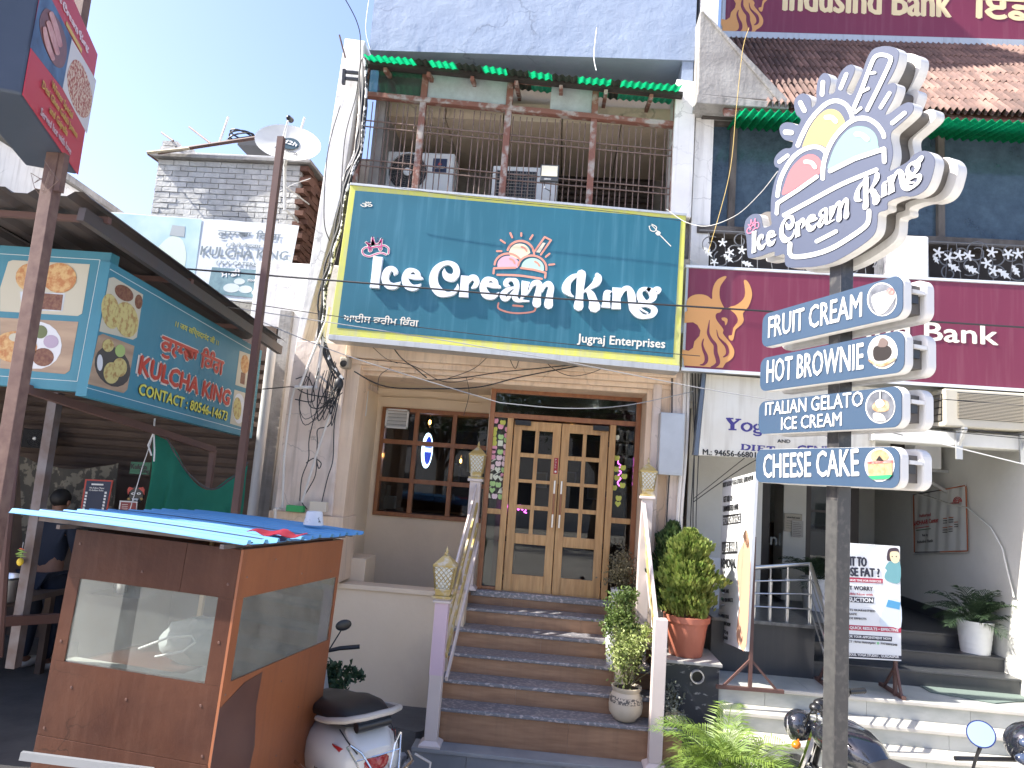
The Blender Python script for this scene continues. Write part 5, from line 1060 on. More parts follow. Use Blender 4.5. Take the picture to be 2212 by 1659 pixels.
def dtxt(s, x, y, w_, h, mt):
    m_ = MB(); u = (tilt.to_3x3() @ Vector((1, 0, 0))).normalized(); v = (tilt.to_3x3() @ Vector((0, 1, 0))).normalized(); nn_ = u.cross(v); text(m_, s, tilt @ Vector((x, y, .030)), u, v, nn_, w_, h, .04, .001); m_.build('lettering', mt, D)
dtxt('d2h', -.085, .03, .17, .07, M_whitep); dtxt('HD HOME', -.12, -.12, .28, .045, M_gr)
arm0 = tilt @ Vector((0, -.33, .06)); lnb = tilt @ Vector((0, .05, .38))
mb = MB(); mb.tube([arm0, lerp(arm0, lnb, .5), lnb], .012, 8); mb.build('feed_arm', M_dish, D)
mb = MB(); mb.tube([lnb, lnb+Vector((0, .07, .01))], [.028, .035], 12); mb.ball(lnb, .032, 10, 6); mb.build('receiver', M_black, D, smooth=True)
pb = at(*zo(1800, 1330), 8.1); pt = at(*zo(1800, 1050), 8.1)
mb = MB(); mb.tube([pt, pb], .02, 8); mb.build('mast', M_dish, D)
for s_x in (-1, 1): mb = MB(); mb.tube([lerp(pt, pb, .45), lerp(pt, pb, .5)+Vector((.16*s_x, .42, -.03))], .009, 6); mb.build('stay', M_dish, D)
mb = MB(); mb.tube([pb+Vector((0, 0, .02)), pb+Vector((0, .45, .02))], .012, 6); mb.build('foot', M_dish, D)
mb = MB(); mb.tube([tilt @ Vector((0, 0, -.01)), pt], .02, 8); mb.build('mount', M_dish, D)
mb = MB(); mb.tube([lnb, arm0+Vector((.05, -.02, -.1)), pt+Vector((-.12, -.02, -.25)), pt+Vector((-.05, -.02, -.35)), pt+Vector((.15, 0, -.22)), pt+Vector((.3, .1, -.1))], .005, 5); mb.build('cable', M_whitep, D)
# white banner
NP = Pl((0, 8.25, 5), (0, -1, .06))
BN = thing('catering_banner', 'faded white and aqua banner of the kulcha caterer on the brick house front', 'banner', at(560, 655, 8.2))
C4 = [NP(238, 458), NP(646, 487), NP(612, 656), NP(205, 628)]
def bnf(u, v): p = lerp(lerp(C4[0], C4[1], u), lerp(C4[3], C4[2], u), v); return p+Vector((0, -.002*math.sin(u*9+v*4), .004*math.sin(u*23)))
mb = MB(); mb.grid(bnf, 24, 8, (0, .01, 0)); mb.build('sheet', mat('sun_bleached_vinyl', (.66, .70, .72), .5, col2=(.60, .66, .70), vs=2, streak=.15), BN, smooth=True)
def np_(q, mt, nm='print', off=.0065, c=0): m_ = MB(); plate(m_, NP, (cr(q, 3, True) if c else q), off, .002); m_.build(nm, mt, BN)
np_([(240, 460), (436, 474), (415, 640), (207, 626)], mat('aqua_print', (.30, .48, .56), .5, col2=(.45, .60, .62), vs=2.2), off=.005)
np_([(372, 510), (395, 520), (402, 560), (385, 600), (340, 600), (325, 560), (350, 525)], mat('pale_green_bottle', (.55, .64, .55), .5), 'bottle_print', .0065, 1)
np_([(372, 486), (400, 489), (398, 512), (366, 508)], mat('grey_cap_print', (.32, .36, .38), .5), 'bottle_cap_print', .008)
M_slate = mat('slate_grey_print', (.17, .21, .24), .5)
def nt_(s, a, b_, h, bd, mt=M_slate): m_ = MB(); tpx(m_, s, NP, a, b_, (a[0]+h*.1, a[1]-h), bd, .008); m_.build('lettering', mt, BN)
nt_('ਕੁਲਚਾ ਿਕੰਗ', (470, 511), (606, 520), 14, .025); nt_('( ਕੇ.ਕੇ ਕੈਟਰਸ )', (489, 532), (572, 537), 7, .02); nt_('KULCHA KING', (433, 551), (621, 563), 19, .03); nt_('( K.K CATERERS )', (468, 571), (578, 578), 8, .02)
np_([(458, 577), (584, 585), (578, 646), (447, 633)], mat('dark_teal_print', (.10, .19, .23), .5, col2=(.18, .30, .33), vs=9), 'photo_print', .0065)
for cx, cy, rr in ((517, 608, 12), (500, 622, 18), (530, 625, 15), (555, 632, 12)): np_([(cx+rr*math.cos(a), cy+rr*.55*math.sin(a)) for a in [k*math.pi/8 for k in range(16)]], M_frostp if False else mat('pale_plate_print', (.52, .58, .58), .5), 'plate_print', .008)
nt_('ਸਾਡੀ', (478, 600), (520, 596), 12, .05, M_whitep); nt_('Mountain', (536, 609), (566, 607), 6, .03, M_whitep)
# far-left white building
WB = thing('white_building', 'old white plastered building with black stains rising behind the food stall', 'building', (-7.2, 6, 0))
mb = MB(); q = [atx(0, 288, -7), atx(240, 455, -7)]; sl = (q[1].z-q[0].z)/(q[1].y-q[0].y)
zt = lambda y: q[0].z+sl*(y-q[0].y)
mb.prism([(-7, 4.2, 0), (-7, 10.4, 0), (-7, 10.4, zt(10.4)), (-7, 4.2, zt(4.2)-.2)], (-4, 0, 0)); mb.build('wall', M_white, WB)
mb = MB(); mb.box(-11, 4.2, 4, -7.1, 6.1, 8.6); mb.build('unseen_shade_block', M_white, WB)  # added block out of view, sized to keep the sun off the stairs
mb = MB(); mb.prism([(-6.93, 5.8, zt(5.8)-.06), (-6.93, 10.4, zt(10.4)-.02), (-6.93, 10.4, zt(10.4)+.07), (-6.93, 5.8, zt(5.8)+.03)], (-.3, 0, 0)); mb.build('coping', M_concrete, WB)
mb = MB(); mb.prism([(-6.96, 5, zt(5)-.85), (-6.96, 10.4, zt(10.4)-.72), (-6.96, 10.4, zt(10.4)-.66), (-6.96, 5, zt(5)-.79)], (-.06, 0, 0)); mb.build('string_course', M_white, WB)
mb = MB(); mb.box(-6.99, 8.6, 2, -6.9, 8.85, 5.4); mb.build('buttress', M_white, WB)

# ------------------------------------------------------------------ the kulcha stall
ST = thing('food_stall', 'dark food stall under a corrugated canopy on rusty posts', 'stall', (-5, 6.2, 0))
def s(name, mt, mb, **kw): return mb.build(name, mt, ST, **kw)
M_canopy = mat('sooty_corrugated_sheet', (.065, .058, .058), .55, metal=.3, col2=(.075, .06, .055), vs=4, streak=.3, gcol=(.09, .05, .035))
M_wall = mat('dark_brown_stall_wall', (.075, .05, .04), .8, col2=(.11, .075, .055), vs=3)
cn, cf = atx(185, 428, -3.15), atx(620, 740, -3.05)
prof = [(0, 0), (.05, .035), (.11, .035), (.16, 0), (.27, 0)]
x = -3.12; i = 0
while x > -7:
    w_ = .27*4; xs0 = x; vs = []
    for k_ in range(4):
        for px_, pz_ in prof[:-1]: vs.append((x-px_-k_*.27, pz_))
    vs.append((x-w_-.03, 0)); m_ = MB(); n = len(vs)
    pts = []
    for y in (cn.y, (cn.y+cf.y)/2, cf.y):
        t = (y-cn.y)/(cf.y-cn.y); 
        for vx, vz in vs: pts.append((vx+.06*t, y+(.02*i if y == cn.y else 0), lerp(cn.z, cf.z, t)+vz+.015*(-3.1-vx)+.006*math.sin(i*3+vx)))
    fs = [(r*n+c, r*n+c+1, (r+1)*n+c+1, (r+1)*n+c) for r in (0, 1) for c in range(n-1)]
    m_.add(pts, fs); m_.add([(p[0], p[1], p[2]+.004) for p in pts], [tuple(reversed(f)) for f in fs]); s('canopy_sheet', M_canopy, m_, fix=False)
    x -= w_; i += 1
for y in (cn.y+.25, 5.6, 6.9): z = lerp(cn.z, cf.z, (y-cn.y)/(cf.y-cn.y)); m_ = MB(); m_.beam((-3.14, y, z-.035), (-7, y, z+.02), .04); s('purlin', M_rust, m_)
m_ = MB(); m_.beam((-3.2, cn.y+.05, cn.z-.09), (-3.12, cf.y, cf.z-.09), .05, .09); s('edge_beam', M_canopy, m_)
mb = MB(); mb.box(-7, 4.9, 0, -3.35, 8.0, .47); s('stall_floor', mat('dark_stall_floor', (.07, .07, .07), .5, col2=(.11, .11, .105), vs=3, bump=.003, bs=20), mb)  # plain dark grey floor with a faint mottle
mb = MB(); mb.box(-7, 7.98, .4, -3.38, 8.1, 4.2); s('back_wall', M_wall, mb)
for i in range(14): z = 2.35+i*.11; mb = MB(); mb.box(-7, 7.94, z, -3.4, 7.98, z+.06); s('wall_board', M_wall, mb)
# posts and beams
def post(a, b_, Y, w_, mt=M_rust, nm='post'):
    A_, B_ = at(*a, Y), at(*b_, Y); x = (A_.x+B_.x)/2; m_ = MB(); m_.box(x-w_/2, Y-w_/2, max(0, B_.z), x+w_/2, Y+w_/2, A_.z); return s(nm, mt, m_)
M_gpost = mat('grey_painted_tube', (.16, .145, .15), .5, col2=(.11, .08, .07), vs=6, metal=.3)
post((140, 850), (10, 1440), 5.45, .075, M_gpost); post((455, 972), (440, 1180), 7.0, .05)
m_ = MB(); m_.box(-2.83, 6.17, 0, -2.77, 6.23, at(605, 297, 6.2).z); s('tall_post', M_rust, m_)
m_ = MB(); m_.beam(at(52, 838, 4.75), at(461, 971, 7.0), .05, .06); s('cross_beam', M_rust, m_)
m_ = MB(); m_.beam(at(-10, 1343, 5.2), at(124, 1335, 5.7), .06, .07); s('low_beam', M_rust, m_)
m_ = MB(); m_.tube([atz(43, 860, at(43, 860, 4.6).z), at(10, 1200, 4.6), at(-5, 1420, 4.6)], .03, 8); s('bent_post', M_rust, m_)
# signboards of the stall
AP = Fr(4.8); SB = thing('stall_sign', 'blue-green stall signboard with four food photographs facing the street, far left', 'sign', at(110, 846, 4.85), 'kulcha stall signboards')
M_tl = mat('faded_teal_flex', (.035, .17, .23), .5, col2=(.045, .20, .26), vs=1.5, streak=.12, gcol=(.10, .25, .3))
M_cream_p = mat('cream_photo_ground', (.48, .44, .33), .5); M_kul = mat('kulcha_bread_print', (.42, .17, .055), .6, col2=(.56, .36, .15), vs=26, vlo=.4, vhi=.6); M_kul2 = mat('pale_kulcha_print', (.50, .42, .16), .6, col2=(.34, .20, .07), vs=24, vlo=.48, vhi=.62)
M_woodp = mat('wood_table_print', (.30, .20, .13), .5, col2=(.40, .28, .18), vs=3, stretch=(1, 1, 6)); M_curry = mat('curry_print', (.12, .035, .02), .5, col2=(.22, .10, .05), vs=40); M_line = mat('pale_border_line', (.55, .60, .58), .5); M_whp = mat('white_plate_print', (.60, .60, .60), .5)
mb = MB(); plate(mb, AP, [(-40, 527), (241, 546), (184.6, 847), (-40, 829)], 0, .10); mb.build('board', M_tl, SB)
z4k = zm(0, 900, 1.58)
def dp(pl, par, z, q, mt, off, nm='photo_print', c=0): m_ = MB(); plate(m_, pl, [z(*p) for p in (cr(q, 4, True) if c else q)], off, .001); m_.build(nm, mt, par)
def el(cx, cy, rx, ry, sk=0, n=18): return [(cx+rx*math.cos(a)+sk*ry*math.sin(a), cy+ry*math.sin(a)+ (rx*math.cos(a))*sk) for a in [i*2*math.pi/n for i in range(n)]]
def line4(pl, par, z, a, b_, w_, off=.0015): m_ = MB(); plate(m_, pl, outline([(*z(*a), w_), (*z(*b_), w_)], None, False, 1), off, .001); m_.build('border_line', M_line, par)
line4(AP, SB, z4k, (-60, 178), (632, 220), 1.2); line4(AP, SB, z4k, (632, 220), (487, 988), 1.2); line4(AP, SB, z4k, (487, 988), (-60, 950), 1.2)
g_ = lambda q, mt, off, nm='photo_print', c=0: dp(AP, SB, z4k, q, mt, off, nm, c)
g_([(52, 232), (80, 222), (568, 248), (518, 560), (490, 575), (0, 545), (0, 400)], M_cream_p, .002); g_(el(190, 330, 92, 88), M_kul, .0045); g_(el(375, 334, 108, 95), M_kul, .006); g_([(125, 420), (412, 432), (395, 545), (140, 540)], M_alu, .0035); g_([(150, 430), (245, 436), (232, 528), (146, 524)], mat('red_curry_print', (.28, .04, .02), .5), .005); g_([(256, 430), (398, 440), (385, 540), (245, 530)], M_curry, .005)
g_([(0, 585), (495, 612), (440, 920), (410, 942), (0, 905)], M_woodp, .002); g_(el(235, 760, 155, 150), M_whp, .0035); g_(el(95, 770, 140, 100), M_kul, .005); g_(el(255, 675, 44, 42), mat('chutney_print', (.12, .14, .05), .5), .005); g_(el(322, 737, 48, 42), mat('onion_print', (.38, .30, .38), .5), .005); g_(el(272, 835, 68, 58), M_curry, .005); g_(el(95, 710, 40, 26), M_cream_p, .0065)
BP = Pl((-3.3, 4.8, 3), (1, .02, 0)); SB2 = thing('stall_sign', 'teal stall signboard with red name and yellow phone number along the stall side', 'sign', (-3.32, 6.1, 2.9), 'kulcha stall signboards')
mb = MB(); plate(mb, BP, [(239, 566), (566, 758), (544, 947), (186, 856)], 0, .08); mb.build('board', M_tl, SB2)
line4(BP, SB2, z4k, (695, 278), (1638, 822), 1.2); line4(BP, SB2, z4k, (550, 1028), (1580, 1310), 1.2); line4(BP, SB2, z4k, (1638, 822), (1580, 1310), 1.2)
g_ = lambda q, mt, off, nm='photo_print', c=0: dp(BP, SB2, z4k, q, mt, off, nm, c)
g_([(690, 335), (720, 330), (905, 440), (865, 710), (840, 725), (628, 672)], M_cream_p, .002); g_(el(785, 430, 58, 52, .2), M_curry, .004); g_(el(700, 545, 58, 112, .08), M_kul2, .005); g_(el(800, 598, 74, 112, .08), M_kul2, .0065); g_(el(877, 485, 24, 46), M_curry, .004)
g_([(622, 700), (650, 688), (850, 765), (805, 1040), (780, 1062), (556, 1005)], M_woodp, .002); g_(el(712, 895, 112, 128, .1), mat('dark_slate_plate', (.06, .055, .05), .5), .004); g_(el(684, 762, 36, 40), M_kul2, .0055); g_(el(760, 795, 32, 40), mat('green_chutney_print', (.32, .42, .14), .5), .0055); g_(el(705, 935, 50, 68), M_kul2, .0055); g_(el(757, 900, 46, 60), M_kul2, .007); g_(el(632, 870, 18, 52), M_whp, .0055)
g_([(1515, 795), (1622, 832), (1597, 1045), (1487, 1010)], M_cream_p, .002); g_(el(1548, 880, 26, 60), M_kul, .004); g_([(1525, 930), (1552, 940), (1545, 1010), (1518, 1000)], M_curry, .004); g_([(1482, 1040), (1597, 1076), (1560, 1285), (1453, 1255)], M_cream_p, .002); g_(el(1510, 1160, 38, 96), M_whp, .004); g_(el(1500, 1160, 26, 72), M_kul2, .0055)
M_redp = mat('red_letter_print', (.45, .055, .035), .5); M_yel = mat('yellow_letter_print', (.62, .58, .10), .5); M_out = mat('cream_outline_print', (.62, .55, .48), .5)
def bt(s_, a, b_, top, mt, bd, off=.003): m_ = MB(); tpx(m_, s_, BP, z4k(*a), z4k(*b_), z4k(*top), bd, off); m_.build('lettering', mt, SB2)
bt('KULCHA KING', (864, 940), (1444, 1142), (882, 822), M_out, .17, .002); bt('KULCHA KING', (870, 937), (1440, 1138), (888, 826), M_redp, .085, .007)
bt('ਕੁਲਚਾ ਿਕੰਗ', (1006, 800), (1402, 950), (1020, 690), M_out, .13, .002); bt('ਕੁਲਚਾ ਿਕੰਗ', (1008, 798), (1400, 948), (1022, 693), M_redp, .07, .007)
bt('CONTACT : 80546-14673', (868, 1068), (1428, 1236), (880, 1000), M_gr, .11, .002); bt('CONTACT : 80546-14673', (868, 1068), (1428, 1236), (880, 1000), M_yel, .05, .007)
bt('।। जय सिच्चदानंद जी ।।', (1104, 640), (1376, 762), (1107, 604), M_yel, .015, .003)
# things inside the stall
M_pat = mat('floral_curtain_cloth', (.07, .065, .055), .9, col2=(.20, .18, .14), vs=9, vlo=.5, vhi=.55)
c0, c1, c2, c3 = at(42, 985, 7.3), at(256, 1000, 7.3), at(235, 1190, 7.3), at(48, 1180, 7.3)
def fc_(u, v): p = lerp(lerp(c0, c1, u), lerp(c3, c2, u), v); return p+Vector((0, .03*math.sin(u*22), -.10*math.sin(u*math.pi)*(1-v)))
mb = MB(); mb.grid(fc_, 30, 8, (0, .006, 0)); mb.build('patterned_cloth', M_pat, label='dark floral cloth hung across the stall behind the man', cat='cloth', smooth=True)
PO = thing('rules_poster', 'navy rules poster with an orange-red border hanging in the stall', 'poster', at(213, 1110, 6.9))
RP = Fr(6.9); zi = zm(0, 1700, 2.212)
mb = MB(); plate(mb, RP, [zi(x, y) for x, y in ((755, 478), (1000, 490), (940, 800), (705, 790))], 0, .01); mb.build('border', M_redp, PO)
mb = MB(); plate(mb, RP, [zi(x, y) for x, y in ((768, 492), (985, 502), (930, 792), (718, 785))], .003, .002); mb.build('panel', mat('navy_poster', (.015, .025, .06), .5), PO)
def pt_(s_, a, b_, h): m_ = MB(); A_, B_ = zi(*a), zi(*b_); tpx(m_, s_, RP, A_, B_, (A_[0], A_[1]-h*.2441), .04, .006); m_.build('lettering', M_whitep, PO)
pt_('We Follow These', (795, 562), (925, 566), 14); pt_('12 Golden Rules', (793, 582), (918, 586), 14); mb = MB(); plate(mb, RP, [zi(*p) for p in ((810, 517), (915, 521), (914, 535), (809, 531))], .006, .001); mb.build('white_bar', M_whitep, PO)
for i in range(6):
    for x in (765, 935): x2 = x-i*5; mb = MB(); plate(mb, RP, [zi(x2-9, 590+i*28), zi(x2+9, 591+i*28), zi(x2+8, 610+i*28), zi(x2-10, 609+i*28)], .006, .001); mb.build('rule_icon', M_whitep, PO)
mk = thing('mask', 'black and red demon face mask with bared teeth hung up in the stall', 'mask', at(293, 1090, 6.8)); MP = Fr(6.8)
mb = MB(); plate(mb, MP, [zi(*p) for p in cr([(1150, 600), (1165, 560), (1200, 545), (1245, 560), (1260, 600), (1255, 660), (1200, 700), (1150, 655)], 3, True)], 0, .03); mb.build('face', M_black, mk)
for x in (1178, 1228): mb = MB(); plate(mb, MP, [zi(*p) for p in el(x, 607, 18, 10)], .008, .004); mb.build('eye', M_whitep, mk); mb = MB(); plate(mb, MP, [zi(*p) for p in el(x, 607, 6, 6, 0, 8)], .012, .003); mb.build('pupil', M_black, mk)
for x in (1138, 1250): mb = MB(); plate(mb, MP, [zi(*p) for p in el(x, 655, 13, 13, 0, 10)], .004, .01); mb.build('ear_disc', mat('dull_gold', (.25, .17, .06), .4, metal=.4), mk)
mb = MB(); plate(mb, MP, [zi(*p) for p in ((1165, 650), (1225, 650), (1215, 672), (1195, 664), (1175, 672))], .008, .004); mb.build('teeth', M_whitep, mk)
for sx_ in (-1, 1): mb = MB(); plate(mb, MP, [zi(1203+sx_*a, b_) for a, b_ in ((20, 560), (60, 548), (75, 570), (72, 620), (58, 590), (40, 575))], .004, .01); mb.build('horn', M_redp, mk)
TG = thing('name_tag', 'green hanging board with dark painted lettering in the stall', 'sign', at(300, 1023, 6.95)); TP2 = Fr(6.95)
mb = MB(); plate(mb, TP2, [zi(*p) for p in ((1160, 325), (1335, 332), (1320, 440), (1145, 430))], 0, .01); mb.build('board', mat('dull_green_board', (.03, .13, .07), .6), TG)
mb = MB(); A_, B_ = zi(1160, 385), zi(1300, 392); tpx(mb, 'Kulcha', TP2, A_, B_, (A_[0], A_[1]-10), .06, .003); A_, B_ = zi(1240, 420), zi(1320, 424); tpx(mb, 'King', TP2, A_, B_, (A_[0], A_[1]-8), .06, .003); mb.build('lettering', M_black, TG)
MN = thing('menu_card', 'small dark red menu card with pale border low in the stall', 'menu', at(275, 1110, 6.7)); MP2 = Fr(6.7)
mb = MB(); plate(mb, MP2, [zi(*p) for p in ((1060, 668), (1215, 678), (1205, 800), (1045, 790))], 0, .008); mb.build('border', M_whp, MN)
mb = MB(); plate(mb, MP2, [zi(*p) for p in ((1070, 680), (1205, 688), (1196, 795), (1056, 788))], .003, .002); mb.build('panel', mat('dark_red_card', (.20, .02, .02), .5), MN)
for i in range(5): mb = MB(); plate(mb, MP2, [zi(1078-i, 700+i*16), zi(1130-i, 702+i*16), zi(1130-i, 706+i*16), zi(1078-i, 704+i*16)], .005, .001); mb.build('text_line', M_whp, MN)
FB = thing('wall_fan', 'black box fan high on the dark stall wall', 'fan', at(75, 985, 7.6)); a = at(50, 925, 7.6); b_ = at(102, 970, 7.6)
mb = MB(); mb.box(a.x, 7.6, b_.z, b_.x, 7.75, a.z); mb.build('frame', M_black, FB, bevel=.01)
mb = MB(); fan_grille(mb, Vector(((a.x+b_.x)/2, 7.595, (a.z+b_.z)/2)), (a.z-b_.z)/2.2, rings=5, spokes=10); mb.build('guard', M_gr, FB); mb = MB(); mb.ball(((a.x+b_.x)/2, 7.59, (a.z+b_.z)/2), .02, 8, 6); mb.build('hub', M_whitep, FB)
# green shade net tied to the beam
M_net = mat('green_shade_cloth', (.012, .17, .105), .8, trans=.3, col2=(.015, .20, .13), vs=3)
tp_ = [at(*zi(1360, 60), 6.2), at(*zi(1470, 110), 6.3), at(*zi(1560, 270), 6.4), at(*zi(1680, 440), 6.55), at(*zi(1870, 570), 6.7), at(*zi(2040, 480), 6.8), at(*zi(2195, 330), 6.9)]
bt_ = [at(*zi(1285, 900), 6.2), at(*zi(1420, 910), 6.3), at(*zi(1560, 920), 6.4), at(*zi(1680, 930), 6.55), at(*zi(1830, 935), 6.7), at(*zi(2000, 940), 6.8), at(*zi(2110, 945), 6.9)]
tpc = cr([tuple(p) for p in tp_], 5); btc = cr([tuple(p) for p in bt_], 5); N_n = len(tpc)-1
def nf(u, v): i = min(N_n, int(round(u*N_n))); p = lerp(Vector(tpc[i]), Vector(btc[i]), v); return p+Vector((0, .05*math.sin(u*30+v*5)*v, -.03*math.sin(v*9+u*14)*(1-v)))
mb = MB(); mb.grid(nf, N_n, 12, (0, .004, 0)); NT = mb.build('shade_net', M_net, label='green shade cloth sagging from the rusty beam of the stall', cat='cloth', smooth=True)
mb = MB(); mb.tube([Vector(p)+Vector((0, -.004, 0)) for p in tpc], .009, 5); mb.build('hem', M_gr, NT)
mb = MB(); c = at(*zi(1345, 120), 6.15); mb.tube([c+Vector((0, 0, .18)), c+Vector((.02, -.02, .05)), c+Vector((-.01, -.03, -.06)), c+Vector((.03, -.02, -.15))], .007, 6); mb.tube([c+Vector((0, 0, .1)), c+Vector((.05, -.02, -.1)), c+Vector((.06, -.02, -.2))], .007, 5); mb.build('knotted_rope', M_whp, label='knotted pale rope tying the green shade cloth to the beam', cat='rope')
mb = MB(); mb.tube([c, c+Vector((-.05, 0, -.25)), c+Vector((-.12, 0, -.7)), c+Vector((-.15, 0, -1.0))], .004, 5); mb.build('string', M_whp, label='thin string dangling from the knot down to the mask', cat='string')
# table with steel pot, and the man
TB = thing('counter_table', 'dark stall table at the left edge of the picture', 'table', (-5.0, 6.2, .47))
mb = MB(); mb.box(-5.6, 5.9, 1.20, -4.72, 6.9, 1.25); mb.build('tabletop', M_wall, TB)
for x_ in (-5.5, -4.8):
    for y_ in (6.0, 6.8): mb = MB(); mb.box(x_-.03, y_-.03, .47, x_+.03, y_+.03, 1.2); mb.build('leg', M_wall, TB)
PT = at(5, 1188, 6.1); mb = MB(); mb.lathe([(.15, 0), (.18, .02), (.185, .2), (.2, .215), (.19, .22), (.175, .2), (.17, .03), (0.01, .02)], (PT.x, PT.y, 1.25), 28); mb.build('cooking_pot', M_steel, label='steel cooking pot on the table at the left edge of the picture', cat='pot', smooth=True)
mb = MB(); c = at(270, 1238, 6.5); mb.lathe([(.05, 0), (.055, .02), (.055, .22), (.04, .26), (.04, .3)], (-4.05, 6.7, 1.30), 16); mb.build('steel_jug', M_steel, label='steel jug gleaming in the dark to the right of the man', cat='jug', smooth=True)
mb = MB(); mb.box(-4.25, 6.5, .47, -3.75, 7.1, 1.30); mb.build('steel_counter', M_wall, label='dark brown counter carrying the steel jug', cat='counter')
# ------------------------------------------------------------------ entrance stairs
SX0, SX1 = -.95, 1.26
NS = [(8.02, 1.405), (7.79, 1.25), (7.52, 1.085), (7.25, .905), (7.0, .72), (6.75, .54)]; BZ = .24
STR = thing('entrance_stairs', 'wide stairs with wood-look risers and worn granite treads leading to the wooden doors', 'stairs', (.15, 7.3, 0))
for i, (y, z) in enumerate(NS):
    yb = NS[i-1][0] if i else 8.2; zl = NS[i+1][1] if i < 5 else BZ
    mb = MB(); mb.box(SX0-.02, y-.015, z-.035, SX1, yb+.02, z); mb.build('tread', M_granite, STR, bevel=.008)
    mid = SX0+(.55, 1.3, .9, 1.6, .7, 1.2)[i]
    for x0, x1 in ((SX0, mid), (mid+.0015, SX1)): mb = MB(); mb.box(x0, y+.012, zl+.0005, x1, y+.035, z-.036); mb.build('riser', M_riser, STR)
    mb = MB(); mb.box(SX0+.01, y+.036, 0, SX1-.01, yb+.03, z-.037); mb.build('step_core', M_concrete, STR)
M_gtile = mat('grey_cement_tile', (.19, .20, .21), .5, col2=(.25, .255, .26), vs=2.5, rnd=.1, grime=.25, gcol=(.1, .1, .1))
mb = MB(); mb.box(SX0-.17, 6.56, BZ-.035, SX1, 6.78, BZ); mb.build('bottom_slab', mat('grey_slab', (.30, .31, .31), .5, col2=(.22, .23, .235), vs=3, grime=.2), STR, bevel=.006)
for i in range(5): x = SX0-.165+i*.49; mb = MB(); mb.box(x, 6.575, 0, min(x+.486, SX1), 6.62, BZ-.036); mb.build('base_tile', M_gtile, STR)
# concrete apron left of the stairs with a broken edge
mb = MB(); e = [(SX0-.14, 6.95), (-1.15, 6.9), (-1.35, 6.98), (-1.6, 6.9), (-2.2, 6.95), (-3.2, 6.9), (-3.2, 7.7), (SX0-.14, 7.7)]
mb.prism([(x, y, .0) for x, y in e], (0, 0, .25)); mb.build('concrete_apron', mat('dirty_concrete_apron', (.17, .165, .155), .9, col2=(.10, .10, .095), vs=3, bump=.012, bs=25, stretch=(.4, 1, 1)), label='broken dirty concrete apron between the cream parapet and the scooter', cat='pavement')
for i in range(12):
    x = -1.02-random.random()*.5; y = 6.62+random.random()*.28; r = random.uniform(.02, .06); mb = MB(); mb.box(x-r, y-r*.7, 0, x+r*1.3, y+r*.7, r*1.2); o = mb.build('rubble_stone', M_mortar, label='loose rubble stone lying between the scooter and the stair base', cat='stone', group='rubble stones beside the stair base'); o.rotation_euler = (random.random()*.4, random.random()*.4, random.random()*3)
# ------------------------------------------------------------------ handrails and lanterns
M_rail = mat('pinkish_white_gloss', (.62, .54, .50), .35, grime=.15, gcol=(.4, .33, .28)); M_lil = mat('lilac_pink_gloss', (.62, .47, .54), .35)
M_goldp = mat('worn_gold_paint', (.48, .36, .13), .45, col2=(.55, .50, .38), vs=14, vlo=.5, vhi=.65, metal=.2); M_opal = mat('opal_glass', (.66, .68, .62), .25)
def lantern(x, y, z, s_, label):
    L = thing('lantern', label, 'lantern', (x, y, z), 'gold lattice lanterns on the stair rail posts')
    def sq(h0, r0, h1, r1, nm, mt, **k):
        m_ = MB(); m_.add([(x+a*r, y+b*r, z+h) for h, r in ((h0, r0), (h1, r1)) for a, b in ((-1, -1), (1, -1), (1, 1), (-1, 1))], [(0, 3, 2, 1), (4, 5, 6, 7), (0, 1, 5, 4), (1, 2, 6, 5), (2, 3, 7, 6), (3, 0, 4, 7)]); return m_.build(nm, mt, L, **k)
    sq(0, .075*s_, .02*s_, .075*s_, 'base_plate', M_goldp, bevel=.003); sq(.02*s_, .055*s_, .06*s_, .06*s_, 'neck', M_goldp, bevel=.003); sq(.06*s_, .068*s_, .075*s_, .068*s_, 'collar', M_goldp, bevel=.003)
    r0, r1, h0, h1 = .058*s_, .08*s_, .075*s_, .245*s_
    sq(h0, r0, h1, r1, 'glass_body', M_opal)
    m_ = MB()
    for a, b in ((0, -1), (1, 0), (-1, 0), (0, 1)):
        def P(u, v):
            r = lerp(r0, r1, v)+.003; return Vector((x+(a*r if a else u*r), y+(b*r if b else u*r), z+lerp(h0, h1, v)))
        for k in range(-3, 4):
            for sg in (1, -1):
                pts = []
                for t in range(9):
                    v = t/8; u = (k/2.0)+sg*(v*2-1)*1.0
                    if -1 <= u <= 1: pts.append(P(u, v))
                if len(pts) > 1: m_.tube(pts, .0032*s_, 4)
        for u in (-1, 1): m_.tube([P(u, 0), P(u, 1)], .0065*s_, 5)
    m_.build('lattice', M_goldp, L)
    sq(h1, .088*s_, h1+.018*s_, .092*s_, 'eaves', M_goldp, bevel=.003); sq(h1+.018*s_, .085*s_, h1+.05*s_, .055*s_, 'roof', M_goldp); sq(h1+.05*s_, .055*s_, h1+.085*s_, .02*s_, 'roof', M_goldp)
    m_ = MB(); m_.lathe([(.015*s_, 0), (.02*s_, .01*s_), (.01*s_, .02*s_), (.014*s_, .03*s_), (.002*s_, .07*s_)], (x, y, z+h1+.085*s_), 10); m_.build('finial', M_goldp, L, smooth=True)
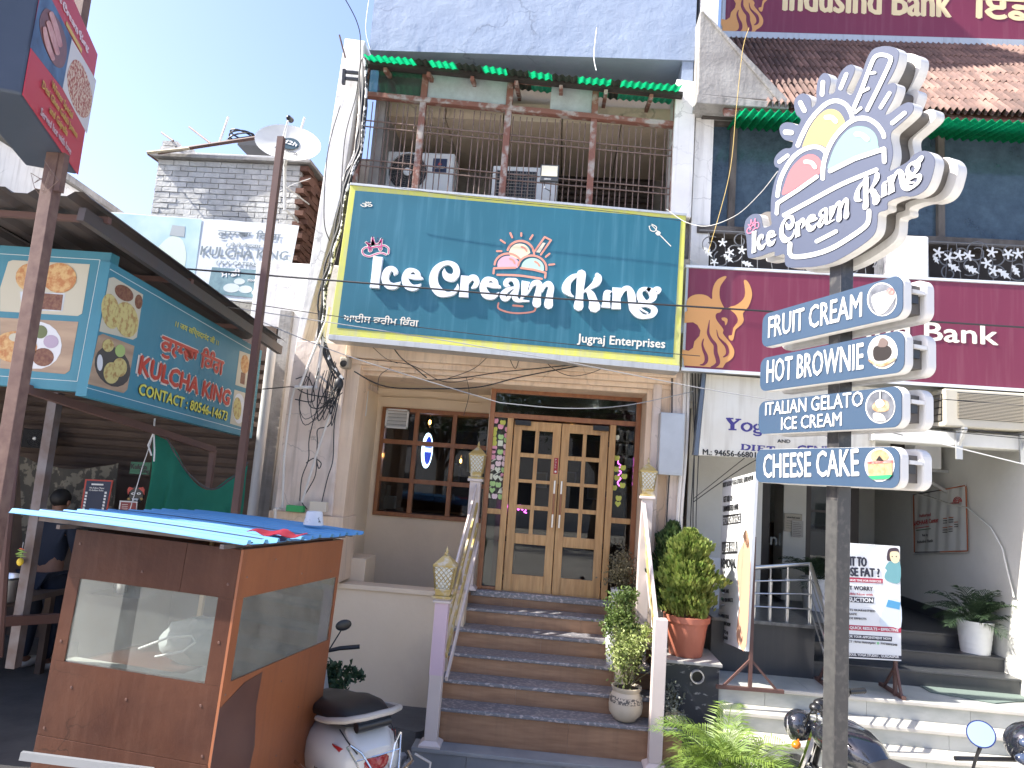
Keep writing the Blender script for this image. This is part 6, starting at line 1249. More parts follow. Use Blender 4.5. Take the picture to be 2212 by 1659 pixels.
def newel(x, y, z0, z1, w_, par, two=False):
    m_ = MB(); m_.box(x-w_/2, y-w_/2, z0+.05, x+w_/2, y+w_/2, z1); p_ = m_.build('newel_post', M_rail, par, bevel=.004)
    m_ = MB(); m_.add([(x+a*r, y+b*r, z0+h) for h, r in ((0, w_*.85), (.02, w_*.85), (.05, w_*.52)) for a, b in ((-1, -1), (1, -1), (1, 1), (-1, 1))], [(0, 3, 2, 1), (8, 9, 10, 11)]+[(r*4+i, r*4+(i+1) % 4, r*4+4+(i+1) % 4, r*4+4+i) for r in (0, 1) for i in range(4)]); m_.build('base_plate', M_rail, par, bevel=.003)
    return p_
lb_ = at(932, 1590, 6.66); lzt = at(948, 1290, 6.66).z
HL = thing('handrail', 'left stair handrail, pinkish square post with lilac patch and sloping slats', 'railing', (lb_.x, 6.9, BZ))
newel(lb_.x, 6.66, BZ, lzt-.04, .115, HL)
mb = MB(); zz0, zz1 = at(940, 1455, 6.66).z, at(946, 1300, 6.66).z; mb.box(lb_.x-.0595, 6.6, zz0, lb_.x+.0595, 6.7185, zz1); mb.build('lilac_band', M_lil, HL)
mb = MB(); mb.box(lb_.x-.08, 6.58, lzt-.04, lb_.x+.08, 6.74, lzt-.015); mb.box(lb_.x-.07, 6.59, lzt-.015, lb_.x+.07, 6.73, lzt); mb.build('cap', M_rail, HL, bevel=.006)
lantern(lb_.x, 6.66, lzt, 1.15, 'gold lattice lantern on the lower left stair post, beside the brown kiosk')
tl = at(1028, 1040, 8.0); newel(tl.x, 8.0, 1.405, tl.z, .12, HL); mb = MB(); mb.box(tl.x-.085, 7.915, tl.z, tl.x+.085, 8.085, tl.z+.03); mb.build('cap', M_rail, HL, bevel=.006)
lantern(tl.x, 8.0, tl.z+.03, 1.05, 'gold lattice lantern left of the wooden doors at the top of the stairs')
def slats(par, a, b_, offs, ztop):
    for i, (dz, mt) in enumerate(offs):
        m_ = MB(); A_ = Vector((a[0]+.02+.022*i, a[1], a[2]+dz)); B_ = Vector((b_[0]+.02+.022*i, b_[1], b_[2]+dz)); m_.beam(A_, B_, .022, .06); m_.build('rail_slat', mt, par, bevel=.003)
slats(HL, (lb_.x, 6.70, lzt-.10), (tl.x, 7.96, tl.z-.05), ((0, M_rail), (-.2, M_goldp), (-.42, M_goldp), (-.62, M_rail)), 0)
rb_ = at(1414, 1632, 6.66); rzt = at(1425, 1336, 6.66).z; tr_ = at(1397, 1078, 7.40)
HR = thing('handrail', 'right stair handrail with bare square post without lantern and worn gold slats', 'railing', (rb_.x, 6.9, BZ))
newel(rb_.x, 6.66, BZ, rzt, .115, HR); mb = MB(); mb.box(rb_.x-.1, 6.56, BZ+.001, rb_.x+.1, 6.76, BZ+.012); mb.build('floor_plate', M_rail, HR, bevel=.002)
newel(tr_.x, 7.40, .905, tr_.z, .115, HR); mb = MB(); mb.box(tr_.x-.08, 7.32, tr_.z, tr_.x+.08, 7.48, tr_.z+.03); mb.build('cap', M_rail, HR, bevel=.006)
lantern(tr_.x, 7.40, tr_.z+.03, .98, 'gold lattice lantern right of the doors before the metal meter cabinet')
slats(HR, (rb_.x-.05, 6.70, rzt-.03), (tr_.x-.05, 7.36, tr_.z-.05), ((0, M_rail), (-.22, M_goldp), (-.44, M_goldp), (-.66, M_rail)), 0)
# ------------------------------------------------------------------ plants
def leafmat(nm, c1, c2, tr=.25): return mat(nm, c1, .55, col2=c2, vs=18, vlo=.35, vhi=.65, trans=tr)
def leafcloud(mb, c, rad, n, sz, up=.3, shell=.55, tri=False, rng=random):
    c = Vector(c)
    clumps = [Vector((rng.gauss(0, 1), rng.gauss(0, 1), rng.gauss(0, 1))).normalized()*rng.uniform(.35, .95) for _ in range(14)]
    for _ in range(n):
        k = rng.choice(clumps); d = k+Vector((rng.gauss(0, .22), rng.gauss(0, .22), rng.gauss(0, .22)))
        p = c+Vector((d.x*rad[0], d.y*rad[1], d.z*rad[2]))
        ax = Vector((rng.gauss(0, 1), rng.gauss(0, 1), rng.gauss(0, 1)+up)).normalized(); bx = ax.cross(Vector((rng.gauss(0, 1), rng.gauss(0, 1), rng.gauss(0, 1)))).normalized()
        s_ = sz*rng.uniform(.6, 1.3); m_ = ax.cross(bx)*s_*.12
        mb.add([p, p+ax*s_*.5+bx*s_*.3+m_, p+ax*s_, p+ax*s_*.5-bx*s_*.3+m_], [(0, 1, 2, 3)])
def stems(mb, base, c, rad, n, r=.006):
    for _ in range(n):
        e = Vector(c)+Vector((random.gauss(0, .5)*rad[0], random.gauss(0, .5)*rad[1], random.uniform(-.3, .8)*rad[2])); b_ = Vector(base)
        mb.tube([b_, lerp(b_, e, .5)+Vector((random.gauss(0, .02), random.gauss(0, .02), .02)), e], [r, r*.7, r*.4], 5)
def pot(prof, c, nm, mt, label, seg=32, patt=None, group=None):
    T_ = thing(nm, label, 'plant pot' if 'plant' not in nm else 'potted plant', c, group); mb = MB(); mb.lathe(prof, c, seg); mb.build('pot', mt, T_, smooth=True); return T_
M_soil = mat('potting_soil', (.04, .03, .022), .95, bump=.01, bs=60)
M_beige = mat('cream_glazed_pot', (.55, .49, .38), .4, col2=(.48, .42, .32), vs=5); M_band = mat('dark_patterned_band', (.50, .44, .34), .5, col2=(.10, .09, .08), vs=60, vlo=.48, vhi=.52)
g1, g2, g3 = leafmat('fresh_small_leaves', (.20, .27, .06), (.36, .40, .15)), leafmat('glossy_green_leaves', (.07, .13, .03), (.16, .22, .05)), leafmat('dry_brown_leaves', (.16, .15, .09), (.22, .19, .11))
def belly(r, h): return [(r*.45, 0), (r*.62, .01), (r*.95, h*.25), (r, h*.45), (r*.93, h*.68), (r*.78, h*.86), (r*.86, h*.92), (r*.9, h), (r*.8, h), (r*.72, h*.9), (.001, h*.88)]
c = Vector((at(1348, 1578, 6.9).x, 6.88, .54)); H1_ = .30
P1 = thing('potted_plant', 'bushy plant in a round cream pot with a patterned band, lowest on the stairs', 'potted plant', c, 'plants along the right side of the stairs')
mb = MB(); mb.lathe(belly(.155, H1_), c, 36); mb.build('pot', M_beige, P1, smooth=True)
mb = MB(); mb.lathe([(.1555*.965, H1_*.56), (.1555*.94, H1_*.69), (.1555*.90, H1_*.74)], c, 36); mb.v = [c+(p-c)*1.0+Vector(((p-c).x*.02, (p-c).y*.02, 0)) for p in mb.v]; mb.build('patterned_band', M_band, P1, smooth=True)
mb = MB(); mb.lathe([(.001, 0), (.12, .0), (.12, .01), (.001, .012)], c+Vector((0, 0, H1_*.9)), 16); mb.build('soil', M_soil, P1)
mb = MB(); cc = c+Vector((.02, 0, H1_+.25)); stems(mb, c+Vector((0, 0, H1_*.9)), cc, (.2, .2, .3), 14); mb.build('stem', M_rust if False else mat('green_brown_stem', (.10, .09, .04), .8), P1)
mb = MB(); leafcloud(mb, cc+Vector((.01, 0, .02)), (.2, .19, .27), 1500, .034); leafcloud(mb, cc+Vector((.13, 0, .2)), (.1, .1, .12), 350, .032); mb.build('foliage', g1, P1, fix=False, kind='stuff')
def potted(label, base, r, h, blobs, lm, sz, n, prof='tall', potm=None, group='plants along the right side of the stairs', st=10):
    T_ = thing('potted_plant', label, 'potted plant', base, group); b_ = Vector(base); mb = MB()
    pr = [(r*.62, 0), (r*.66, .01), (r*.95, h*.95), (r, h), (r*.92, h), (r*.86, h*.93), (.001, h*.92)] if prof == 'tall' else belly(r, h)
    mb.lathe(pr, b_, 28); mb.build('pot', potm or M_beige, T_, smooth=True)
    mb = MB()
    for bc, br, f in blobs: stems(mb, b_+Vector((0, 0, h*.9)), b_+Vector(bc), br, int(st*f)+2)
    mb.build('stem', mat('green_brown_stem', (.1, .09, .04)), T_)
    mb = MB()
    for bc, br, f in blobs: leafcloud(mb, b_+Vector(bc), br, int(n*f), sz)
    mb.build('foliage', lm, T_, fix=False, kind='stuff'); return T_
q = at(1352, 1455, 7.1); potted('trailing glossy green plant in a tall cream pot, second from the bottom on the stairs', (at(1350, 1450, 7.12).x, 7.13, .72), .13, .40, [((-.05, 0, .62), (.19, .16, .16), 1), ((.05, -.07, .38), (.10, .08, .22), .6), ((-.02, 0, .86), (.12, .1, .1), .35)], g2, .034, 1700)
potted('trailing green plant in a slim white planter on the middle treads', (at(1325, 1400, 7.4).x, 7.38, .905), .10, .38, [((.03, 0, .50), (.16, .13, .15), 1), ((.10, -.06, .30), (.08, .06, .16), .4)], g2, .032, 900, potm=M_whitep)
potted('half-dry brown bush in a white planter, topmost on the stairs before the door', (at(1336, 1330, 7.7).x, 7.68, 1.25), .10, .34, [((.04, 0, .52), (.20, .15, .2), 1), ((.10, 0, .32), (.12, .1, .1), .4)], g3, .030, 1300, potm=M_whitep)
# terracotta pot with the cypress
M_terra = mat('terracotta_plastic', (.46, .16, .10), .55, col2=(.40, .13, .08), vs=3)
tcx, tcy, tcz = at(1481, 1415, 7.12).x, 7.14, 1.106
def conifer(label, c, r, h, trunk, n, lm, pm, ph, pr_, group):
    T_ = thing('potted_conifer', label, 'potted plant', c, group); c = Vector(c)
    if pm:
        mb = MB(); seg = 48; prof = [(pr_*.72, 0), (pr_*.74, .005), (pr_*.95, ph*.82), (pr_*.96, ph*.84), (pr_*1.06, ph*.85), (pr_*1.08, ph), (pr_*.98, ph), (pr_*.93, ph*.9), (.001, ph*.88)]
        for pi_, (rr, z) in enumerate(prof):
            for k in range(seg):
                a = 2*math.pi*k/seg; f = 1+(.018 if (pi_ in (1, 2) and (k//2) % 2) else 0); mb.v.append(c+Vector((rr*f*math.cos(a), rr*f*math.sin(a), z)))
        for i in range(len(prof)-1):
            for k in range(seg): l = (k+1) % seg; mb.f.append((i*seg+k, i*seg+l, (i+1)*seg+l, (i+1)*seg+k))
        mb.build('pot', pm, T_, smooth=True)
    mb = MB(); t0_ = c+Vector((0, 0, ph*.85))
    for k in range(6): mb.tube([t0_+Vector((random.gauss(0, .015), random.gauss(0, .015), 0)), t0_+Vector((random.gauss(0, .05), random.gauss(0, .05), trunk+.15)), t0_+Vector((random.gauss(0, .09), random.gauss(0, .09), h*.6))], [.012, .009, .004], 5)
    mb.build('trunk', mat('grey_brown_bark', (.10, .075, .055), .9), T_)
    mb = MB(); zc = t0_.z+trunk
    for _ in range(n):
        v = random.random()**.8; wob = 1+.18*math.sin(v*17)+.12*math.sin(v*31+1); a = random.uniform(0, 2*math.pi); rmax = r*(math.sin(math.pi*min(1, (v*.82+.16)))**.75)*(1+.20*math.sin(a*5+v*9)+.1*math.sin(a*11))*wob*.92
        rr = rmax*(random.random()**.33); p = Vector((t0_.x+rr*math.cos(a), t0_.y+rr*math.sin(a), zc+v*h))
        out = Vector((math.cos(a)*.55, math.sin(a)*.55, 1.0+random.gauss(0, .25))).normalized(); sd_ = out.cross(Vector((random.gauss(0, 1), random.gauss(0, 1), random.gauss(0, 1)))).normalized(); s_ = random.uniform(.025, .06)
        mb.add([p-sd_*s_*.12, p+out*s_*.5-sd_*s_*.28, p+out*s_, p+out*s_*.5+sd_*s_*.28, p+sd_*s_*.12], [(0, 1, 2, 3, 4)])
    mb.build('foliage', lm, T_, fix=False, kind='stuff'); return T_
cg = leafmat('cypress_green', (.12, .20, .035), (.28, .32, .08), .3); cg2 = leafmat('dark_cypress_green', (.04, .085, .03), (.09, .13, .04), .25)
conifer('bright green cypress in a fluted terracotta pot on the black stone block', (tcx, tcy, tcz), .27, .80, .04, 9000, cg, M_terra, .37, .205, 'potted cypresses')
conifer('darker green cypress behind the one in the terracotta pot', (tcx-.12, 7.42, 1.15), .20, .85, .05, 5000, cg2, mat('dark_plastic_pot', (.03, .03, .03), .5), .30, .15, 'potted cypresses')
# two small pots right of the railing
potted('dried orange-brown twiggy plant in a small cream pot behind the bare railing post', (at(1449, 1510, 7.1).x, 7.12, .72), .075, .16, [((0, 0, .27), (.10, .08, .15), 1)], leafmat('orange_dry_leaves', (.30, .15, .04), (.22, .12, .05)), .022, 240, 'belly')
potted('small silvery-leaved plant in a patterned pot at the foot of the railing post', (at(1455, 1578, 6.86).x, 6.88, .54), .085, .13, [((0, 0, .22), (.12, .10, .13), 1), ((.02, -.05, .08), (.1, .06, .08), .4)], leafmat('silver_green_leaves', (.12, .14, .10), (.40, .42, .36)), .03, 500, 'belly', M_band)
# areca palm in front of the marble steps
def frond(T_, base, az, lean, L, mt, lw=.016, nl=26, ll=.24, droop=.55):
    pts = []; p = Vector(base); ang = R(90-lean); d_ = Vector((math.cos(az), math.sin(az), 0)); n_ = 12
    for i in range(n_+1):
        t = i/n_; pts.append(p.copy()); a2 = ang-droop*t*t*2.4; p = p+(d_*math.cos(a2)+Vector((0, 0, 1))*math.sin(a2))*L/n_
    mb = MB(); mb.tube(pts, [.005*(1-.75*i/n_)+.001 for i in range(n_+1)], 4)
    side = d_.cross(Vector((0, 0, 1))).normalized()
    for k in range(nl):
        t = .22+.78*k/(nl-1); i = min(n_-1, int(t*n_)); f = t*n_-i; q = lerp(pts[i], pts[i+1], f); tg = (pts[i+1]-pts[i]).normalized(); upv = side.cross(tg).normalized()
        l_ = ll*math.sin(math.pi*(.18+.72*t))*random.uniform(.85, 1.1)
        for sg in (-1, 1):
            dr = (side*sg*.75+tg*.75+upv*.22+Vector((0, 0, random.gauss(0, .06)))).normalized(); e1 = q+dr*l_*.55; e2 = q+dr*l_+Vector((0, 0, -l_*.28)); w_ = tg*lw*.5
            mb.add([q-w_*.4, q+w_*.4, e1+w_, e1-w_, e2], [(0, 1, 2, 3), (3, 2, 4)])
    return mb.build('frond', mt, T_, fix=False)
M_palm = mat('sunlit_palm_leaf', (.22, .30, .055), .5, col2=(.13, .22, .04), vs=4, trans=.3, rnd=.2)
pb_ = Vector((at(1560, 1640, 5.75).x, 5.75, .28)); PM = thing('areca_palm', 'bright yellow-green feathery palm in front of the marble steps', 'palm', (pb_.x, pb_.y, 0))
mb = MB(); mb.lathe([(.16, 0), (.20, .01), (.24, .28), (.26, .3), (.24, .3), (.22, .26), (.001, .25)], (pb_.x, pb_.y, 0), 24); mb.build('pot', M_terra, PM, smooth=True)
mb = MB()
for k in range(9): a = k*.7; mb.tube([pb_+Vector((.05*math.cos(a), .05*math.sin(a), -.03)), pb_+Vector((.09*math.cos(a), .09*math.sin(a), .25))], [.014, .009], 6)
mb.build('stem', mat('palm_cane', (.20, .22, .08), .5), PM)
rn = random.Random(4)
for k in range(46): frond(PM, pb_+Vector((rn.gauss(0, .09), rn.gauss(0, .07), rn.uniform(.1, .3))), rn.uniform(0, 6.28), rn.uniform(8, 78), rn.uniform(.42, .72), M_palm, .010, 24, .27)
# palms of the bank porch
M_palmd = mat('dark_palm_leaf', (.035, .065, .03), .5, trans=.15)
def potpalm(label, c, r, h, n, L):
    T_ = thing('potted_palm', label, 'potted plant', c, 'palms in white pots in the bank porch'); c = Vector(c); mb = MB(); pr = []
    for i in range(7): z = h*i/6; rr = lerp(r*.78, r, i/6); pr += [(rr, z), (rr*1.012, z+h*.02), (rr, z+h*.04)]
    mb.lathe(pr+[(r*.9, h*1.02), (.001, h*.92)], c, 28); mb.build('pot', M_whitep, T_, smooth=True); rr_ = random.Random(n)
    for k in range(n): frond(T_, c+Vector((0, 0, h*.92)), rr_.uniform(0, 6.28), rr_.uniform(15, 80), L*rr_.uniform(.7, 1.1), M_palmd, .014, 18, L*.42, .5)
a = at(2130, 1392, 7.9); potpalm('dark green palm in a white ribbed pot at the right end of the black steps', (4.40, 7.88, 1.226), .17, .31, 26, .50)
a = at(1752, 1330, 9.0); potpalm('palm in a white pot half hidden by the black pole behind the ramp railing', (a.x+.03, 8.9, 1.371), .19, .36, 16, .5)
# dark plant beside the scooter
c = Vector((at(712, 1520, 6.6).x, 6.75, 0)); T_ = potted('dark green leafy plant in a black bucket behind the scooter', (c.x, c.y, .25), .15, .25, [((.0, 0, .42), (.17, .14, .2), 1), ((.16, 0, .50), (.12, .06, .06), .25)], leafmat('deep_green_leaves', (.025, .06, .03), (.05, .10, .045), .2), .075, 260, potm=M_black, group=None)
# ------------------------------------------------------------------ black street pole with the lit-box signs
AZ = R(22.7); nP = Vector((-math.cos(AZ), -math.sin(AZ), 0)); dP = Vector((-math.sin(AZ), math.cos(AZ), 0))      # dP runs away to the left
PC = at(1812, 1000, 3.4); PC.z = 0; TH = .05
PS = thing('pole_sign', 'black steel pole carrying the tall ice-cream cutout sign and four blue menu boards', 'sign', (PC.x, PC.y, 0))
ps = lambda nm, mt, mb, **k: mb.build(nm, mt, PS, **k)
M_bpole = mat('chipped_black_pole', (.022, .022, .024), .38, col2=(.07, .065, .06), vs=28, vlo=.5, vhi=.7, spec=.6)
mb = MB(); q = [PC+dP*a+nP*b_ for a, b_ in ((-.037, -.037), (.037, -.037), (.037, .037), (-.037, .037))]; mb.prism([p+Vector((0, 0, 0)) for p in q], (0, 0, 4.35)); ps('pole', M_bpole, mb, bevel=.003)
M_patch = mat('grey_paint_patch', (.05, .05, .047), .6, col2=(.028, .028, .028), vs=30)
mb = MB(); z0 = at(1790, 1500, 3.35).z-.6; z1 = at(1790, 1080, 3.35).z; mb.prism([PC+dP*a+nP*.0385 for a in (-.034, .034)]+[PC+dP*a+nP*.0375 for a in (.034, -.034)], (0, 0, z1)); ps('bare_patch', M_patch, mb)
mb = MB(); mb.prism([PC+dP*a+nP*.0385+Vector((0, 0, at(1800, 680, 3.35).z)) for a in (-.034, .034)]+[PC+dP*a+nP*.0375+Vector((0, 0, at(1800, 680, 3.35).z)) for a in (.034, -.034)], (0, 0, .10)); ps('masking_tape', mat('tan_tape', (.50, .36, .28), .7), mb)
QP = Pl(PC+nP*(.04+TH), nP); z6 = zm(2700, 1000, 1.58)
def toloc(p): d_ = p-PC; return (-d_.dot(dP), p.z)        # u to the right (towards the viewer), z up
LP = Loc(PC+nP*(.04+TH), -dP, (0, 0, 1))
M_acr = mat('white_acrylic_side', (.64, .63, .60), .4, streak=.35, gcol=(.35, .31, .25)); M_bluef = mat('blue_sign_face', (.032, .060, .105), .4, col2=(.037, .066, .11), vs=3, coat=.3)
def rrect(u0, u1, z0, z1, r, n=6):
    o = []
    for cx, cz, a0 in ((u1-r, z1-r, 0), (u0+r, z1-r, 90), (u0+r, z0+r, 180), (u1-r, z0+r, 270)):
        for k in range(n+1): a = R(a0+90*k/n); o.append((cx+r*math.cos(a), cz+r*math.sin(a)))
    return o
M_lw = mat('white_vinyl_letter', (.52, .52, .52), .4, coat=.2)
def lplate(pts, off, th, nm, mt, pl=LP, **k): m_ = MB(); m_.prism([pl(x, y, off) for x, y in pts], -pl.n*th); return ps(nm, mt, m_, **k)
M_gap = mat('dark_gap_metal', (.10, .09, .08), .6)
PLB = [((550, 395), (1445, 165), (1440, 440), (552, 605)), ((537, 680), (1455, 505), (1450, 790), (540, 885)), ((530, 965), (1440, 845), (1430, 1125), (527, 1165)), ((510, 1270), (1425, 1225), (1420, 1490), (510, 1485))]
TX = [[('FRUIT CREAM', (592, 555), (1182, 420), 128)], [('HOT BROWNIE', (582, 838), (1192, 750), 136)], [('ITALIAN GELATO', (574, 1045), (1192, 985), 78), ('ICE CREAM', (675, 1136), (1056, 1110), 76)], [('CHEESE CAKE', (562, 1438), (1165, 1426), 142)]]
CIR = [(1308, 312), (1312, 645), (1297, 990), (1293, 1358)]
boxes = []
for i, q in enumerate(PLB):
    L_ = [toloc(QP(*z6(*p))) for p in q]; u0 = (L_[0][0]+L_[3][0])/2; u1 = (L_[1][0]+L_[2][0])/2; zt_ = (L_[0][1]+L_[1][1])/2; zb_ = (L_[2][1]+L_[3][1])/2; boxes.append((u0, u1, zb_, zt_))
    ol = rrect(u0, u1, zb_, zt_, .045)
    lplate(ol, -.002, TH-.002, 'board_casing', M_acr, bevel=.008)
    lplate(rrect(u0+.002, u1-.002, zb_+.002, zt_-.002, .044), .001, .003, 'board_face', M_bluef)
    lplate(ol, -TH-.075, TH, 'board_casing', M_acr, bevel=.008)
    m_ = MB(); m_.prism([LP(u0+.1, zb_+.03, -.05), LP(u1-.03, zb_+.03, -.05), LP(u1-.03, zt_-.03, -.05), LP(u0+.1, zt_-.03, -.05)], -LP.n*.075); ps('inner_channel', M_gap, m_)
    m_ = MB(); zc_ = (zb_+zt_)/2; m_.prism([LP(u1-.028, zc_-.02, -.065), LP(u1-.028, zc_+.02, -.065), LP(u1-.028, zc_+.02, -.10), LP(u1-.028, zc_-.02, -.10)], LP.u*.012); ps('end_slot', M_black, m_)
    m_ = MB(); m_.prism([LP(u1-.03, zc_+.018, -.052), LP(u1-.03, zc_+.034, -.052), LP(u1-.03, zc_+.034, -.122), LP(u1-.03, zc_+.018, -.122)], LP.u*.03); ps('end_clip', M_acr, m_)
    for (s_, a, b_, h) in TX[i]:
        m_ = MB(); A_, B_ = z6(*a), z6(*b_); tpx(m_, s_, QP, A_, B_, (A_[0]+.5, A_[1]-h*.3418), .022, .002); ps('lettering', M_lw, m_)
# round photographs on the boards
zc_m = [mat('smoky_dark_print', (.06, .065, .08), .5, col2=(.14, .15, .17), vs=20), mat('white_print', (.38, .38, .37), .5, col2=(.25, .25, .25), vs=40), mat('berry_red_print', (.28, .04, .035), .5, col2=(.35, .22, .2), vs=50), mat('black_brownie_print', (.02, .016, .014), .4), mat('sponge_print', (.33, .25, .15), .5, col2=(.26, .17, .08), vs=60), mat('green_board_print', (.02, .25, .10), .5), mat('caramel_print', (.25, .12, .045), .5, col2=(.36, .28, .2), vs=40)]
def disc(cx, cy, rx, ry, off, mt, nm): m_ = MB(); plate(m_, QP, [z6(*p) for p in el(cx, cy, rx, ry, -.0, 28)], off, .001); ps(nm, mt, m_)
def dpoly(q, off, mt, c=1): m_ = MB(); plate(m_, QP, [z6(*p) for p in (cr(q, 3, True) if c else q)], off, .001); ps('photo_print', mt, m_)
for i, (x, y) in enumerate(CIR):
    disc(x, y, 94, 106, .003, M_acr, 'photo_rim'); disc(x, y, 87, 99, .0045, zc_m[0] if i in (0, 2) else zc_m[1], 'photo_print')
dpoly([(1240, 300), (1300, 265), (1370, 255), (1392, 290), (1370, 340), (1320, 400), (1270, 395)], .006, zc_m[1]); dpoly([(1330, 270), (1365, 235), (1385, 262), (1372, 285)], .0075, zc_m[2]); dpoly([(1280, 290), (1320, 260), (1350, 300), (1300, 320)], .0075, mat('grey_swirl_print', (.4, .4, .42), .5))
dpoly([(1255, 620), (1300, 600), (1355, 610), (1368, 650), (1340, 690), (1280, 700), (1255, 680)], .006, zc_m[3]); dpoly([(1285, 610), (1292, 570), (1315, 555), (1345, 580), (1330, 612)], .0072, mat('dark_syrup_print', (.12, .09, .08), .4)); dpoly([(1225, 690), (1300, 722), (1385, 680), (1382, 700), (1305, 738), (1235, 712)], .0075, zc_m[6])
dpoly([(1245, 985), (1290, 945), (1345, 960), (1350, 1010), (1300, 1025), (1260, 1015)], .006, zc_m[6]); dpoly([(1265, 960), (1300, 940), (1325, 975), (1285, 1000)], .0072, zc_m[1]); dpoly([(1255, 1030), (1310, 1038), (1330, 1080), (1260, 1075)], .006, zc_m[1]); dpoly([(1292, 885), (1302, 885), (1300, 950), (1290, 950)], .0085, zc_m[1], 0)
dpoly([(1215, 1348), (1375, 1340), (1372, 1425), (1222, 1430)], .006, zc_m[4], 0); dpoly([(1215, 1338), (1378, 1328), (1376, 1345), (1215, 1352)], .0072, zc_m[2], 0); dpoly([(1222, 1428), (1372, 1420), (1350, 1445), (1245, 1450)], .0075, zc_m[5], 0); dpoly([(1270, 1330), (1290, 1300), (1320, 1335)], .0085, zc_m[3], 0); dpoly([(1245, 1280), (1300, 1262), (1345, 1290), (1340, 1325), (1250, 1335)], .006, zc_m[4])
# cutout emblem board
z3 = zm(2960, 150, 2.4578); Y4 = 860
OUTL = [(45, 1040+Y4), (45, 990+Y4), (62, 930+Y4), (110, 885+Y4), (165, 873+Y4), (200, 890+Y4), (216, 940+Y4), (232, 1005+Y4), (275, 1000+Y4), (312, 975+Y4), (303, 900+Y4), (306, 740+Y4), (320, 640+Y4), (345, 540+Y4), (384, 432+Y4), (350, 412+Y4), (335, 370+Y4), (345, 318+Y4), (385, 268+Y4), (440, 232+Y4), (505, 224+Y4), (518, 160+Y4),
        (450, 1010), (405, 965), (389, 905), (405, 860), (450, 835), (510, 838), (570, 862), (600, 805), (558, 760), (535, 690), (537, 620), (570, 572), (620, 550), (672, 570), (698, 620), (705, 690), (750, 640), (752, 560), (757, 470), (777, 400), (815, 355), (850, 352), (880, 385), (890, 440), (878, 500), (872, 556), (925, 545), (945, 480), (962, 400), (1000, 330), (1050, 282), (1100, 266), (1130, 300), (1118, 360), (1078, 450), (1045, 532), (1100, 562),
        (1145, 470), (1200, 350), (1250, 210), (1300, 125), (1370, 92), (1450, 85), (1520, 100), (1560, 140), (1557, 210), (1530, 300), (1480, 400), (1445, 462), (1505, 445), (1540, 470), (1535, 530), (1500, 620), (1455, 700), (1428, 762), (1480, 742), (1560, 682), (1640, 640), (1690, 645), (1707, 690), (1690, 742), (1620, 812), (1540, 882), (1490, 932), (1482, 995), (1497, 1070), (1502, 1160), (1485, 1245), (1470, 1312),
        (1540, 1282), (1620, 1240), (1662, 1208), (1702, 1160), (1765, 1122), (1830, 1115), (1882, 1145), (1912, 1192), (1916, 1250), (1895, 1345), (1870, 1420), (1828, 1492), (1760, 1542), (1680, 1565), (1600, 1562), (1458, 1616), (1450, 1690), (1362, 1724), (1352, 1800), (1340, 1890), (1300, 1960), (1200, 2042), (1050, 2140), (900, 2216), (750, 2252), (600, 2262), (490, 2262), (450, 2238), (440, 2190), (434, 2130), (345, 2150), (335, 2105), (205, 2150), (105, 2170), (76, 2150), (70, 2060), (62, 1960)]
OL = [toloc(QP(*z3(*p))) for p in OUTL]
def smooth2(p): return cr(p, 3, True)
OLs = smooth2(OL)
M_face = mat('grey_blue_cutout_face', (.054, .064, .098), .4, col2=(.062, .072, .105), vs=2.5, coat=.3, streak=.08)
lplate(OLs, -.002, TH-.002, 'cutout_casing', M_acr, bevel=0)
cu = sum(p[0] for p in OL)/len(OL); cz_ = sum(p[1] for p in OL)/len(OL)
lplate(OLs, .001, .0029, 'cutout_face', M_face)
lplate(OLs, -TH-.075, TH, 'cutout_casing', M_acr)
lplate([(cu+(a-cu)*.93, cz_+(b_-cz_)*.93) for a, b_ in OLs], -.05, .075, 'inner_channel', M_gap)
M_wp = mat('white_emblem_print', (.50, .51, .50), .35, coat=.2); k2 = .54004/2.4578
def e3(q, w_, off, n=5, nm='emblem_print', mt=None, y4=0, straight=False):
    q = [(x, y+(Y4 if y4 else 0)) for x, y in q]
    if straight:
        for j, (a, b_) in enumerate(zip(q, q[1:])): m_ = MB(); plate(m_, QP, outline([(*z3(*a), w_*k2), (*z3(*b_), w_*k2)], None, True, 1), off+.00025*j, .001); ps(nm, mt or M_wp, m_)
    else: m_ = MB(); plate(m_, QP, outline([(*z3(x, y), w_*k2) for x, y in q], None, True, n), off, .001); ps(nm, mt or M_wp, m_)
def f3(q, mt, off, nm='scoop_print'): m_ = MB(); plate(m_, QP, [z3(*p) for p in cr(q, 3, True)], off, .001); ps(nm, mt, m_)
f3([(615, 1085), (640, 990), (690, 880), (760, 780), (840, 715), (920, 705), (990, 750), (1032, 850), (960, 930), (880, 1040), (855, 1085), (790, 1052), (700, 1058)], mat('yellow_scoop_print', (.34, .26, .09), .35, coat=.2), .002)
f3([(875, 1300), (885, 1200), (930, 1080), (1000, 970), (1090, 890), (1190, 872), (1280, 900), (1340, 970), (1358, 1060), (1340, 1100), (1100, 1200)], mat('mint_scoop_print', (.15, .25, .215), .35, coat=.2), .002)
f3([(420, 1550), (440, 1440), (490, 1310), (560, 1220), (640, 1160), (710, 1148), (770, 1180), (805, 1240), (800, 1300), (765, 1350), (600, 1450)], mat('red_scoop_print', (.36, .10, .10), .35, coat=.2), .002)
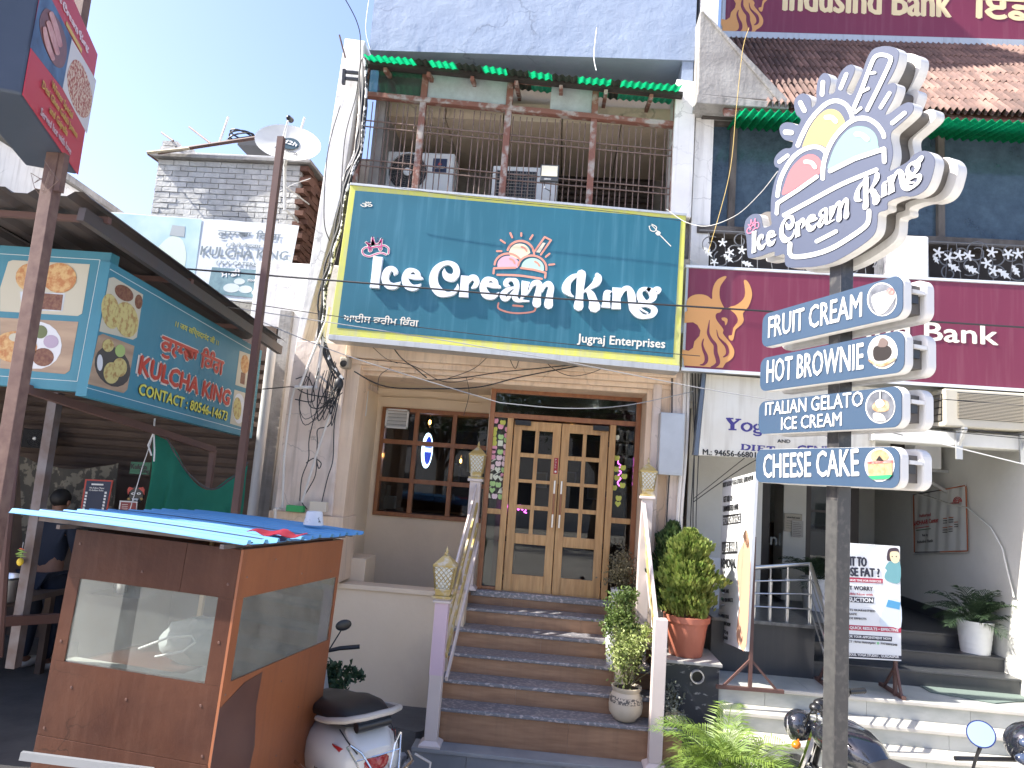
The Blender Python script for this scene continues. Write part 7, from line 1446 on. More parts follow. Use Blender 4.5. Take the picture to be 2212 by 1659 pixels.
for j, (q, w_) in enumerate([([(568, 1060), (610, 960), (680, 830), (770, 720), (860, 645), (950, 622), (1040, 660), (1090, 740), (1105, 800)], 44), ([(812, 1385), (820, 1250), (860, 1110), (930, 980), (1030, 870), (1130, 805), (1240, 795), (1340, 850), (1400, 930), (1415, 975)], 44), ([(368, 1555), (390, 1420), (440, 1300), (520, 1180), (620, 1105), (720, 1075), (800, 1090), (850, 1140)], 42),
    ([(815, 440), (806, 560)], 44), ([(1045, 360), (988, 500)], 40), ([(592, 640), (632, 718)], 46), ([(445, 930), (505, 935)], 50), ([(385, 1222), (468, 1160)], 38), ([(1470, 545), (1382, 688)], 38), ([(1618, 742), (1496, 842)], 42), ([(845, 785), (900, 785), (942, 825)], 44), ([(1142, 950), (1200, 957), (1252, 1000)], 46), ([(642, 1222), (700, 1230), (738, 1275)], 40)]): e3(q, w_, .0034+.00012*j)
e3([(1115, 700), (1200, 500), (1290, 260), (1335, 185), (1400, 170), (1468, 190), (1478, 235), (1380, 450), (1250, 712)], 40, .0052, 4)
for q in ([(1285, 350), (1325, 345)], [(1180, 540), (1262, 500)], [(1130, 738), (1188, 692)]): e3(q, 30, .0056)
e3([(360, 870), (368, 768), (560, 645), (755, 508)], 38, .0052, y4=1, straight=True); e3([(885, 452), (1130, 330), (1415, 235), (1418, 360)], 44, .0052, y4=1, straight=True)
e3([(432, 888), (700, 742), (1000, 582), (1340, 440)], 42, .0050, y4=1); e3([(752, 1145), (945, 1045)], 38, .005, y4=1)
e3([(492, 1168), (506, 1288), (700, 1278), (900, 1212), (1100, 1092), (1225, 1000), (1262, 940), (1268, 845)], 46, .0052, y4=1, n=4)
# the name, same lettering as the big sign, carried over to this board
def mloc(x, y): p = SP(x, y); return (p.x, p.z)
a0, b0, c0 = mloc(801, 621), mloc(1331, 667), mloc(817, 554); a1, b1, c1 = [toloc(QP(*z3(x, y+Y4))) for x, y in ((130, 1262), (1500, 672), (150, 1045))]
D_ = (b0[0]-a0[0])*(c0[1]-a0[1])-(c0[0]-a0[0])*(b0[1]-a0[1])
def carry(x, y):
    p = mloc(x, y); s_ = ((p[0]-a0[0])*(c0[1]-a0[1])-(c0[0]-a0[0])*(p[1]-a0[1]))/D_; t = ((b0[0]-a0[0])*(p[1]-a0[1])-(p[0]-a0[0])*(b0[1]-a0[1]))/D_
    return (a1[0]+s_*(b1[0]-a1[0])+t*(c1[0]-a1[0]), a1[1]+s_*(b1[1]-a1[1])+t*(c1[1]-a1[1])+.05*(1-(2*s_-1)**2)*-.25)
for j, (k_, sts, cap) in enumerate(SHX):
    m_ = MB()
    for i, st in enumerate(sts):
        o = outline(st, None, bool(cap) or i > 0, 5); m_.prism([LP(*carry(x, y), .0068+.0003*i) for x, y in o], -LP.n*.001)
    ps('name_letter', M_lw, m_)
m_ = MB()
for i, q in enumerate(crown+[brim]):
    o = outline([(*zA(x, y), 12*kA) for x, y in q], None, True, 3); m_.prism([LP(*carry(x, y), .0064+.0003*i) for x, y in o], -LP.n*.001)
ps('crown_print', mat('pink_crown_print', (.72, .16, .25), .4), m_)

# ------------------------------------------------------------------ red and dark box sign on the left pole
hb = EYE+1.6; A0 = atz(49.6, 205, hb); B0 = atz(169, 378, hb); dB = (B0-A0).normalized(); nB = Vector((dB.y, -dB.x, 0)); TB_ = .27
XP = Pl(A0, nB); topz = at(217, 118, B0.y).z
BX = thing('box_sign', 'red and dark blue box sign with two dessert photographs on a rusty pole, top left', 'sign', (at(115, 380, 3.6).x, 3.6, 0))
bx = lambda nm, mt, mb, **k: mb.build(nm, mt, BX, **k)
topn = A0.copy(); topn.z = topz
mb = MB(); mb.prism([A0-nB*.004, B0-nB*.004, B0-nB*.004-nB*TB_, A0-nB*.004-nB*TB_], (0, 0, topz-hb)); bx('box', mat('slate_blue_box_metal', (.045, .06, .085), .5, col2=(.055, .07, .10), vs=3, metal=.3), mb, bevel=.012)
M_red = mat('crimson_flex', (.42, .022, .045), .45, col2=(.38, .02, .04), vs=2)
mb = MB(); mb.prism([A0, B0, B0+Vector((0, 0, topz-hb)), A0+Vector((0, 0, topz-hb))], -nB*.003); bx('face', M_red, mb)
zL = zm(0, 0, 2.212)
def xq(q, mt, off, nm='photo_print', c=0): m_ = MB(); plate(m_, XP, [zL(*p) for p in (cr(q, 3, True) if c else q)], off, .001); bx(nm, mt, m_)
xq([(455, -10), (640, 345), (555, 785), (268, 418), (352, -10)], mat('deep_blue_cloth_print', (.03, .06, .13), .5, col2=(.06, .14, .26), vs=7), .001)
xq([(636, 345), (852, 712), (770, 1185), (555, 785)], mat('white_tray_print', (.52, .50, .50), .5), .0014)
xq(cr([(395, 80), (450, 95), (520, 180), (580, 330), (592, 480), (560, 590), (500, 590), (430, 490), (370, 330), (350, 180)], 3, True), mat('brown_syrup_bowl', (.15, .045, .04), .4, col2=(.10, .03, .03), vs=12), .0026)
M_gj = mat('gulab_jamun_print', (.30, .06, .045), .35, col2=(.55, .30, .26), vs=9)
for q in ([(455, 120, 50), (500, 260, 58), (535, 400, 50)], [(430, 200, 48), (470, 330, 58), (510, 470, 50)], [(395, 250, 40), (420, 380, 54), (470, 520, 44)]):
    m_ = MB(); plate(m_, XP, outline([(*zL(x, y), w_*.2441*.8) for x, y, w_ in q], None, True, 4), .004+.0004*q[0][0]/100, .001); bx('sweet_print', M_gj, m_)
xq(cr([(650, 535), (705, 545), (760, 640), (808, 800), (810, 950), (770, 1035), (715, 1030), (650, 930), (605, 780), (600, 640)], 3, True), mat('carrot_dessert_print', (.28, .05, .035), .6, col2=(.55, .42, .32), vs=55, vlo=.45, vhi=.55), .003)
xq([(590, 185), (728, 435), (722, 472), (584, 222)], mat('mustard_strip', (.50, .33, .08), .5), .003)
def xt(s_, a, b_, h, mt, bd=.02, off=.004): m_ = MB(); A_, B_ = zL(*a), zL(*b_); tpx(m_, s_, XP, A_, B_, (A_[0]+h*.05, A_[1]-h*.2441), bd, off); bx('lettering', mt, m_)
M_gy = mat('golden_letter_print', (.62, .38, .10), .5); M_pw = mat('pinkish_white_print', (.62, .48, .50), .5)
xt('Winter Special', (445, 770), (628, 1052), 60, M_gy); xt('Desi Ghee Gulab Jamun', (362, 770), (670, 1222), 60, M_gy); xt('and Gajrella', (425, 990), (583, 1205), 60, M_gy); xt('Served hot with love', (345, 1010), (615, 1368), 62, M_pw)
xt('ALWAYS FRESH', (594, 218), (720, 462), 22, mat('green_print', (.10, .25, .12), .5), .03, .005) if False else None
# same curly name on the red face
a1 = zL(500, -55); b1x = zL(735, 385); 
aL, bL, cL = [XP(*p) for p in (zL(480, -62), zL(738, 402), zL(492, -122))]
def carry2(x, y):
    p = mloc(x, y); s_ = ((p[0]-a0[0])*(c0[1]-a0[1])-(c0[0]-a0[0])*(p[1]-a0[1]))/D_; t = ((b0[0]-a0[0])*(p[1]-a0[1])-(p[0]-a0[0])*(b0[1]-a0[1]))/D_
    return aL+(bL-aL)*s_+(cL-aL)*t
for k_, sts, cap in SHX:
    m_ = MB()
    for i, st in enumerate(sts): m_.prism([carry2(x, y)+nB*(.004+.0003*i) for x, y in outline(st, None, bool(cap) or i > 0, 4)], -nB*.001)
    bx('name_letter', M_pw, m_)
PX = at(115, 380, 3.6); M_rpole = mat('rusty_brown_pole', (.105, .058, .05), .6, col2=(.16, .10, .08), vs=14, metal=.2, bump=.001, bs=60)
mb = MB(); mb.box(PX.x-.036, 3.565, 0, PX.x+.036, 3.635, hb); bx('pole', M_rpole, mb, bevel=.003); mb = MB(); mb.box(PX.x+.037, 3.57, hb-.22, PX.x+.07, 3.61, hb); bx('pole_stub', M_rpole, mb)
mb = MB(); mb.box(PX.x-.03, 3.57, topz, PX.x+.03, 3.63, topz+1.2); bx('pole', M_rpole, mb)
mb = MB(); rr = random.Random(3)
for i in range(6): mb.tube([Vector((PX.x+rr.uniform(-.04, .06), 3.53, hb-.06-rr.random()*.2)), Vector((PX.x+rr.uniform(-.12, .15), 3.5, hb-.12-rr.random()*.15)), Vector((PX.x+rr.uniform(-.05, .05), 3.53, hb-.15-rr.random()*.12))], .0022, 4)
bx('binding_wire', M_iron, mb)
# white conduit + tie on the second post
# ------------------------------------------------------------------ brown kiosk cart
KP, KW, KD, KH = Vector((-2.263, 5.018, 0)), 1.354, 1.816, 2.0
KC = thing('food_kiosk', 'brown-painted plywood food kiosk with glass windows and a blue corrugated roof', 'kiosk', (-1.81, 4.014, .53), None, (0, 0, 0))
Mk = Matrix.Rotation(-.105, 4, 'Z') @ Matrix.Rotation(-.032, 4, 'X') @ Matrix.Rotation(.02, 4, 'Y'); KC.rotation_euler = Mk.to_euler(); KC.scale = (.8, .8, .8); KB = -.64
kc = lambda nm, mt, mb, **k: mb.build(nm, mt, KC, local=True, **k)
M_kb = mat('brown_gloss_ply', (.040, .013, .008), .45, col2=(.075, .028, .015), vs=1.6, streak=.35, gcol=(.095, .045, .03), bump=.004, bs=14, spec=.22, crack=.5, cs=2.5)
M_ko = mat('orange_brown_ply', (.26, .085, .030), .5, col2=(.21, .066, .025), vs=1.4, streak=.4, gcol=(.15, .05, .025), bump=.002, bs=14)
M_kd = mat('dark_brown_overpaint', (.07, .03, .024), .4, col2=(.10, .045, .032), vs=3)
fxl, fxr, fz0, fz1_ = -KW+.105, -KW+1.234, 1.065, 1.653
def kbx(nm, mt, *q, **k): m_ = MB(); m_.box(*q); return kc(nm, mt, m_, **k)
# front: separate sheets of ply round the window
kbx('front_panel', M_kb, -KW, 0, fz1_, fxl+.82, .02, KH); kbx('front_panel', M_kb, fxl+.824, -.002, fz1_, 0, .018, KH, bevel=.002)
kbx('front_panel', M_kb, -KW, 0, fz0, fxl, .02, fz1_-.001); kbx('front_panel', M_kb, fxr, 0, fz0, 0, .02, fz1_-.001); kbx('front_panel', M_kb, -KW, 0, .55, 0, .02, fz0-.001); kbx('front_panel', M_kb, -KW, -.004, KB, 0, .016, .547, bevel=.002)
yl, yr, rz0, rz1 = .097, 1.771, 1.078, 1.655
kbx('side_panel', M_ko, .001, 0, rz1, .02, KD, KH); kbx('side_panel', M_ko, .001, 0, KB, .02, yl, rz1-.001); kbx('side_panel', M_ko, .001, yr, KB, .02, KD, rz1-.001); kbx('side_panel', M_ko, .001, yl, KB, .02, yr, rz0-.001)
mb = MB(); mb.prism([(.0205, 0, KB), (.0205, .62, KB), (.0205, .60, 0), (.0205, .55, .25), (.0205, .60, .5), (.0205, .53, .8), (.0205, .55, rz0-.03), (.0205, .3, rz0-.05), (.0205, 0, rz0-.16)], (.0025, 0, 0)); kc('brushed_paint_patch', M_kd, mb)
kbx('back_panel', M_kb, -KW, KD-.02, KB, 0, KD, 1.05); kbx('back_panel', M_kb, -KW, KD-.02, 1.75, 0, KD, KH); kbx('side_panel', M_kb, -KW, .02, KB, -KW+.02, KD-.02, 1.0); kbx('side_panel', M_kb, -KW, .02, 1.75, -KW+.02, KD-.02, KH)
for x, y in ((-.04, .03), (-KW+.03, .03), (-.04, KD-.06), (-KW+.03, KD-.06)): kbx('corner_batten', mat('raw_batten_wood', (.33, .22, .11), .7), x-.02, y-.008, KB, x+.02, y+.03, KH)
M_kglass = glass('dusty_kiosk_glass', (.90, .93, .91), 1.5, dust=.14, dcol=(.55, .60, .57))
kbx('window_pane', M_kglass, fxl, .008, fz0, fxr, .012, fz1_); kbx('window_pane', glass('clearer_kiosk_glass', (.92, .95, .93), 1.45, dust=.15, dcol=(.58, .56, .50)), .008, yl, rz0, .012, yr, rz1)
kbx('counter_shelf', mat('dusty_grey_shelf', (.34, .35, .32), .6, grime=.3), -.42, .03, 1.02, -.0, KD-.03, 1.05); kbx('counter_shelf', mat('dusty_grey_shelf', (.34, .35, .32), .6), -KW+.03, .03, 1.02, -.421, .20, 1.05)
kbx('inner_batten', M_ko, fxl, .025, fz0-.02, fxr, .05, fz0)
for x, z in [(fxl-.05, 1.9), (fxl+.5, 1.76), (fxr+.06, 1.75), (fxr+.06, 1.35), (fxr+.0, .92), (fxl+.1, .9), (-KW+.05, 1.2), (fxl+.55, .88), (-KW+.05, .6), (-.05, .6)]: m_ = MB(); m_.lathe([(.011, 0), (.009, .003), (.001, .004)], (x, -.002, z), 8, (0, -1, 0)); kc('nail_head', M_kd, m_)
for y, z in [(.1, 1.8), (.5, 1.9), (1.0, 1.75), (1.6, 1.72), (1.74, 1.4), (1.75, 1.1), (.9, .9), (1.3, .6), (1.0, .3), (.05, 1.0)]: m_ = MB(); m_.lathe([(.008, 0), (.006, .003), (.001, .004)], (.021, y, z), 8, (1, 0, 0)); kc('nail_head', M_iron, m_)
for x in (-KW-.02, -.06): m_ = MB(); m_.beam((x, -.16, KH+.02), (x, KD+.2, KH+.02), .03, .03); kc('roof_bearer', M_gpost, m_)
for y in (-.05, .9, KD): kbx('roof_bearer', M_gpost, -KW-.28, y-.015, KH+.036, .10, y+.015, KH+.066)
# corrugated roof, two lapped sheets, ridges running the long way of the front
M_rblue = mat('sky_blue_coated_sheet', (.085, .27, .50), .6, col2=(.11, .30, .52), vs=2, spec=.3, grime=.3, gcol=(.20, .26, .32))
pit = .195; prof2 = [(0, 0), (.035, .0), (.05, .028), (.085, .028), (.10, 0), (.148, .0)]
for si, (ya, yb) in enumerate(((-.20, .98), (.96, KD+.26))):
    ys = []; y = ya
    while y < yb:
        for a, h in prof2:
            if y+a <= yb: ys.append((y+a, h))
        y += pit
    m_ = MB(); n = len(ys); nx = 8; xa, xb = -KW-.40, .14; vs = []
    for s_ in (0, 1):
        for i in range(nx+1):
            t = i/nx; x = lerp(xa, xb, t)
            for (yy, h) in ys: vs.append((x+(.05*math.sin(yy*7) if i == 0 else (.015*math.sin(yy*11) if i == nx else 0)), yy, KH+.055+h+.003*si+lerp(.03, .0, t)+.012*math.sin(t*3.1)-s_*.003))
    fs = []
    for s_ in (0, 1):
        o_ = s_*(nx+1)*n
        for i in range(nx):
            for j in range(n-1): f = (o_+i*n+j, o_+(i+1)*n+j, o_+(i+1)*n+j+1, o_+i*n+j+1); fs.append(f if s_ == 0 else f[::-1])
    o_ = (nx+1)*n
    for j in range(n-1): fs.append((nx*n+j, o_+nx*n+j, o_+nx*n+j+1, nx*n+j+1)); fs.append((j, j+1, o_+j+1, o_+j))
    for i in range(nx): fs.append((i*n, o_+i*n, o_+(i+1)*n, (i+1)*n)); fs.append((i*n+n-1, (i+1)*n+n-1, o_+(i+1)*n+n-1, o_+i*n+n-1))
    m_.add(vs, fs); rs = kc('roof_sheet', M_rblue, m_, fix=False)
for y0_ in (.0+.035, .78+.035):
    kbx('dark_lap_strip', mat('dark_slate_strip', (.06, .08, .12), .5), -KW-.34, y0_+.0, KH+.118, .1, y0_+.055, KH+.124) if False else None
m_ = MB()
for y0_ in (-.2+pit*1, -.2+pit*5, ):
    for i in range(8):
        t0_, t1_ = i/8, (i+1)/8; xa, xb = -KW-.38, .12; f = lambda t: KH+.055+.031+lerp(.03, 0, t)+.012*math.sin(t*3.1)
        m_.add([(lerp(xa, xb, t0_), y0_+.047, f(t0_)), (lerp(xa, xb, t1_), y0_+.047, f(t1_)), (lerp(xa, xb, t1_), y0_+.088, f(t1_)), (lerp(xa, xb, t0_), y0_+.088, f(t0_))], [(0, 1, 2, 3)])
kc('dark_ridge_paint', mat('dark_slate_strip', (.06, .08, .12), .5), m_, fix=False, kind='stuff')
m_ = MB(); rr = random.Random(9)
for k_ in range(12):
    x = -KW+.1+rr.random()*1.3; row = rr.choice((0, 1, 2, 3, 4, 6, 7, 8)); y = -.2+pit*row+.105; t = (x+KW+.4)/(KW+.54); z = KH+.0575+lerp(.03, 0, t)+.012*math.sin(t*3.1)+.002
    for j in range(5): m_.add([(x+j*.018, y+.004, z), (x+j*.018+.004, y+.004, z), (x+j*.018+.004, y+(.035 if j in (0, 4) else .02), z), (x+j*.018, y+(.035 if j in (0, 4) else .02), z)], [(0, 1, 2, 3)])
kc('printed_marks', M_black, m_, fix=False, kind='stuff')
def onk(x, y, z): return KC.matrix_basis @ Vector((x, y, z))
bpy.context.view_layer.update()
q = onk(.06, .30, KH+.12); mb = MB(); v = [onk(*p) for p in ((-.12, .25, KH+.105), (.16, .28, KH+.095), (.20, .62, KH+.10), (-.06, .58, KH+.12))]; mb.grid(lambda u, w_: lerp(lerp(v[0], v[1], u), lerp(v[3], v[2], u), w_)+Vector((0, 0, .012*math.sin(u*9+w_*5))), 8, 6, (0, 0, .004)); mb.build('red_plastic_sheet', mat('translucent_red_plastic', (.45, .03, .07), .3, trans=.4), label='crumpled red plastic scrap on the right edge of the blue kiosk roof', cat='plastic scrap', smooth=True)
q = onk(-.22, 1.62, KH+.12); mb = MB(); mb.lathe([(.075, 0), (.06, .09), (.055, .10), (.05, .09), (.065, .01), (.001, .008)], q, 20); mb.build('paper_bowl', mat('white_paper_bowl', (.7, .7, .7), .5, col2=(.05, .05, .05), vs=26, vlo=.62, vhi=.64), label='upturned white patterned paper bowl on the far edge of the kiosk roof', cat='bowl', smooth=True)
# clear sack and bent tube lying in the kiosk
mb = MB(); mb.ball(onk(-.62, .75, 1.16), (.28, .22, .14), 20, 12); mb.v = [p+Vector((.02*math.sin(p.z*50+p.x*30), .02*math.sin(p.x*40), .015*math.sin(p.y*45))) for p in mb.v]; mb.build('plastic_sack', mat('milky_plastic', (.45, .48, .48), .3, trans=.3, bump=.01, bs=20), label='crumpled milky plastic sack inside the brown kiosk', cat='sack', smooth=True)
mb = MB(); mb.tube([onk(*p) for p in ((-.95, .4, 1.12), (-.7, .38, 1.24), (-.5, .36, 1.28), (-.46, .36, 1.24), (-.55, .36, 1.16), (-.8, .4, 1.08))], .007, 8); mb.build('bent_tube', M_whitep, label='bent clear plastic tube behind the front glass of the kiosk', cat='tube', smooth=True)
kbx('floor_board', M_kb, -KW+.03, .21, .98, -.43, KD-.03, 1.0)
# steel bar low in front of the kiosk
mb = MB(); mb.beam(at(45, 1632, 3.75), at(330, 1668, 3.9), .024, .04); mb.build('steel_bar', M_steel if False else mat('grey_galvanised', (.34, .36, .38), .45, metal=.5), label='grey galvanised bar crossing the bottom of the kiosk front', cat='bar')
# ------------------------------------------------------------------ white scooter seen from behind
def se(a, w_, h, zc, e=2.6):                    # superellipse ring
    c, s_ = math.cos(a), math.sin(a); return (math.copysign(abs(c)**(2/e), c)*w_, zc+math.copysign(abs(s_)**(2/e), s_)*h)
def loft(mb, secs, seg=20, e=2.6, cap=True):    # secs: (x, half width, z low, z high)
    k0 = len(mb.v)
    for s_ in secs:
        x, w_, z0, z1 = s_[:4]
        for k in range(seg): y, z = se(2*math.pi*k/seg, w_, (z1-z0)/2, (z0+z1)/2, e); mb.v.append(Vector((x, y, z)))
    for i in range(len(secs)-1):
        for k in range(seg): l = (k+1) % seg; mb.f.append((k0+i*seg+k, k0+i*seg+l, k0+(i+1)*seg+l, k0+(i+1)*seg+k))
    if cap: mb.f.append(tuple(range(k0, k0+seg))); mb.f.append(tuple(range(k0+(len(secs)-1)*seg, k0+len(secs)*seg)))
    return mb
def wheel(par, x, r, w_, name='wheel', rim=M_alu):
    ty = MB(); N_ = 28; prf = [(r-.06, w_*.5), (r-.015, w_*.5), (r, w_*.25), (r, -w_*.25), (r-.015, -w_*.5), (r-.06, -w_*.5)]
    for k in range(N_):
        a = 2*math.pi*k/N_
        for rr_, y in prf: ty.v.append(Vector((x+rr_*math.cos(a), y, r+rr_*math.sin(a))))
    m_ = len(prf)
    for k in range(N_):
        l = (k+1) % N_
        for j in range(m_): q = (j+1) % m_; ty.f.append((k*m_+j, k*m_+q, l*m_+q, l*m_+j))
    wo = ty.build(name, mat('tyre_rubber', (.02, .02, .02), .85), par, local=True, smooth=True)
    d_ = MB(); d_.lathe([(.03, -.05), (.03, .05)], (x, 0, r), 12, (0, 1, 0)); 
    for k in range(5): a = 2*math.pi*k/5; d_.beam((x, 0, r), (x+(r-.055)*math.cos(a), 0, r+(r-.055)*math.sin(a)), .03, .03, (0, 1, 0))
    d_.tube([(x+(r-.065)*math.cos(a), 0, r+(r-.065)*math.sin(a)) for a in [k*math.pi/12 for k in range(24)]], .018, 6, closed=True); d_.build('rim', rim, par, local=True, smooth=True)
    return wo
M_sw = mat('pearl_white_scooter_paint', (.62, .62, .60), .22, coat=.6); M_seat = mat('black_vinyl_seat', (.018, .018, .02), .45, bump=.001, bs=120); M_chrome = mat('chrome', (.75, .75, .74), .12, metal=1); M_tail = mat('red_tail_lens', (.30, .006, .012), .15, coat=.7); M_clear = mat('clear_lamp_lens', (.60, .58, .55), .12, metal=.6, col2=(.25, .24, .22), vs=45); M_grail = mat('grey_beige_grab_rail', (.42, .39, .35), .4)
SC_ = thing('scooter', 'pearl white scooter with red tail lamp and chrome rear guard parked behind the kiosk', 'scooter', (0, 0, 0))
sc = lambda nm, mt, mb, **k: mb.build(nm, mt, SC_, local=True, **k)
rear = at(852, 1600, 5.35)
SC_.location = (-1.05, 5.06, .0); SC_.rotation_euler = (R(-4), 0, math.atan2(.73, -.68)); SC_.scale = (1.15, 1.25, 1.12)
mb = loft(MB(), [(.0, .075, .56, .665), (.012, .12, .51, .70), (.05, .165, .46, .735), (.13, .20, .42, .765), (.28, .225, .38, .775), (.45, .22, .36, .76), (.62, .18, .34, .72), (.74, .13, .32, .64)]); sc('body', M_sw, mb, smooth=True)
mb = loft(MB(), [(-.006, .085, .655, .70), (.02, .105, .66, .725), (.10, .125, .70, .785), (.16, .12, .74, .80)], 16); sc('tail_panel', M_sw, mb, smooth=True)
for sg in (-1, 1): mb = MB(); mb.tube([(.0, sg*.115, .69), (.07, sg*.14, .742), (.16, sg*.15, .79)], .004, 5); sc('panel_gap', M_black, mb)
mb = loft(MB(), [(.10, .10, .80, .86), (.14, .14, .79, .885), (.25, .165, .775, .90), (.42, .17, .765, .885), (.55, .16, .755, .85), (.68, .145, .745, .835), (.82, .11, .73, .81), (.88, .06, .73, .78)], 20, 3); sc('seat', M_seat, mb, smooth=True)
mb = MB(); mb.tube([(.38, -.19, .80), (.22, -.20, .835), (.06, -.165, .875), (-.01, -.08, .895), (-.02, 0, .90), (-.01, .08, .895), (.06, .165, .875), (.22, .20, .835), (.38, .19, .80)], [.017, .019, .02, .02, .02, .02, .02, .019, .017], 8); sc('grab_rail', M_grail, mb, smooth=True)
mb = MB(); mb.tube([(.06, -.10, .82), (.06, .10, .82)], .035, 10); sc('rail_mount', M_black, mb, smooth=True)
def rearskin(q, th, nm, mt, off=.0):            # a patch on the rounded tail: q in (y, z), x follows the tail
    def sx(y, z): return -.012+3.6*y*y*1.0+.25*max(0, z-.62)**1.0*1.3-off
    m_ = MB(); pts = cr(q, 3, True); m_.v = [Vector((sx(y, z), y, z)) for y, z in pts]+[Vector((sx(y, z)+th, y, z)) for y, z in pts]; n = len(pts)
    c0 = len(m_.v); m_.v.append(Vector((sx(sum(p[0] for p in pts)/n, sum(p[1] for p in pts)/n)-.004, sum(p[0] for p in pts)/n, sum(p[1] for p in pts)/n)))
    for i in range(n): j = (i+1) % n; m_.f += [(i, j, n+j, n+i), (c0, j, i)]
    sc(nm, mt, m_, smooth=True)
rearskin([(-.075, .655), (0, .645), (.075, .655), (.06, .59), (.0, .575), (-.06, .59)], .04, 'tail_light', M_tail, .012)
for sg in (-1, 1):
    rearskin([(sg*.075, .655), (sg*.13, .685), (sg*.185, .715), (sg*.17, .675), (sg*.13, .635), (sg*.07, .60)], .04, 'tail_light', M_tail, .008)
    rearskin([(sg*.075, .592), (sg*.13, .628), (sg*.175, .668), (sg*.172, .60), (sg*.13, .545), (sg*.08, .555)], .04, 'indicator', M_clear, .008)
mb = MB(); mb.box(-.035, -.035, .535, -.02, .035, .56); sc('plate_lamp', M_clear, mb)
# chrome guard
mb = MB(); mb.tube([(.42, .30, .56), (.20, .29, .55), (.02, .24, .545), (-.07, .12, .55), (-.09, 0, .552), (-.07, -.12, .55), (.02, -.24, .545), (.16, -.29, .54)], .0105, 8); sc('rear_guard', M_chrome, mb, smooth=True)
for sg in (-1, 1):
    mb = MB(); mb.tube([(-.07, sg*.10, .555), (-.02, sg*.135, .66), (.03, sg*.165, .735), (.015, sg*.15, .745), (-.02, sg*.10, .70), (-.085, sg*.035, .56)], .005, 6); sc('guard_loop', M_chrome, mb, smooth=True)
mb = MB(); mb.tube([(-.025, -.13, .665), (-.05, 0, .675), (-.025, .13, .665)], .005, 6); sc('guard_loop', M_chrome, mb, smooth=True)
mb = MB(); mb.tube([(.1, -.30, .545), (.02, -.36, .50), (.0, -.34, .43), (.12, -.24, .42)], .008, 6); sc('guard_loop', M_grail, mb, smooth=True)
mb = loft(MB(), [(-.10, .07, .30, .36), (-.05, .08, .33, .46), (.05, .09, .38, .52), (.2, .08, .42, .5)], 14); sc('rear_mudguard', M_black, mb, smooth=True)
mb = MB(); mb.box(-.085, -.045, .46, -.07, .045, .50); sc('reflector', M_tail, mb, bevel=.003)
mb = MB(); mb.box(-.115, -.10, .34, -.107, .10, .42); sc('number_plate', M_whitep, mb, bevel=.003)
wheel(SC_, .22, .21, .09); wheel(SC_, 1.25, .21, .09)
mb = loft(MB(), [(.66, .14, .25, .33), (.9, .17, .24, .30), (1.05, .16, .24, .34)], 14); sc('floorboard', M_black, mb, smooth=True)
mb = MB(); mb.grid(lambda u, v: (1.08+.09*v-.10*(2*u-1)**2, (u-.5)*.42*(1-.25*v), .27+.58*v), 12, 8, (.02, 0, 0)); sc('leg_shield', M_sw, mb, smooth=True)
mb = loft(MB(), [(1.05, .10, .86, .98), (1.14, .16, .88, 1.02), (1.22, .11, .88, .98), (1.26, .06, .90, .95)], 16); sc('handlebar_cowl', M_sw, mb, smooth=True)
for sg in (-1, 1):
    mb = MB(); mb.tube([(1.14, sg*.12, .96), (1.08, sg*.25, .985), (1.02, sg*.37, .99)], [.012, .016, .017], 8); sc('grip', M_black, mb, smooth=True)
    mb = MB(); mb.tube([(1.13, sg*.2, .98), (1.12, sg*.27, 1.10)], .005, 5); mb.ball((1.12, sg*.29, 1.14), (.012, .06, .042), 12, 8); sc('mirror', M_black, mb, smooth=True)
mb = loft(MB(), [(1.08, .05, .3, .40), (1.25, .065, .38, .46), (1.42, .05, .30, .38)], 12); sc('front_mudguard', M_sw, mb, smooth=True)
mb = MB(); text(mb, 'ACTIVA', Vector((.30, .229, .535)), Vector((-1, 0, 0)), Vector((0, 0, 1)), Vector((0, 1, 0)), .13, .022, .06, .002); sc('badge', M_chrome, mb)
mb = MB(); u_ = 0; 
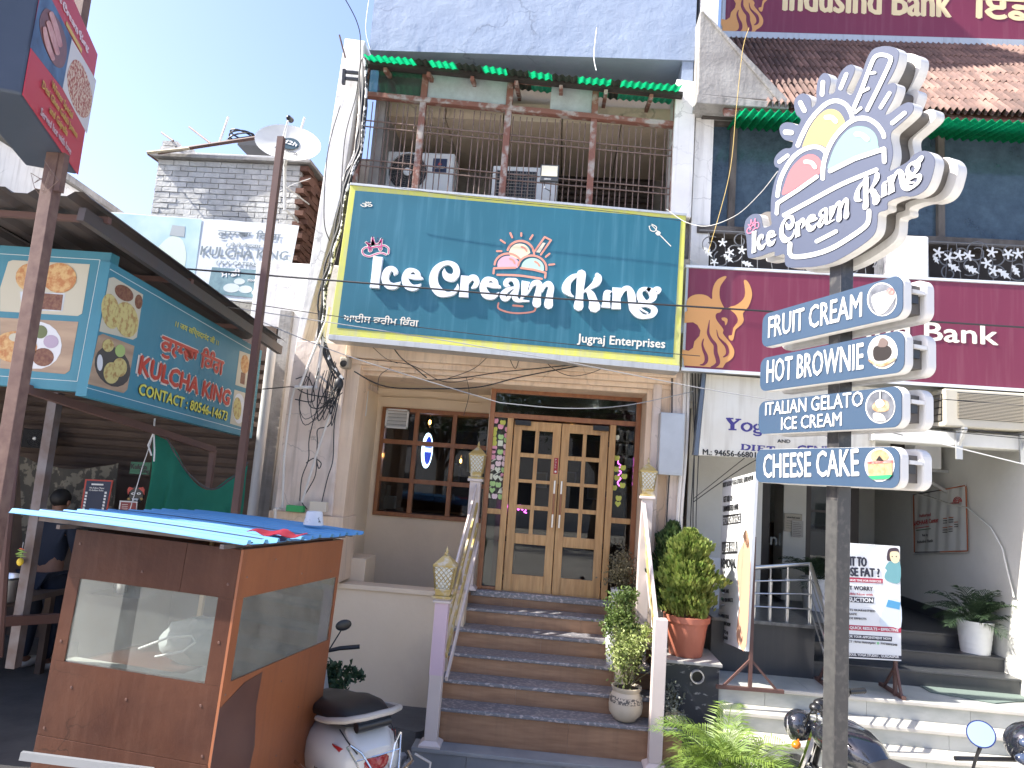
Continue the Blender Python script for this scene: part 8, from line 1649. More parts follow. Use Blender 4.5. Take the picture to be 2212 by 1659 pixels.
# ------------------------------------------------------------------ motorcycles
def motorcycle(label, loc, ang, lean=-7):
    T_ = thing('motorcycle', label, 'motorcycle', loc); T_.rotation_euler = (R(lean), 0, ang)
    mc = lambda nm, mt, mb, par=None, **k: mb.build(nm, mt, par or T_, local=True, **k)
    blk = mat('glossy_black_tank_paint', (.012, .014, .02), .12, coat=1.0)
    mb = loft(MB(), [(-.02, .075, .80, .86), (.04, .115, .76, .925), (.16, .15, .74, .965), (.30, .155, .75, .985), (.42, .13, .78, .975), (.50, .08, .82, .93)], 22, 2.4); mc('fuel_tank', blk, mb, smooth=True)
    mb = MB(); mb.lathe([(.035, 0), (.035, .012), (.02, .016)], (.33, 0, .982), 16); mc('filler_cap', M_chrome, mb, smooth=True)
    mb = loft(MB(), [(-.68, .06, .83, .88), (-.64, .10, .82, .915), (-.45, .125, .80, .91), (-.28, .125, .78, .87), (-.12, .12, .77, .855), (.02, .085, .79, .86)], 20, 3); mc('seat', M_seat, mb, smooth=True)
    mb = MB(); mb.tube([(-.30, .15, .80), (-.55, .15, .85), (-.70, .10, .90), (-.73, 0, .905), (-.70, -.10, .90), (-.55, -.15, .85), (-.30, -.15, .80)], .012, 8); mc('grab_rail', M_chrome, mb, smooth=True)
    mb = loft(MB(), [(-.78, .03, .74, .80), (-.70, .07, .70, .83), (-.45, .10, .62, .80), (-.1, .12, .55, .78)], 16); mc('tail_fairing', blk, mb, smooth=True)
    mb = MB(); mb.ball((-.78, 0, .77), (.03, .06, .035), 12, 8); mc('tail_light', M_tail, mb, smooth=True)
    mb = loft(MB(), [(-.05, .12, .30, .60), (.12, .14, .26, .66), (.30, .11, .30, .62)], 14, 3.5); mc('engine', M_alu, mb, smooth=False)
    for i in range(6): mb = MB(); mb.box(.04, -.12, .50+i*.035, .26, .12, .512+i*.035); mc('cooling_fin', M_alu, mb)
    wheel(T_, -.60, .30, .10); wheel(T_, .72, .30, .09)
    mb = MB(); mb.tube([(.45, 0, .90), (.58, 0, .60), (.28, 0, .30)], .02, 8); mb.tube([(-.1, .1, .62), (-.60, .1, .30)], .016, 8); mb.tube([(-.1, -.1, .62), (-.60, -.1, .30)], .016, 8); mc('frame', M_black, mb)
    mb = MB(); mb.tube([(.15, -.14, .32), (-.3, -.16, .26), (-.75, -.18, .34)], [.02, .03, .045], 10); mc('exhaust', M_chrome, mb, smooth=True)
    # steering assembly turned to the left lock
    st = R(34); rs_ = lambda p: Vector((.46+(p[0])*math.cos(st)-p[1]*math.sin(st), p[0]*math.sin(st)+p[1]*math.cos(st), p[2]))
    def stp(nm, mt, m_, **k): m_.v = [rs_(p) for p in m_.v]; return mc(nm, mt, m_, **k)
    mb = MB(); mb.tube([(.0, -.085, .98), (.10, -.085, .72), (.27, -.085, .32)], .022, 8); mb.tube([(.0, .085, .98), (.10, .085, .72), (.27, .085, .32)], .022, 8); stp('fork', M_chrome, mb, smooth=True)
    mb = MB(); mb.box(-.03, -.11, .955, .05, .11, .985); stp('fork_yoke', M_alu, mb, bevel=.006)
    mb = MB(); mb.tube([(-.17, -.37, 1.045), (-.10, -.25, 1.06), (.0, -.12, 1.03), (.02, 0, 1.01), (.0, .12, 1.03), (-.10, .25, 1.06), (-.17, .37, 1.045)], .011, 8); stp('handlebar', M_chrome, mb, smooth=True)
    for sg in (-1, 1):
        mb = MB(); mb.tube([(-.11, sg*.26, 1.06), (-.18, sg*.385, 1.043)], .019, 10); 
        for j in range(7): t = (j+.5)/7; mb.lathe([(.0205, -.002), (.0205, .002)], (lerp(-.11, -.18, t), lerp(sg*.26, sg*.385, t), lerp(1.06, 1.043, t)), 10, (-.07, sg*.125, -.017))
        stp('grip', M_black, mb)
        mb = MB(); mb.box(-.12, sg*.22-.03, 1.035, -.06, sg*.22+.03, 1.085); stp('switch_cluster', M_black, mb, bevel=.008)
        mb = MB(); mb.tube([(-.07, sg*.22, 1.06), (-.04, sg*.26, 1.055), (-.07, sg*.37, 1.04)], .005, 6); stp('lever', M_chrome, mb, smooth=True)
        mb = MB(); mb.tube([(.13, sg*.13, .82), (.12, sg*.19, .82)], .008, 6); mb.ball((.12, sg*.21, .82), (.03, .035, .025), 10, 6); stp('indicator', mat('amber_lens', (.55, .15, .01), .2), mb, smooth=True)
    mb = MB(); mb.ball((.16, 0, .87), (.10, .10, .10), 18, 12); stp('headlamp_shell', blk, mb, smooth=True)
    mb = MB(); mb.lathe([(.09, 0), (.092, .02), (.07, .035), (.001, .045)], (.19, 0, .86), 20, (1, 0, -.05)); stp('headlamp', M_clear, mb, smooth=True)
    mb = MB(); mb.ball((.03, -.045, 1.02), (.04, .04, .03), 12, 8); mb.ball((.03, .045, 1.02), (.04, .04, .03), 12, 8); stp('instrument', M_black, mb, smooth=True)
    mb = MB(); mb.tube([(-.08, .2, 1.05), (.05, .12, 1.0), (.12, .05, .85), (.0, 0, .78)], .006, 5); mb.tube([(-.08, -.2, 1.05), (.06, -.12, 1.02), (.12, -.05, .9), (.0, 0, .8)], .006, 5); stp('control_cable', M_black, mb)
    mb = loft(MB(), [(.08, .03, .56, .60), (.24, .055, .58, .63), (.42, .04, .52, .57)], 12); stp('front_mudguard', blk, mb, smooth=True)
    return T_
hd = math.atan2(.93, -.36)
MC = motorcycle('black motorcycle parked behind the black pole with its seat towards the street', (2.40, 5.28, 0), hd); MC.scale = (1.12, 1.12, 1.12)
MC2 = motorcycle('second black motorcycle, only a handlebar grip showing below the palm', (0, 0, 0), hd)
q = at(1590, 1655, 4.25); MC2.location = (q.x-.20, q.y-.75, q.z-1.08); MC2.location.z = 0 if abs(MC2.location.z) < .12 else MC2.location.z
# scooter nose with round mirror at the bottom right corner
NB = thing('scooter', 'dark scooter with a round mirror on a stalk, cut off by the lower right corner', 'scooter', (at(2195, 1640, 4.7).x+.1, 4.7, 0))
nb = lambda nm, mt, mb, **k: mb.build(nm, mt, NB, **k)
blk = MAT['glossy_black_tank_paint']; mc_ = at(2119, 1586, 4.6); dirm = ((O-mc_).normalized()+Vector((0, 0, .12))).normalized()
mb = MB(); mb.lathe([(.001, -.012), (.055, -.010), (.076, 0), (.076, .008)], mc_, 28, dirm); mb.v = [Vector(p) for p in mb.v]; nb('mirror_shell', mat('navy_mirror_rim', (.01, .02, .09), .3), mb, smooth=True)
mb = MB(); mb.lathe([(.069, .009), (.069, .010)], mc_, 28, dirm); nb('mirror_glass', mat('mirror_glass', (.85, .88, .92), .02, metal=1), mb)
st0 = mc_-dirm*.012+Vector((0, 0, -.06)); mb = MB(); mb.tube([st0, at(2108, 1638, 4.62), at(2085, 1720, 4.7), (2.80, 4.75, .95)], [.012, .009, .007, .007], 8); nb('mirror_stalk', M_black, mb, smooth=True)
c = at(2210, 1600, 4.75); mb = MB(); mb.ball(c+Vector((.05, 0, -.02)), (.15, .14, .13), 24, 16); nb('cowl', blk, mb, smooth=True)
for dx, dz in ((-.02, .02), (-.045, -.07)): mb = MB(); mb.ball(c+Vector((dx-.02, -.11, dz)), (.05, .035, .03), 14, 8); nb('cowl_lens', mat('smoked_lens', (.05, .07, .12), .1, coat=.8), mb, smooth=True)
mb = MB(); mb.tube([c+Vector((-.4, 0, -.14)), c+Vector((0, .03, -.12)), c+Vector((.4, 0, -.14))], .014, 8); nb('handlebar', M_black, mb, smooth=True)
mb = loft(MB(), [(-.1, .16, .35, .95), (0, .20, .3, 1.0), (.12, .15, .35, .98)], 16); mb.v = [p+Vector((c.x+.1, 4.85, 0)) for p in mb.v]; nb('leg_shield', blk, mb, smooth=True)
mb = MB(); mb.lathe([(.001, 0), (.03, 0), (.02, .01)], c+Vector((-.07, -.10, -.16)), 10, (0, -1, 0)); nb('red_badge', M_tail, mb)
mb = MB(); mb.tube([(c.x+.1+.16*math.cos(a), 4.7, .22+.16*math.sin(a)) for a in [k*math.pi/10 for k in range(20)]], .055, 8, closed=True); nb('front_wheel', mat('tyre_rubber', (.02, .02, .02)), mb, smooth=True)

# ------------------------------------------------------------------ the man in the stall
def skinbody(name, joints, edges, mt, par, sub=2):
    me = bpy.data.meshes.new(name); me.from_pydata([j[0] for j in joints], edges, []); o = bpy.data.objects.new(name, me); COL.objects.link(o)
    sk = o.modifiers.new('skin', 'SKIN'); sk.use_smooth_shade = True
    for i, j in enumerate(joints): r = j[1]; me.skin_vertices[0].data[i].radius = r if isinstance(r, tuple) else (r, r)
    me.skin_vertices[0].data[0].use_root = True
    o.modifiers.new('sub', 'SUBSURF').levels = sub; o.modifiers['sub'].render_levels = sub
    bpy.context.view_layer.update(); dg = bpy.context.evaluated_depsgraph_get(); m2 = bpy.data.meshes.new_from_object(o.evaluated_get(dg)); bpy.data.objects.remove(o)
    o = bpy.data.objects.new(name, m2); COL.objects.link(o); m2.shade_smooth(); o.data.materials.clear(); o.data.materials.append(mt); o.parent = par; WL[o.name] = Vector((0, 0, 0)); return o
fx = at(70, 1430, 6.9).x; PN = thing('person', 'man in dark navy clothes and white shoes standing with his back turned in the stall', 'person', (fx, 6.9, .47), None, (0, 0, R(-8)))
J = [((0, 0, .92), (.15, .10)), ((0, .0, 1.12), (.14, .095)), ((0, .01, 1.33), (.17, .11)), ((0, .02, 1.44), (.075, .06)), ((0, .03, 1.50), (.052, .052)), ((0, .05, 1.60), (.075, .09)), ((0, .05, 1.67), (.06, .075)),
     ((-.10, 0, .86), (.095, .095)), ((-.11, .02, .47), (.06, .065)), ((-.11, -.02, .09), (.042, .048)), ((-.12, .13, .035), (.04, .03)), ((.10, 0, .86), (.095, .095)), ((.12, .04, .47), (.06, .065)), ((.13, 0, .09), (.042, .048)), ((.15, .15, .035), (.04, .03)),
     ((-.19, .02, 1.39), (.06, .06)), ((-.25, .03, 1.12), (.045, .045)), ((-.20, .22, .98), (.034, .034)), ((-.17, .30, .98), (.03, .02)), ((.19, .02, 1.39), (.06, .06)), ((.27, .06, 1.13), (.045, .045)), ((.22, .27, 1.02), (.034, .034)), ((.19, .35, 1.03), (.03, .02))]
E_ = [(0, 1), (1, 2), (2, 3), (3, 4), (4, 5), (5, 6), (0, 7), (7, 8), (8, 9), (9, 10), (0, 11), (11, 12), (12, 13), (13, 14), (2, 15), (15, 16), (16, 17), (17, 18), (2, 19), (19, 20), (20, 21), (21, 22)]
M_sk = mat('brown_skin', (.20, .10, .065), .6)
skinbody('body', J, E_, M_sk, PN)
clo = mat('dark_navy_cotton', (.012, .018, .035), .85, bump=.003, bs=30)
cj = [(p, tuple(a*1.12+.008 for a in r)) for p, r in J]
skinbody('shirt', [cj[i] for i in (0, 1, 2, 3, 15, 16, 17, 19, 20, 21)], [(0, 1), (1, 2), (2, 3), (2, 4), (4, 5), (5, 6), (2, 7), (7, 8), (8, 9)], clo, PN)
skinbody('trousers', [cj[i] for i in (0, 7, 8, 9, 11, 12, 13)], [(0, 1), (1, 2), (2, 3), (0, 4), (4, 5), (5, 6)], clo, PN)
for sg, x0, x1, y0, y1 in ((0, -.11, -.12, -.03, .14), (1, .13, .15, -.01, .16)):
    mb = MB(); mb.ball(((x0+x1)/2, (y0+y1)/2+.02, .045), (.05, .135, .05), 14, 8); mb.build('shoe', mat('white_trainers', (.55, .55, .53), .6), PN, local=True, smooth=True)
mb = MB(); mb.ball((0, .035, 1.645), (.088, .105, .095), 16, 10); mb.v = [p for p in mb.v]; mb.build('hair', mat('black_hair', (.008, .007, .007), .6), PN, local=True, smooth=True)
for sg in (-1, 1): mb = MB(); mb.ball((sg*.088, .05, 1.60), (.012, .02, .03), 8, 6); mb.build('ear', M_sk, PN, local=True, smooth=True)
# lemon and chilli charm on the grey post
c = at(45, 1205, 5.38); LC = thing('lemon_chilli_charm', 'lemon and green chilli charm hanging by a string from the grey stall post', 'charm', c)
mb = MB(); mb.tube([c+Vector((.0, 0, .12)), c+Vector((0, 0, -.04))], .002, 4); mb.build('string', M_whp, LC); mb = MB(); mb.ball(c+Vector((0, 0, -.03)), (.024, .024, .03), 12, 8); mb.build('lemon', mat('lemon_yellow', (.70, .50, .04), .5), LC, smooth=True)
for i, a in enumerate((20, 160, 200, -20, 60)): mb = MB(); d_ = Vector((math.cos(R(a)), .1, .15*math.sin(R(a*3)))); p0 = c+Vector((0, -.01, .015+.014*i)); mb.tube([p0-d_*.03, p0, p0+d_*.05+Vector((0, 0, -.01))], [.002, .006, .001], 6); mb.build('chilli', mat('red_orange_chilli', (.60, .12, .03), .4) if i == 4 else mat('chilli_green', (.20, .32, .05), .4), LC, smooth=True)

# ------------------------------------------------------------------ wires, pipes, boxes on the facade
def wire(pts, r, label, mt=M_cable, sag=0, nm='overhead_cable', grp='cables strung across the street', seg=5):
    P = []
    if len(pts) > 2: P = [Vector(q) for q in cr([tuple(p) for p in pts], 8)]
    else: P = [lerp(pts[0], pts[1], t/16)+Vector((0, 0, -sag*4*(t/16)*(1-t/16))) for t in range(17)]
    m_ = MB(); m_.tube(P, r, seg); return m_.build(nm, mt, label=label, cat='cable', group=grp, smooth=True)
W = lambda x, y, Y: at(x, y, Y)
wire([W(150, 558, 6.3), W(391, 580, 6.5), W(756, 609, 6.55), W(1145, 641, 6.6), W(1458, 660, 6.65), W(2300, 713, 6.9)], .0095, 'thick black cable crossing the big white letters and the bull sign')
wire([W(440, 640, 6.5), W(1512, 769, 6.7)], .004, 'thin cable crossing the Punjabi line and the lower edge of the teal sign', sag=.05)
wire([W(440, 655, 6.4), W(1060, 752, 6.5), W(1512, 838, 6.7), W(1700, 868, 6.8)], .0045, 'thin pale cable passing under the teal sign to the yoga board', mt=mat('pale_grey_cable', (.30, .30, .30), .5))
wire([W(560, 693, 6.5), W(760, 772, 6.6), W(1080, 870, 6.8)], .0045, 'thin cable sagging in front of the entrance lintel', sag=.02, mt=MAT['pale_grey_cable']); wire([W(1080, 870, 6.8), W(1220, 882, 7.0), W(1350, 876, 7.3), W(1500, 845, 7.4)], .0045, 'slack cable looping across the transom glass of the entrance', sag=.0, mt=MAT['pale_grey_cable'])
M_ww = mat('white_wire', (.65, .65, .62), .5)
wire([W(1440, 452, 7.0), W(1482, 480, 6.9), W(1530, 488, 6.7), W(1590, 465, 6.2), W(1640, 420, 5.2), W(1680, 370, 4.0)], .003, 'white wire drooping from the teal sign corner to the cutout sign', M_ww, seg=5, grp=None)
wire([W(1618, 60, 7.0), W(1604, 110, 7.0), W(1590, 240, 7.05), W(1575, 380, 7.1), W(1530, 545, 7.15)], .0035, 'yellow rope hanging down past the gable wall and dark window', mat('yellow_rope', (.50, .36, .12), .8), nm='hanging_rope', grp=None)
wire([W(1840, 905, 6.6), W(2000, 950, 6.6), W(2260, 1015, 6.7)], .005, 'white cable hanging before the porch air conditioner bracket', M_ww, grp=None)
for i, (a, b_) in enumerate((((1855, 848), (2260, 880)), ((1855, 905), (2260, 945)), ((1860, 915), (2260, 952)))): wire([W(*a, 6.75), W(*b_, 6.75)], .004, ('upper', 'middle', 'lower')[i]+' thin black cable of the three in front of the bank air conditioner', grp=None)
wire([W(1665, 870, 7.0), W(1950, 940, 6.7)], .004, 'thin black cable slanting behind the Italian gelato board', grp=None)
wire([W(1497, 1085, 7.45), W(1560, 1040, 7.6), W(1640, 990, 7.8), W(1720, 960, 8.2)], .005, 'black cable slanting up behind the hair removal poster', grp=None); wire([W(1497, 1078, 7.45), W(1555, 1032, 7.6), W(1620, 980, 7.9)], .004, 'second black cable rising just above the one behind the hair removal poster', grp=None)
wire([W(735, -20, 7.3), W(770, 45, 7.4), W(779, 100, 7.45), W(770, 200, 7.45), W(745, 300, 7.4), W(735, 450, 7.35)], .006, 'black cable running down the upper left pillar of the shop', grp=None); wire([W(800, -20, 7.5), W(790, 60, 7.5), W(800, 108, 7.5)], .004, 'white twin wire hanging on the left edge of the lilac wall', M_ww, grp=None); wire([W(1289, 60, 7.5), W(1283, 120, 7.5), W(1288, 152, 7.3)], .005, 'short white wire hanging from the lilac wall over the green sheets', M_ww, grp=None)
wire([W(830, 400, 7.0), W(1000, 425, 7.0), W(1300, 455, 7.0), W(1480, 478, 7.0)], .003, 'thin wire along the upper yellow border of the teal sign', grp=None)
wire([W(735, 228, 7.3), W(708, 330, 7.3), W(700, 470, 7.3), W(712, 520, 7.35)], .006, 'slack black cable curving down the pillar beside the satellite dish', grp=None)
# cable bundle with white ties down the left of the sign
bp_ = [W(*p, 7.32) for p in ((786, 130), (783, 260), (772, 340), (752, 385), (735, 480), (715, 560), (700, 620), (694, 700), (702, 760), (735, 820))]
M_bwc = mat('black_and_white_sleeving', (.02, .02, .02), .6, col2=(.65, .65, .63), vs=22, vlo=.52, vhi=.55)
CBN = thing('cable_bundle', 'thick bundle of black and white cables running down left of the teal sign', 'cable bundle', bp_[-1])
rr = random.Random(5)
for i in range(7):
    off = Vector((rr.uniform(-.035, .035), rr.uniform(-.03, .01), 0)); m_ = MB(); m_.tube([Vector(p)+off+Vector((.012*math.sin(j*1.3+i), 0, 0)) for j, p in enumerate(cr([tuple(q) for q in bp_], 4))], .011 if i < 5 else .016, 6); m_.build('cable', M_bwc if i in (1, 5) else M_cable, CBN, smooth=True)
def pipe(pts, r, Y, label, mt=M_pipe): 
    m_ = MB(); m_.tube([W(x, y, Y) for x, y in pts], r, 10)
    for x, y in pts[1:-1]: m_.ball(W(x, y, Y), r*1.35, 10, 8)
    return m_.build('downpipe', mt, label=label, cat='pipe', smooth=True, group='white plastic pipes left of the teal sign')
pipe([(785, 100), (777, 250), (768, 330), (740, 395)], .02, 7.42, 'white plastic pipe down the inner edge of the upper left pillar'); zt7 = zm(1050, 1250, 1.843)
pipe([zt7(x, y) for x, y in ((488, -40), (440, 250), (405, 480), (395, 555), (240, 550))], .02, 7.3, 'white plastic pipe with an elbow left of the teal sign lower corner')
pipe([zt7(x, y) for x, y in ((470, 60), (275, 545))], .014, 7.28, 'thinner white plastic pipe slanting behind the elbow pipe'); pipe([zt7(x, y) for x, y in ((240, 550), (215, 640), (160, 1060), (145, 1440), (220, 1445))], .012, 7.36, 'cream plastic pipe running down the pinkish pilaster to the green box')
pipe([zt7(x, y) for x, y in ((425, 470), (560, 590), (480, 800), (400, 1040), (290, 1400))], .012, 7.32, 'slim white pipe slanting down the pinkish pilaster'); pipe([zt7(x, y) for x, y in ((130, 1445), (95, 1450), (90, 1600))], .016, 7.3, 'short white elbow pipe at the pilaster ledge')
m_ = MB(); a = W(583, 760, 7.8); b_ = W(548, 1115, 7.8); m_.tube([(lerp(a.x, b_.x, .5), 7.8, a.z+.05), (lerp(a.x, b_.x, .5), 7.8, 0.2)], .055, 14); m_.build('drainpipe', M_whitep if False else mat('old_white_drainpipe', (.50, .50, .49), .5, streak=.4, gcol=(.15, .17, .16)), label='fat old white drainpipe between the stall and the pilaster', cat='pipe', smooth=True)
# tangle of cables at the sign's lower left corner
TG_ = thing('cable_tangle', 'tangle of black cables hanging at the junction box below the teal sign', 'cable bundle', W(740, 830, 7.3)); jx, jz = W(733, 830, 7.3).x, W(733, 830, 7.3).z
mb = MB(); mb.ball((jx, 7.28, jz), (.05, .05, .07), 12, 8); mb.build('junction_lump', M_cable, TG_, smooth=True)
for i in range(16):
    a = Vector((jx+rr.uniform(-.04, .04), 7.28+rr.uniform(-.03, .03), jz+rr.uniform(-.05, .05))); L_ = rr.uniform(.12, .5); d_ = rr.choice((-1, -1, 1)); w_ = rr.uniform(.05, .32)
    pts = cr([tuple(a), tuple(a+Vector((-w_*.4, -.02, -L_*.6))), tuple(a+Vector((-w_, -.02, -L_))), tuple(a+Vector((-w_*1.3, -.01, -L_*.5))), tuple(a+Vector((-w_*1.1, 0, rr.uniform(.0, .25))))], 5); m_ = MB(); m_.tube(pts, rr.choice((.004, .005, .007)), 5); m_.build('cable_loop', M_cable, TG_, smooth=True)
for pts in ([(560, 590), (500, 820), (410, 860), (405, 950), (400, 1080), (415, 1150), (432, 1110), (380, 1075), (322, 1110)], [(470, 560), (400, 720), (345, 930), (340, 1080), (290, 1220), (275, 1390)], [(570, 600), (530, 820), (520, 1080), (480, 1220), (430, 1430)], [(245, 490), (340, 480), (380, 650), (240, 640)], [(0, 565), (120, 555), (230, 550), (330, 600), (560, 640)], [(590, 590), (520, 640), (440, 700), (350, 690), (330, 560), (350, 440)], [(400, 1080), (390, 1200), (340, 1300), (290, 1390), (330, 1450)]):
    m_ = MB(); m_.tube(cr([tuple(W(*zt7(x, y), 7.33)) for x, y in pts], 5), .006, 5); m_.build('cable_loop', M_cable, TG_, smooth=True)
CMR = thing('camera', 'small dark dome camera under the lintel end beside the cable tangle', 'security camera', W(758, 806, 7.35)); q = W(*zt7(600, 395), 7.3)
mb = MB(); mb.box(q.x-.05, 7.28, q.z-.02, q.x+.05, 7.42, q.z+.10); mb.build('housing', mat('dirty_cream_plastic', (.35, .30, .23), .6), CMR, bevel=.02); mb = MB(); mb.lathe([(.035, 0), (.035, .03), (.02, .035)], (q.x, 7.29, q.z+.03), 14, (0, -1, -.4)); mb.build('lens', M_black, CMR, smooth=True)
# loose cables under the sign
LC2 = thing('lintel_cables', 'loose black cables drooping along the cream lintel under the teal sign', 'cable bundle', W(1050, 800, 7.3))
for pts, r in (([(262, 318), (390, 330), (540, 345), (640, 370), (760, 440), (850, 455), (960, 435)], .004), ([(300, 395), (480, 480), (800, 490), (1000, 480), (1200, 430), (1400, 390), (1600, 355)], .007), ([(620, 260), (700, 285), (840, 295), (1000, 290)], .005), ([(1345, 320), (1400, 380), (1500, 420), (1620, 400), (1720, 350)], .004), ([(700, 445), (900, 430), (1100, 400), (1300, 380), (1500, 360)], .006), ([(500, 240), (560, 320), (640, 380), (700, 430)], .006), ([(1060, 290), (960, 380), (800, 440)], .004), ([(920, 430), (935, 520), (905, 640)], .003), ([(1150, 300), (1190, 380), (1215, 310)], .004), ([(380, 240), (470, 320), (540, 350)], .003), ([(430, 500), (440, 420), (500, 375)], .004)):
    m_ = MB(); m_.tube(cr([tuple(W(*z5(x, y), 7.34)) for x, y in pts], 5), r, 5); m_.build('cable', M_cable, LC2, smooth=True)
# grey meter cabinet on the right pillar and cables beside it
mcx = thing('meter_cabinet', 'dented grey-white metal cabinet with faint stencilled letters on the right pillar', 'cabinet', W(1448, 1045, 7.35)); a = W(1428, 890, 7.35); b_ = W(1472, 1028, 7.35)
mb = MB(); mb.box(a.x, 7.35, b_.z, b_.x+.01, 7.52, a.z); mb.build('box', mat('dented_grey_metal', (.48, .51, .53), .4, metal=.4, col2=(.40, .42, .44), vs=3, grime=.3, gcol=(.3, .26, .2)), mcx, bevel=.006)
mb = MB(); mb.box(a.x+.012, 7.345, b_.z+.02, b_.x-.002, 7.349, a.z-.015); mb.build('lid', MAT['dented_grey_metal'], mcx, bevel=.002)
mb = MB(); text(mb, 'M.N', Vector((a.x+.03, 7.3445, lerp(b_.z, a.z, .38))), X_, Z_, N_, .13, .04, .02); mb.build('stencil', mat('faint_grey_stencil', (.30, .31, .32), .6), mcx) if False else None
for i, (x0, x1, r) in enumerate(((1452, 1440, .008), (1480, 1462, .02), (1488, 1470, .016), (1495, 1500, .006), (1502, 1492, .006), (1508, 1505, .005))):
    pts = [W(x0, 800, 7.47), W(lerp(x0, x1, .4)+3, 950, 7.46), W(lerp(x0, x1, .8)-2, 1120, 7.46), W(x1, 1240, 7.45)]; m_ = MB(); m_.tube(cr([tuple(p) for p in pts], 5), r, 7); m_.build('wall_cable' if r < .01 else 'downpipe', M_cable if r < .01 else M_pipe, label=('thin black cable' if r < .01 else 'cream pipe')+' down the right pillar, '+('first', 'second', 'third', 'fourth', 'fifth', 'last')[i]+' from the left by the meter cabinet', cat='cable' if r < .01 else 'pipe', smooth=True)
BRK = thing('iron_bracket', 'rusty black insulator bracket sticking out of the upper left pillar', 'bracket', W(760, 170, 7.4))
for y in (158, 172): mb = MB(); mb.beam(W(742, y-3, 7.45), W(795, y+2, 7.45), .03); mb.build('arm', M_black, BRK)
mb = MB(); mb.beam(W(744, 150, 7.45), W(742, 182, 7.45), .035); mb.build('end_plate', M_black, BRK)
rod((733, 75), (746, 125), 7.4, 7.5, .01, M_iron, 'thin rusty rod poking from the top of the left pillar')
gb = W(*zt7(240, 1448), 7.3); mb = MB(); mb.box(gb.x-.09, 7.28, gb.z-.03, gb.x+.09, 7.36, gb.z+.035); mb.build('socket_box', mat('green_plastic_box', (.02, .30, .08), .5), label='small green plastic socket box on the pilaster ledge', cat='socket box', bevel=.004)
gb = W(*zt7(412, 1430), 7.32); mb = MB(); mb.box(gb.x-.09, 7.30, gb.z-.05, gb.x+.09, 7.37, gb.z+.05); o = mb.build('switch_board', mat('cream_switch_board', (.60, .53, .42), .5), label='cream switch board with three sockets beside the green box', cat='switch board', bevel=.004)

# ------------------------------------------------------------------ inside the ice cream shop
def lampglow(nm, c_, e, s_): return mat(nm, c_, .5, emit=c_, es=e)
def pendant(x, y, z, i, label):
    L_ = thing('pendant_lamp', label, 'lamp', (x, y, z), None); mb = MB(); mb.tube([(x, y, z+.15), (x, y, 3.62)], .004, 5); mb.build('cord', M_black, L_)
    mb = MB(); mb.lathe([(.035, .13), (.05, .11), (.055, .0), (.04, -.04)], (x, y, z), 16); mb.build('glass_shade', glass('amber_lamp_glass', (.8, .6, .4), 1.4), L_, smooth=True)
    mb = MB(); mb.ball((x, y, z+.04), (.018, .018, .035), 10, 8); mb.build('bulb', mat('warm_filament', (1, .6, .25), .5, emit=(1, .55, .2), es=14), L_, smooth=True)
for i, (px, py, Y, lab) in enumerate(((928, 918, 10.2, 'glowing amber pendant lamp behind the upper middle pane of the left window'), (995, 1001, 11.5, 'far small glowing pendant lamp behind the right pane of the left window'), (1238, 866, 10.5, 'glowing pendant lamp behind the transom above the doors'), (1292, 912, 11.5, 'small glowing pendant seen through the upper right door pane'))):
    p = W(px, py, Y); pendant(p.x, p.y, min(p.z, 3.45), i, lab)
p = W(1286, 900, 10.0); mb = MB(); mb.ball(p, .028, 12, 8); mb.build('light_bulb', mat('white_bulb_glow', (1, .95, .85), .5, emit=(1, .95, .85), es=22), label='bright white bulb shining behind the transom glass', cat='lamp', smooth=True)
NS_ = thing('neon_sign', 'lit blue and white oval sign hanging behind the left window', 'sign', W(925, 1010, 9.6)); Y = 9.6; c = W(922, 973, Y)
mb = MB(); mb.prism([(c.x+.075*math.cos(a), Y, c.z+.24*math.sin(a)) for a in [k*math.pi/14 for k in range(28)]], (0, .03, 0)); mb.build('lit_rim', mat('white_blue_glow', (.75, .85, 1), .5, emit=(.7, .82, 1), es=2.2), NS_)
mb = MB(); mb.prism([(c.x+.018+.05*math.cos(a), Y-.004, c.z+.19*math.sin(a)) for a in [k*math.pi/14 for k in range(28)]], (0, .003, 0)); mb.build('dark_face', mat('deep_blue_glow', (.02, .05, .4), .5, emit=(.02, .05, .5), es=.8), NS_)
mb = MB(); mb.box(c.x-.03, Y-.006, c.z-.02, c.x+.06, Y-.0045, c.z+.035); mb.build('lit_band', MAT['white_blue_glow'], NS_)
M_neon = mat('magenta_neon', (.9, .15, .8), .5, emit=(.95, .12, .75), es=4)
for nm, P0_, q, lab in (('a', (1128, 1098), [(-14, -8), (-8, 4), (-4, -8), (0, 4), (4, -4), (8, 4), (4, 8), (10, 10)], 'pink neon squiggle glowing behind the lower left door panes'), ('b', (1338, 1018), [(0, -32), (-3, -18), (4, -12), (-4, -4), (4, 2), (-3, 10), (3, 16), (-4, 24), (0, 32)], 'tall pink neon script glowing behind the right sidelight')):
    m_ = MB(); m_.tube(cr([tuple(W(P0_[0]+x, P0_[1]+y, 9.0)) for x, y in q], 5), .006, 6); m_.build('neon_tube', M_neon, label=lab, cat='neon light', smooth=True)
BV = thing('blender_jug', 'drink machine with white body standing behind the lower left window pane', 'machine', W(900, 1105, 9.6)); q = W(835, 1090, 9.5)
mb = MB(); mb.box(q.x-.02, 9.4, q.z-.05, q.x+.12, 9.55, q.z+.12); mb.build('body', M_whitep, BV, bevel=.01); mb = MB(); mb.tube([(q.x+.02, 9.45, q.z+.12), (q.x+.02, 9.45, q.z+.26)], .03, 10); mb.build('spindle', M_steel, BV, smooth=True)
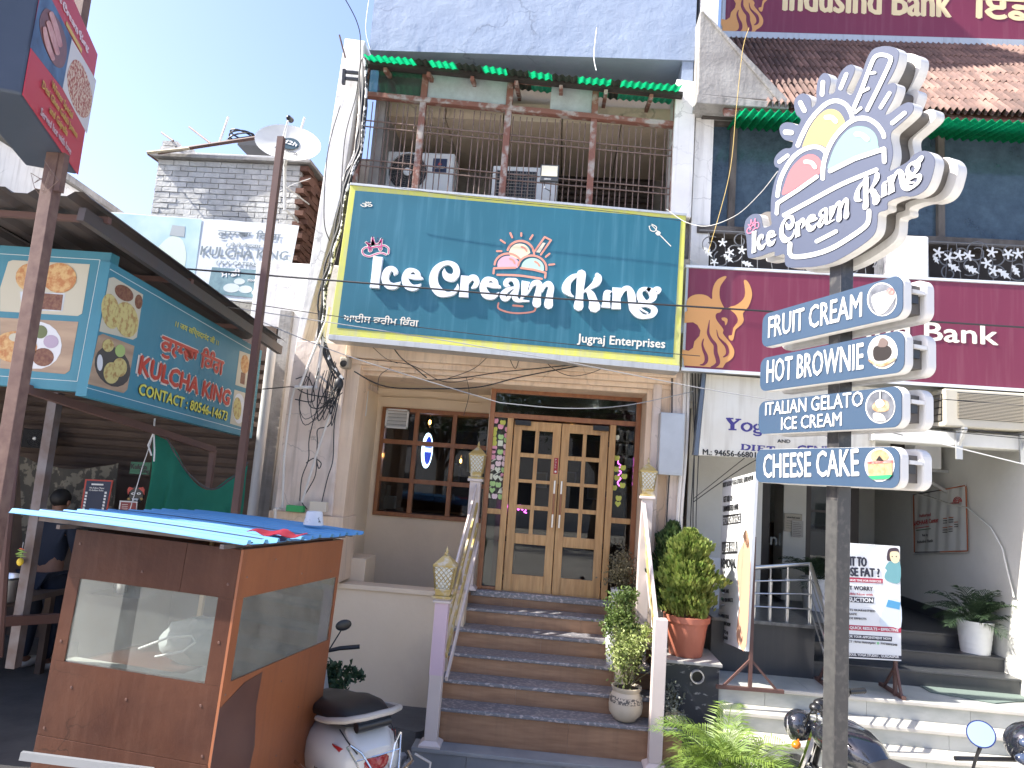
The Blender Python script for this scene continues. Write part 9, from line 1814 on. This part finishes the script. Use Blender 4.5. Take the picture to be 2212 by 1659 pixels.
mb = MB(); mb.box(-2.2, 9.35, 1.36, -.5, 9.9, q.z-.05 if q.z > 1.5 else 1.9); mb.build('shop_counter', mat('dark_counter', (.08, .05, .04), .5), label='dark service counter inside the shop behind the left window', cat='counter', bevel=.005)
for i, (x, z, w_, h) in enumerate(((.2, 2.6, .35, .25), (.75, 2.35, .3, .22), (-.3, 2.5, .25, .3), (-1.5, 2.7, .5, .4), (-2.0, 2.5, .25, .35))):
    PF = thing('picture_frame', 'framed picture on the shop back wall, '+('second', 'first', 'third', 'fourth', 'fifth')[i]+' from the right', 'picture', (x, 13.85, z)); mb = MB(); mb.box(x-w_/2, 13.84, z, x+w_/2, 13.89, z+h); mb.build('frame', M_whp, PF); mb = MB(); mb.box(x-w_/2+.03, 13.83, z+.03, x+w_/2-.03, 13.839, z+h-.03); mb.build('print', M_cream_p, PF)

# ------------------------------------------------------------------ the other side of the street (behind the viewer: seen in the glass)
M_tr = leafmat('street_tree_leaves', (.03, .06, .02), (.055, .10, .03), .2); M_bark = mat('street_tree_bark', (.09, .065, .045), .9, bump=.01, bs=20)
def streettree(x, y, h, r, label, n=5200):
    T_ = thing('street_tree', label, 'tree', (x, y, 0), 'trees across the street'); mb = MB(); rr = random.Random(int(x*10)); b_ = Vector((x, y, 0)); mb.tube([b_, b_+Vector((.15, .1, h*.3)), b_+Vector((0, .1, h*.55))], [.28, .2, .14], 10)
    ends = []
    for k in range(9): a = k*.7; e = b_+Vector((math.cos(a)*r*.7, math.sin(a)*r*.6, h*.62+rr.random()*h*.25)); mb.tube([b_+Vector((.1, .1, h*(.3+.02*k))), lerp(b_+Vector((0, 0, h*.4)), e, .55)+Vector((0, 0, .2)), e], [.11, .07, .03], 6); ends.append(e)
    mb.build('trunk', M_bark, T_, smooth=True); mb = MB()
    for e in ends+[b_+Vector((0, 0, h*.82)), b_+Vector((0, 0, h*.65))]: leafcloud(mb, e, (r*.5, r*.5, h*.16), n//11, .22, rng=rr)
    mb.build('crown', M_tr, T_, fix=False, kind='stuff')
streettree(1.6, -13, 8.0, 3.6, 'broad leafy tree across the street, right of the entrance axis'); streettree(-5.5, -15, 8.5, 4.0, 'broad leafy tree across the street, left of the entrance axis'); streettree(8.5, -14, 7.0, 3.2, 'leafy tree across the street, opposite the bank')
HB = thing('far_house', 'plain pale flat-roofed house row across the street', 'building', (0, -24, 0)); mb = MB(); mb.box(-30, -32, 0, 30, -24, 6.5); mb.build('wall', mat('pale_house_wall', (.70, .67, .62), .8, col2=(.60, .57, .53), vs=.4), HB)
for k in range(16):
    for z in (1.0, 4.0): mb = MB(); mb.box(-28+k*3.6, -24.02, z, -26.4+k*3.6, -23.98, z+1.5); mb.build('window', mat('dull_window', (.06, .07, .08), .2), HB)
mb = MB(); mb.box(-30.2, -32, 6.5, 30.2, -23.8, 6.7); mb.build('parapet', M_concrete, HB)
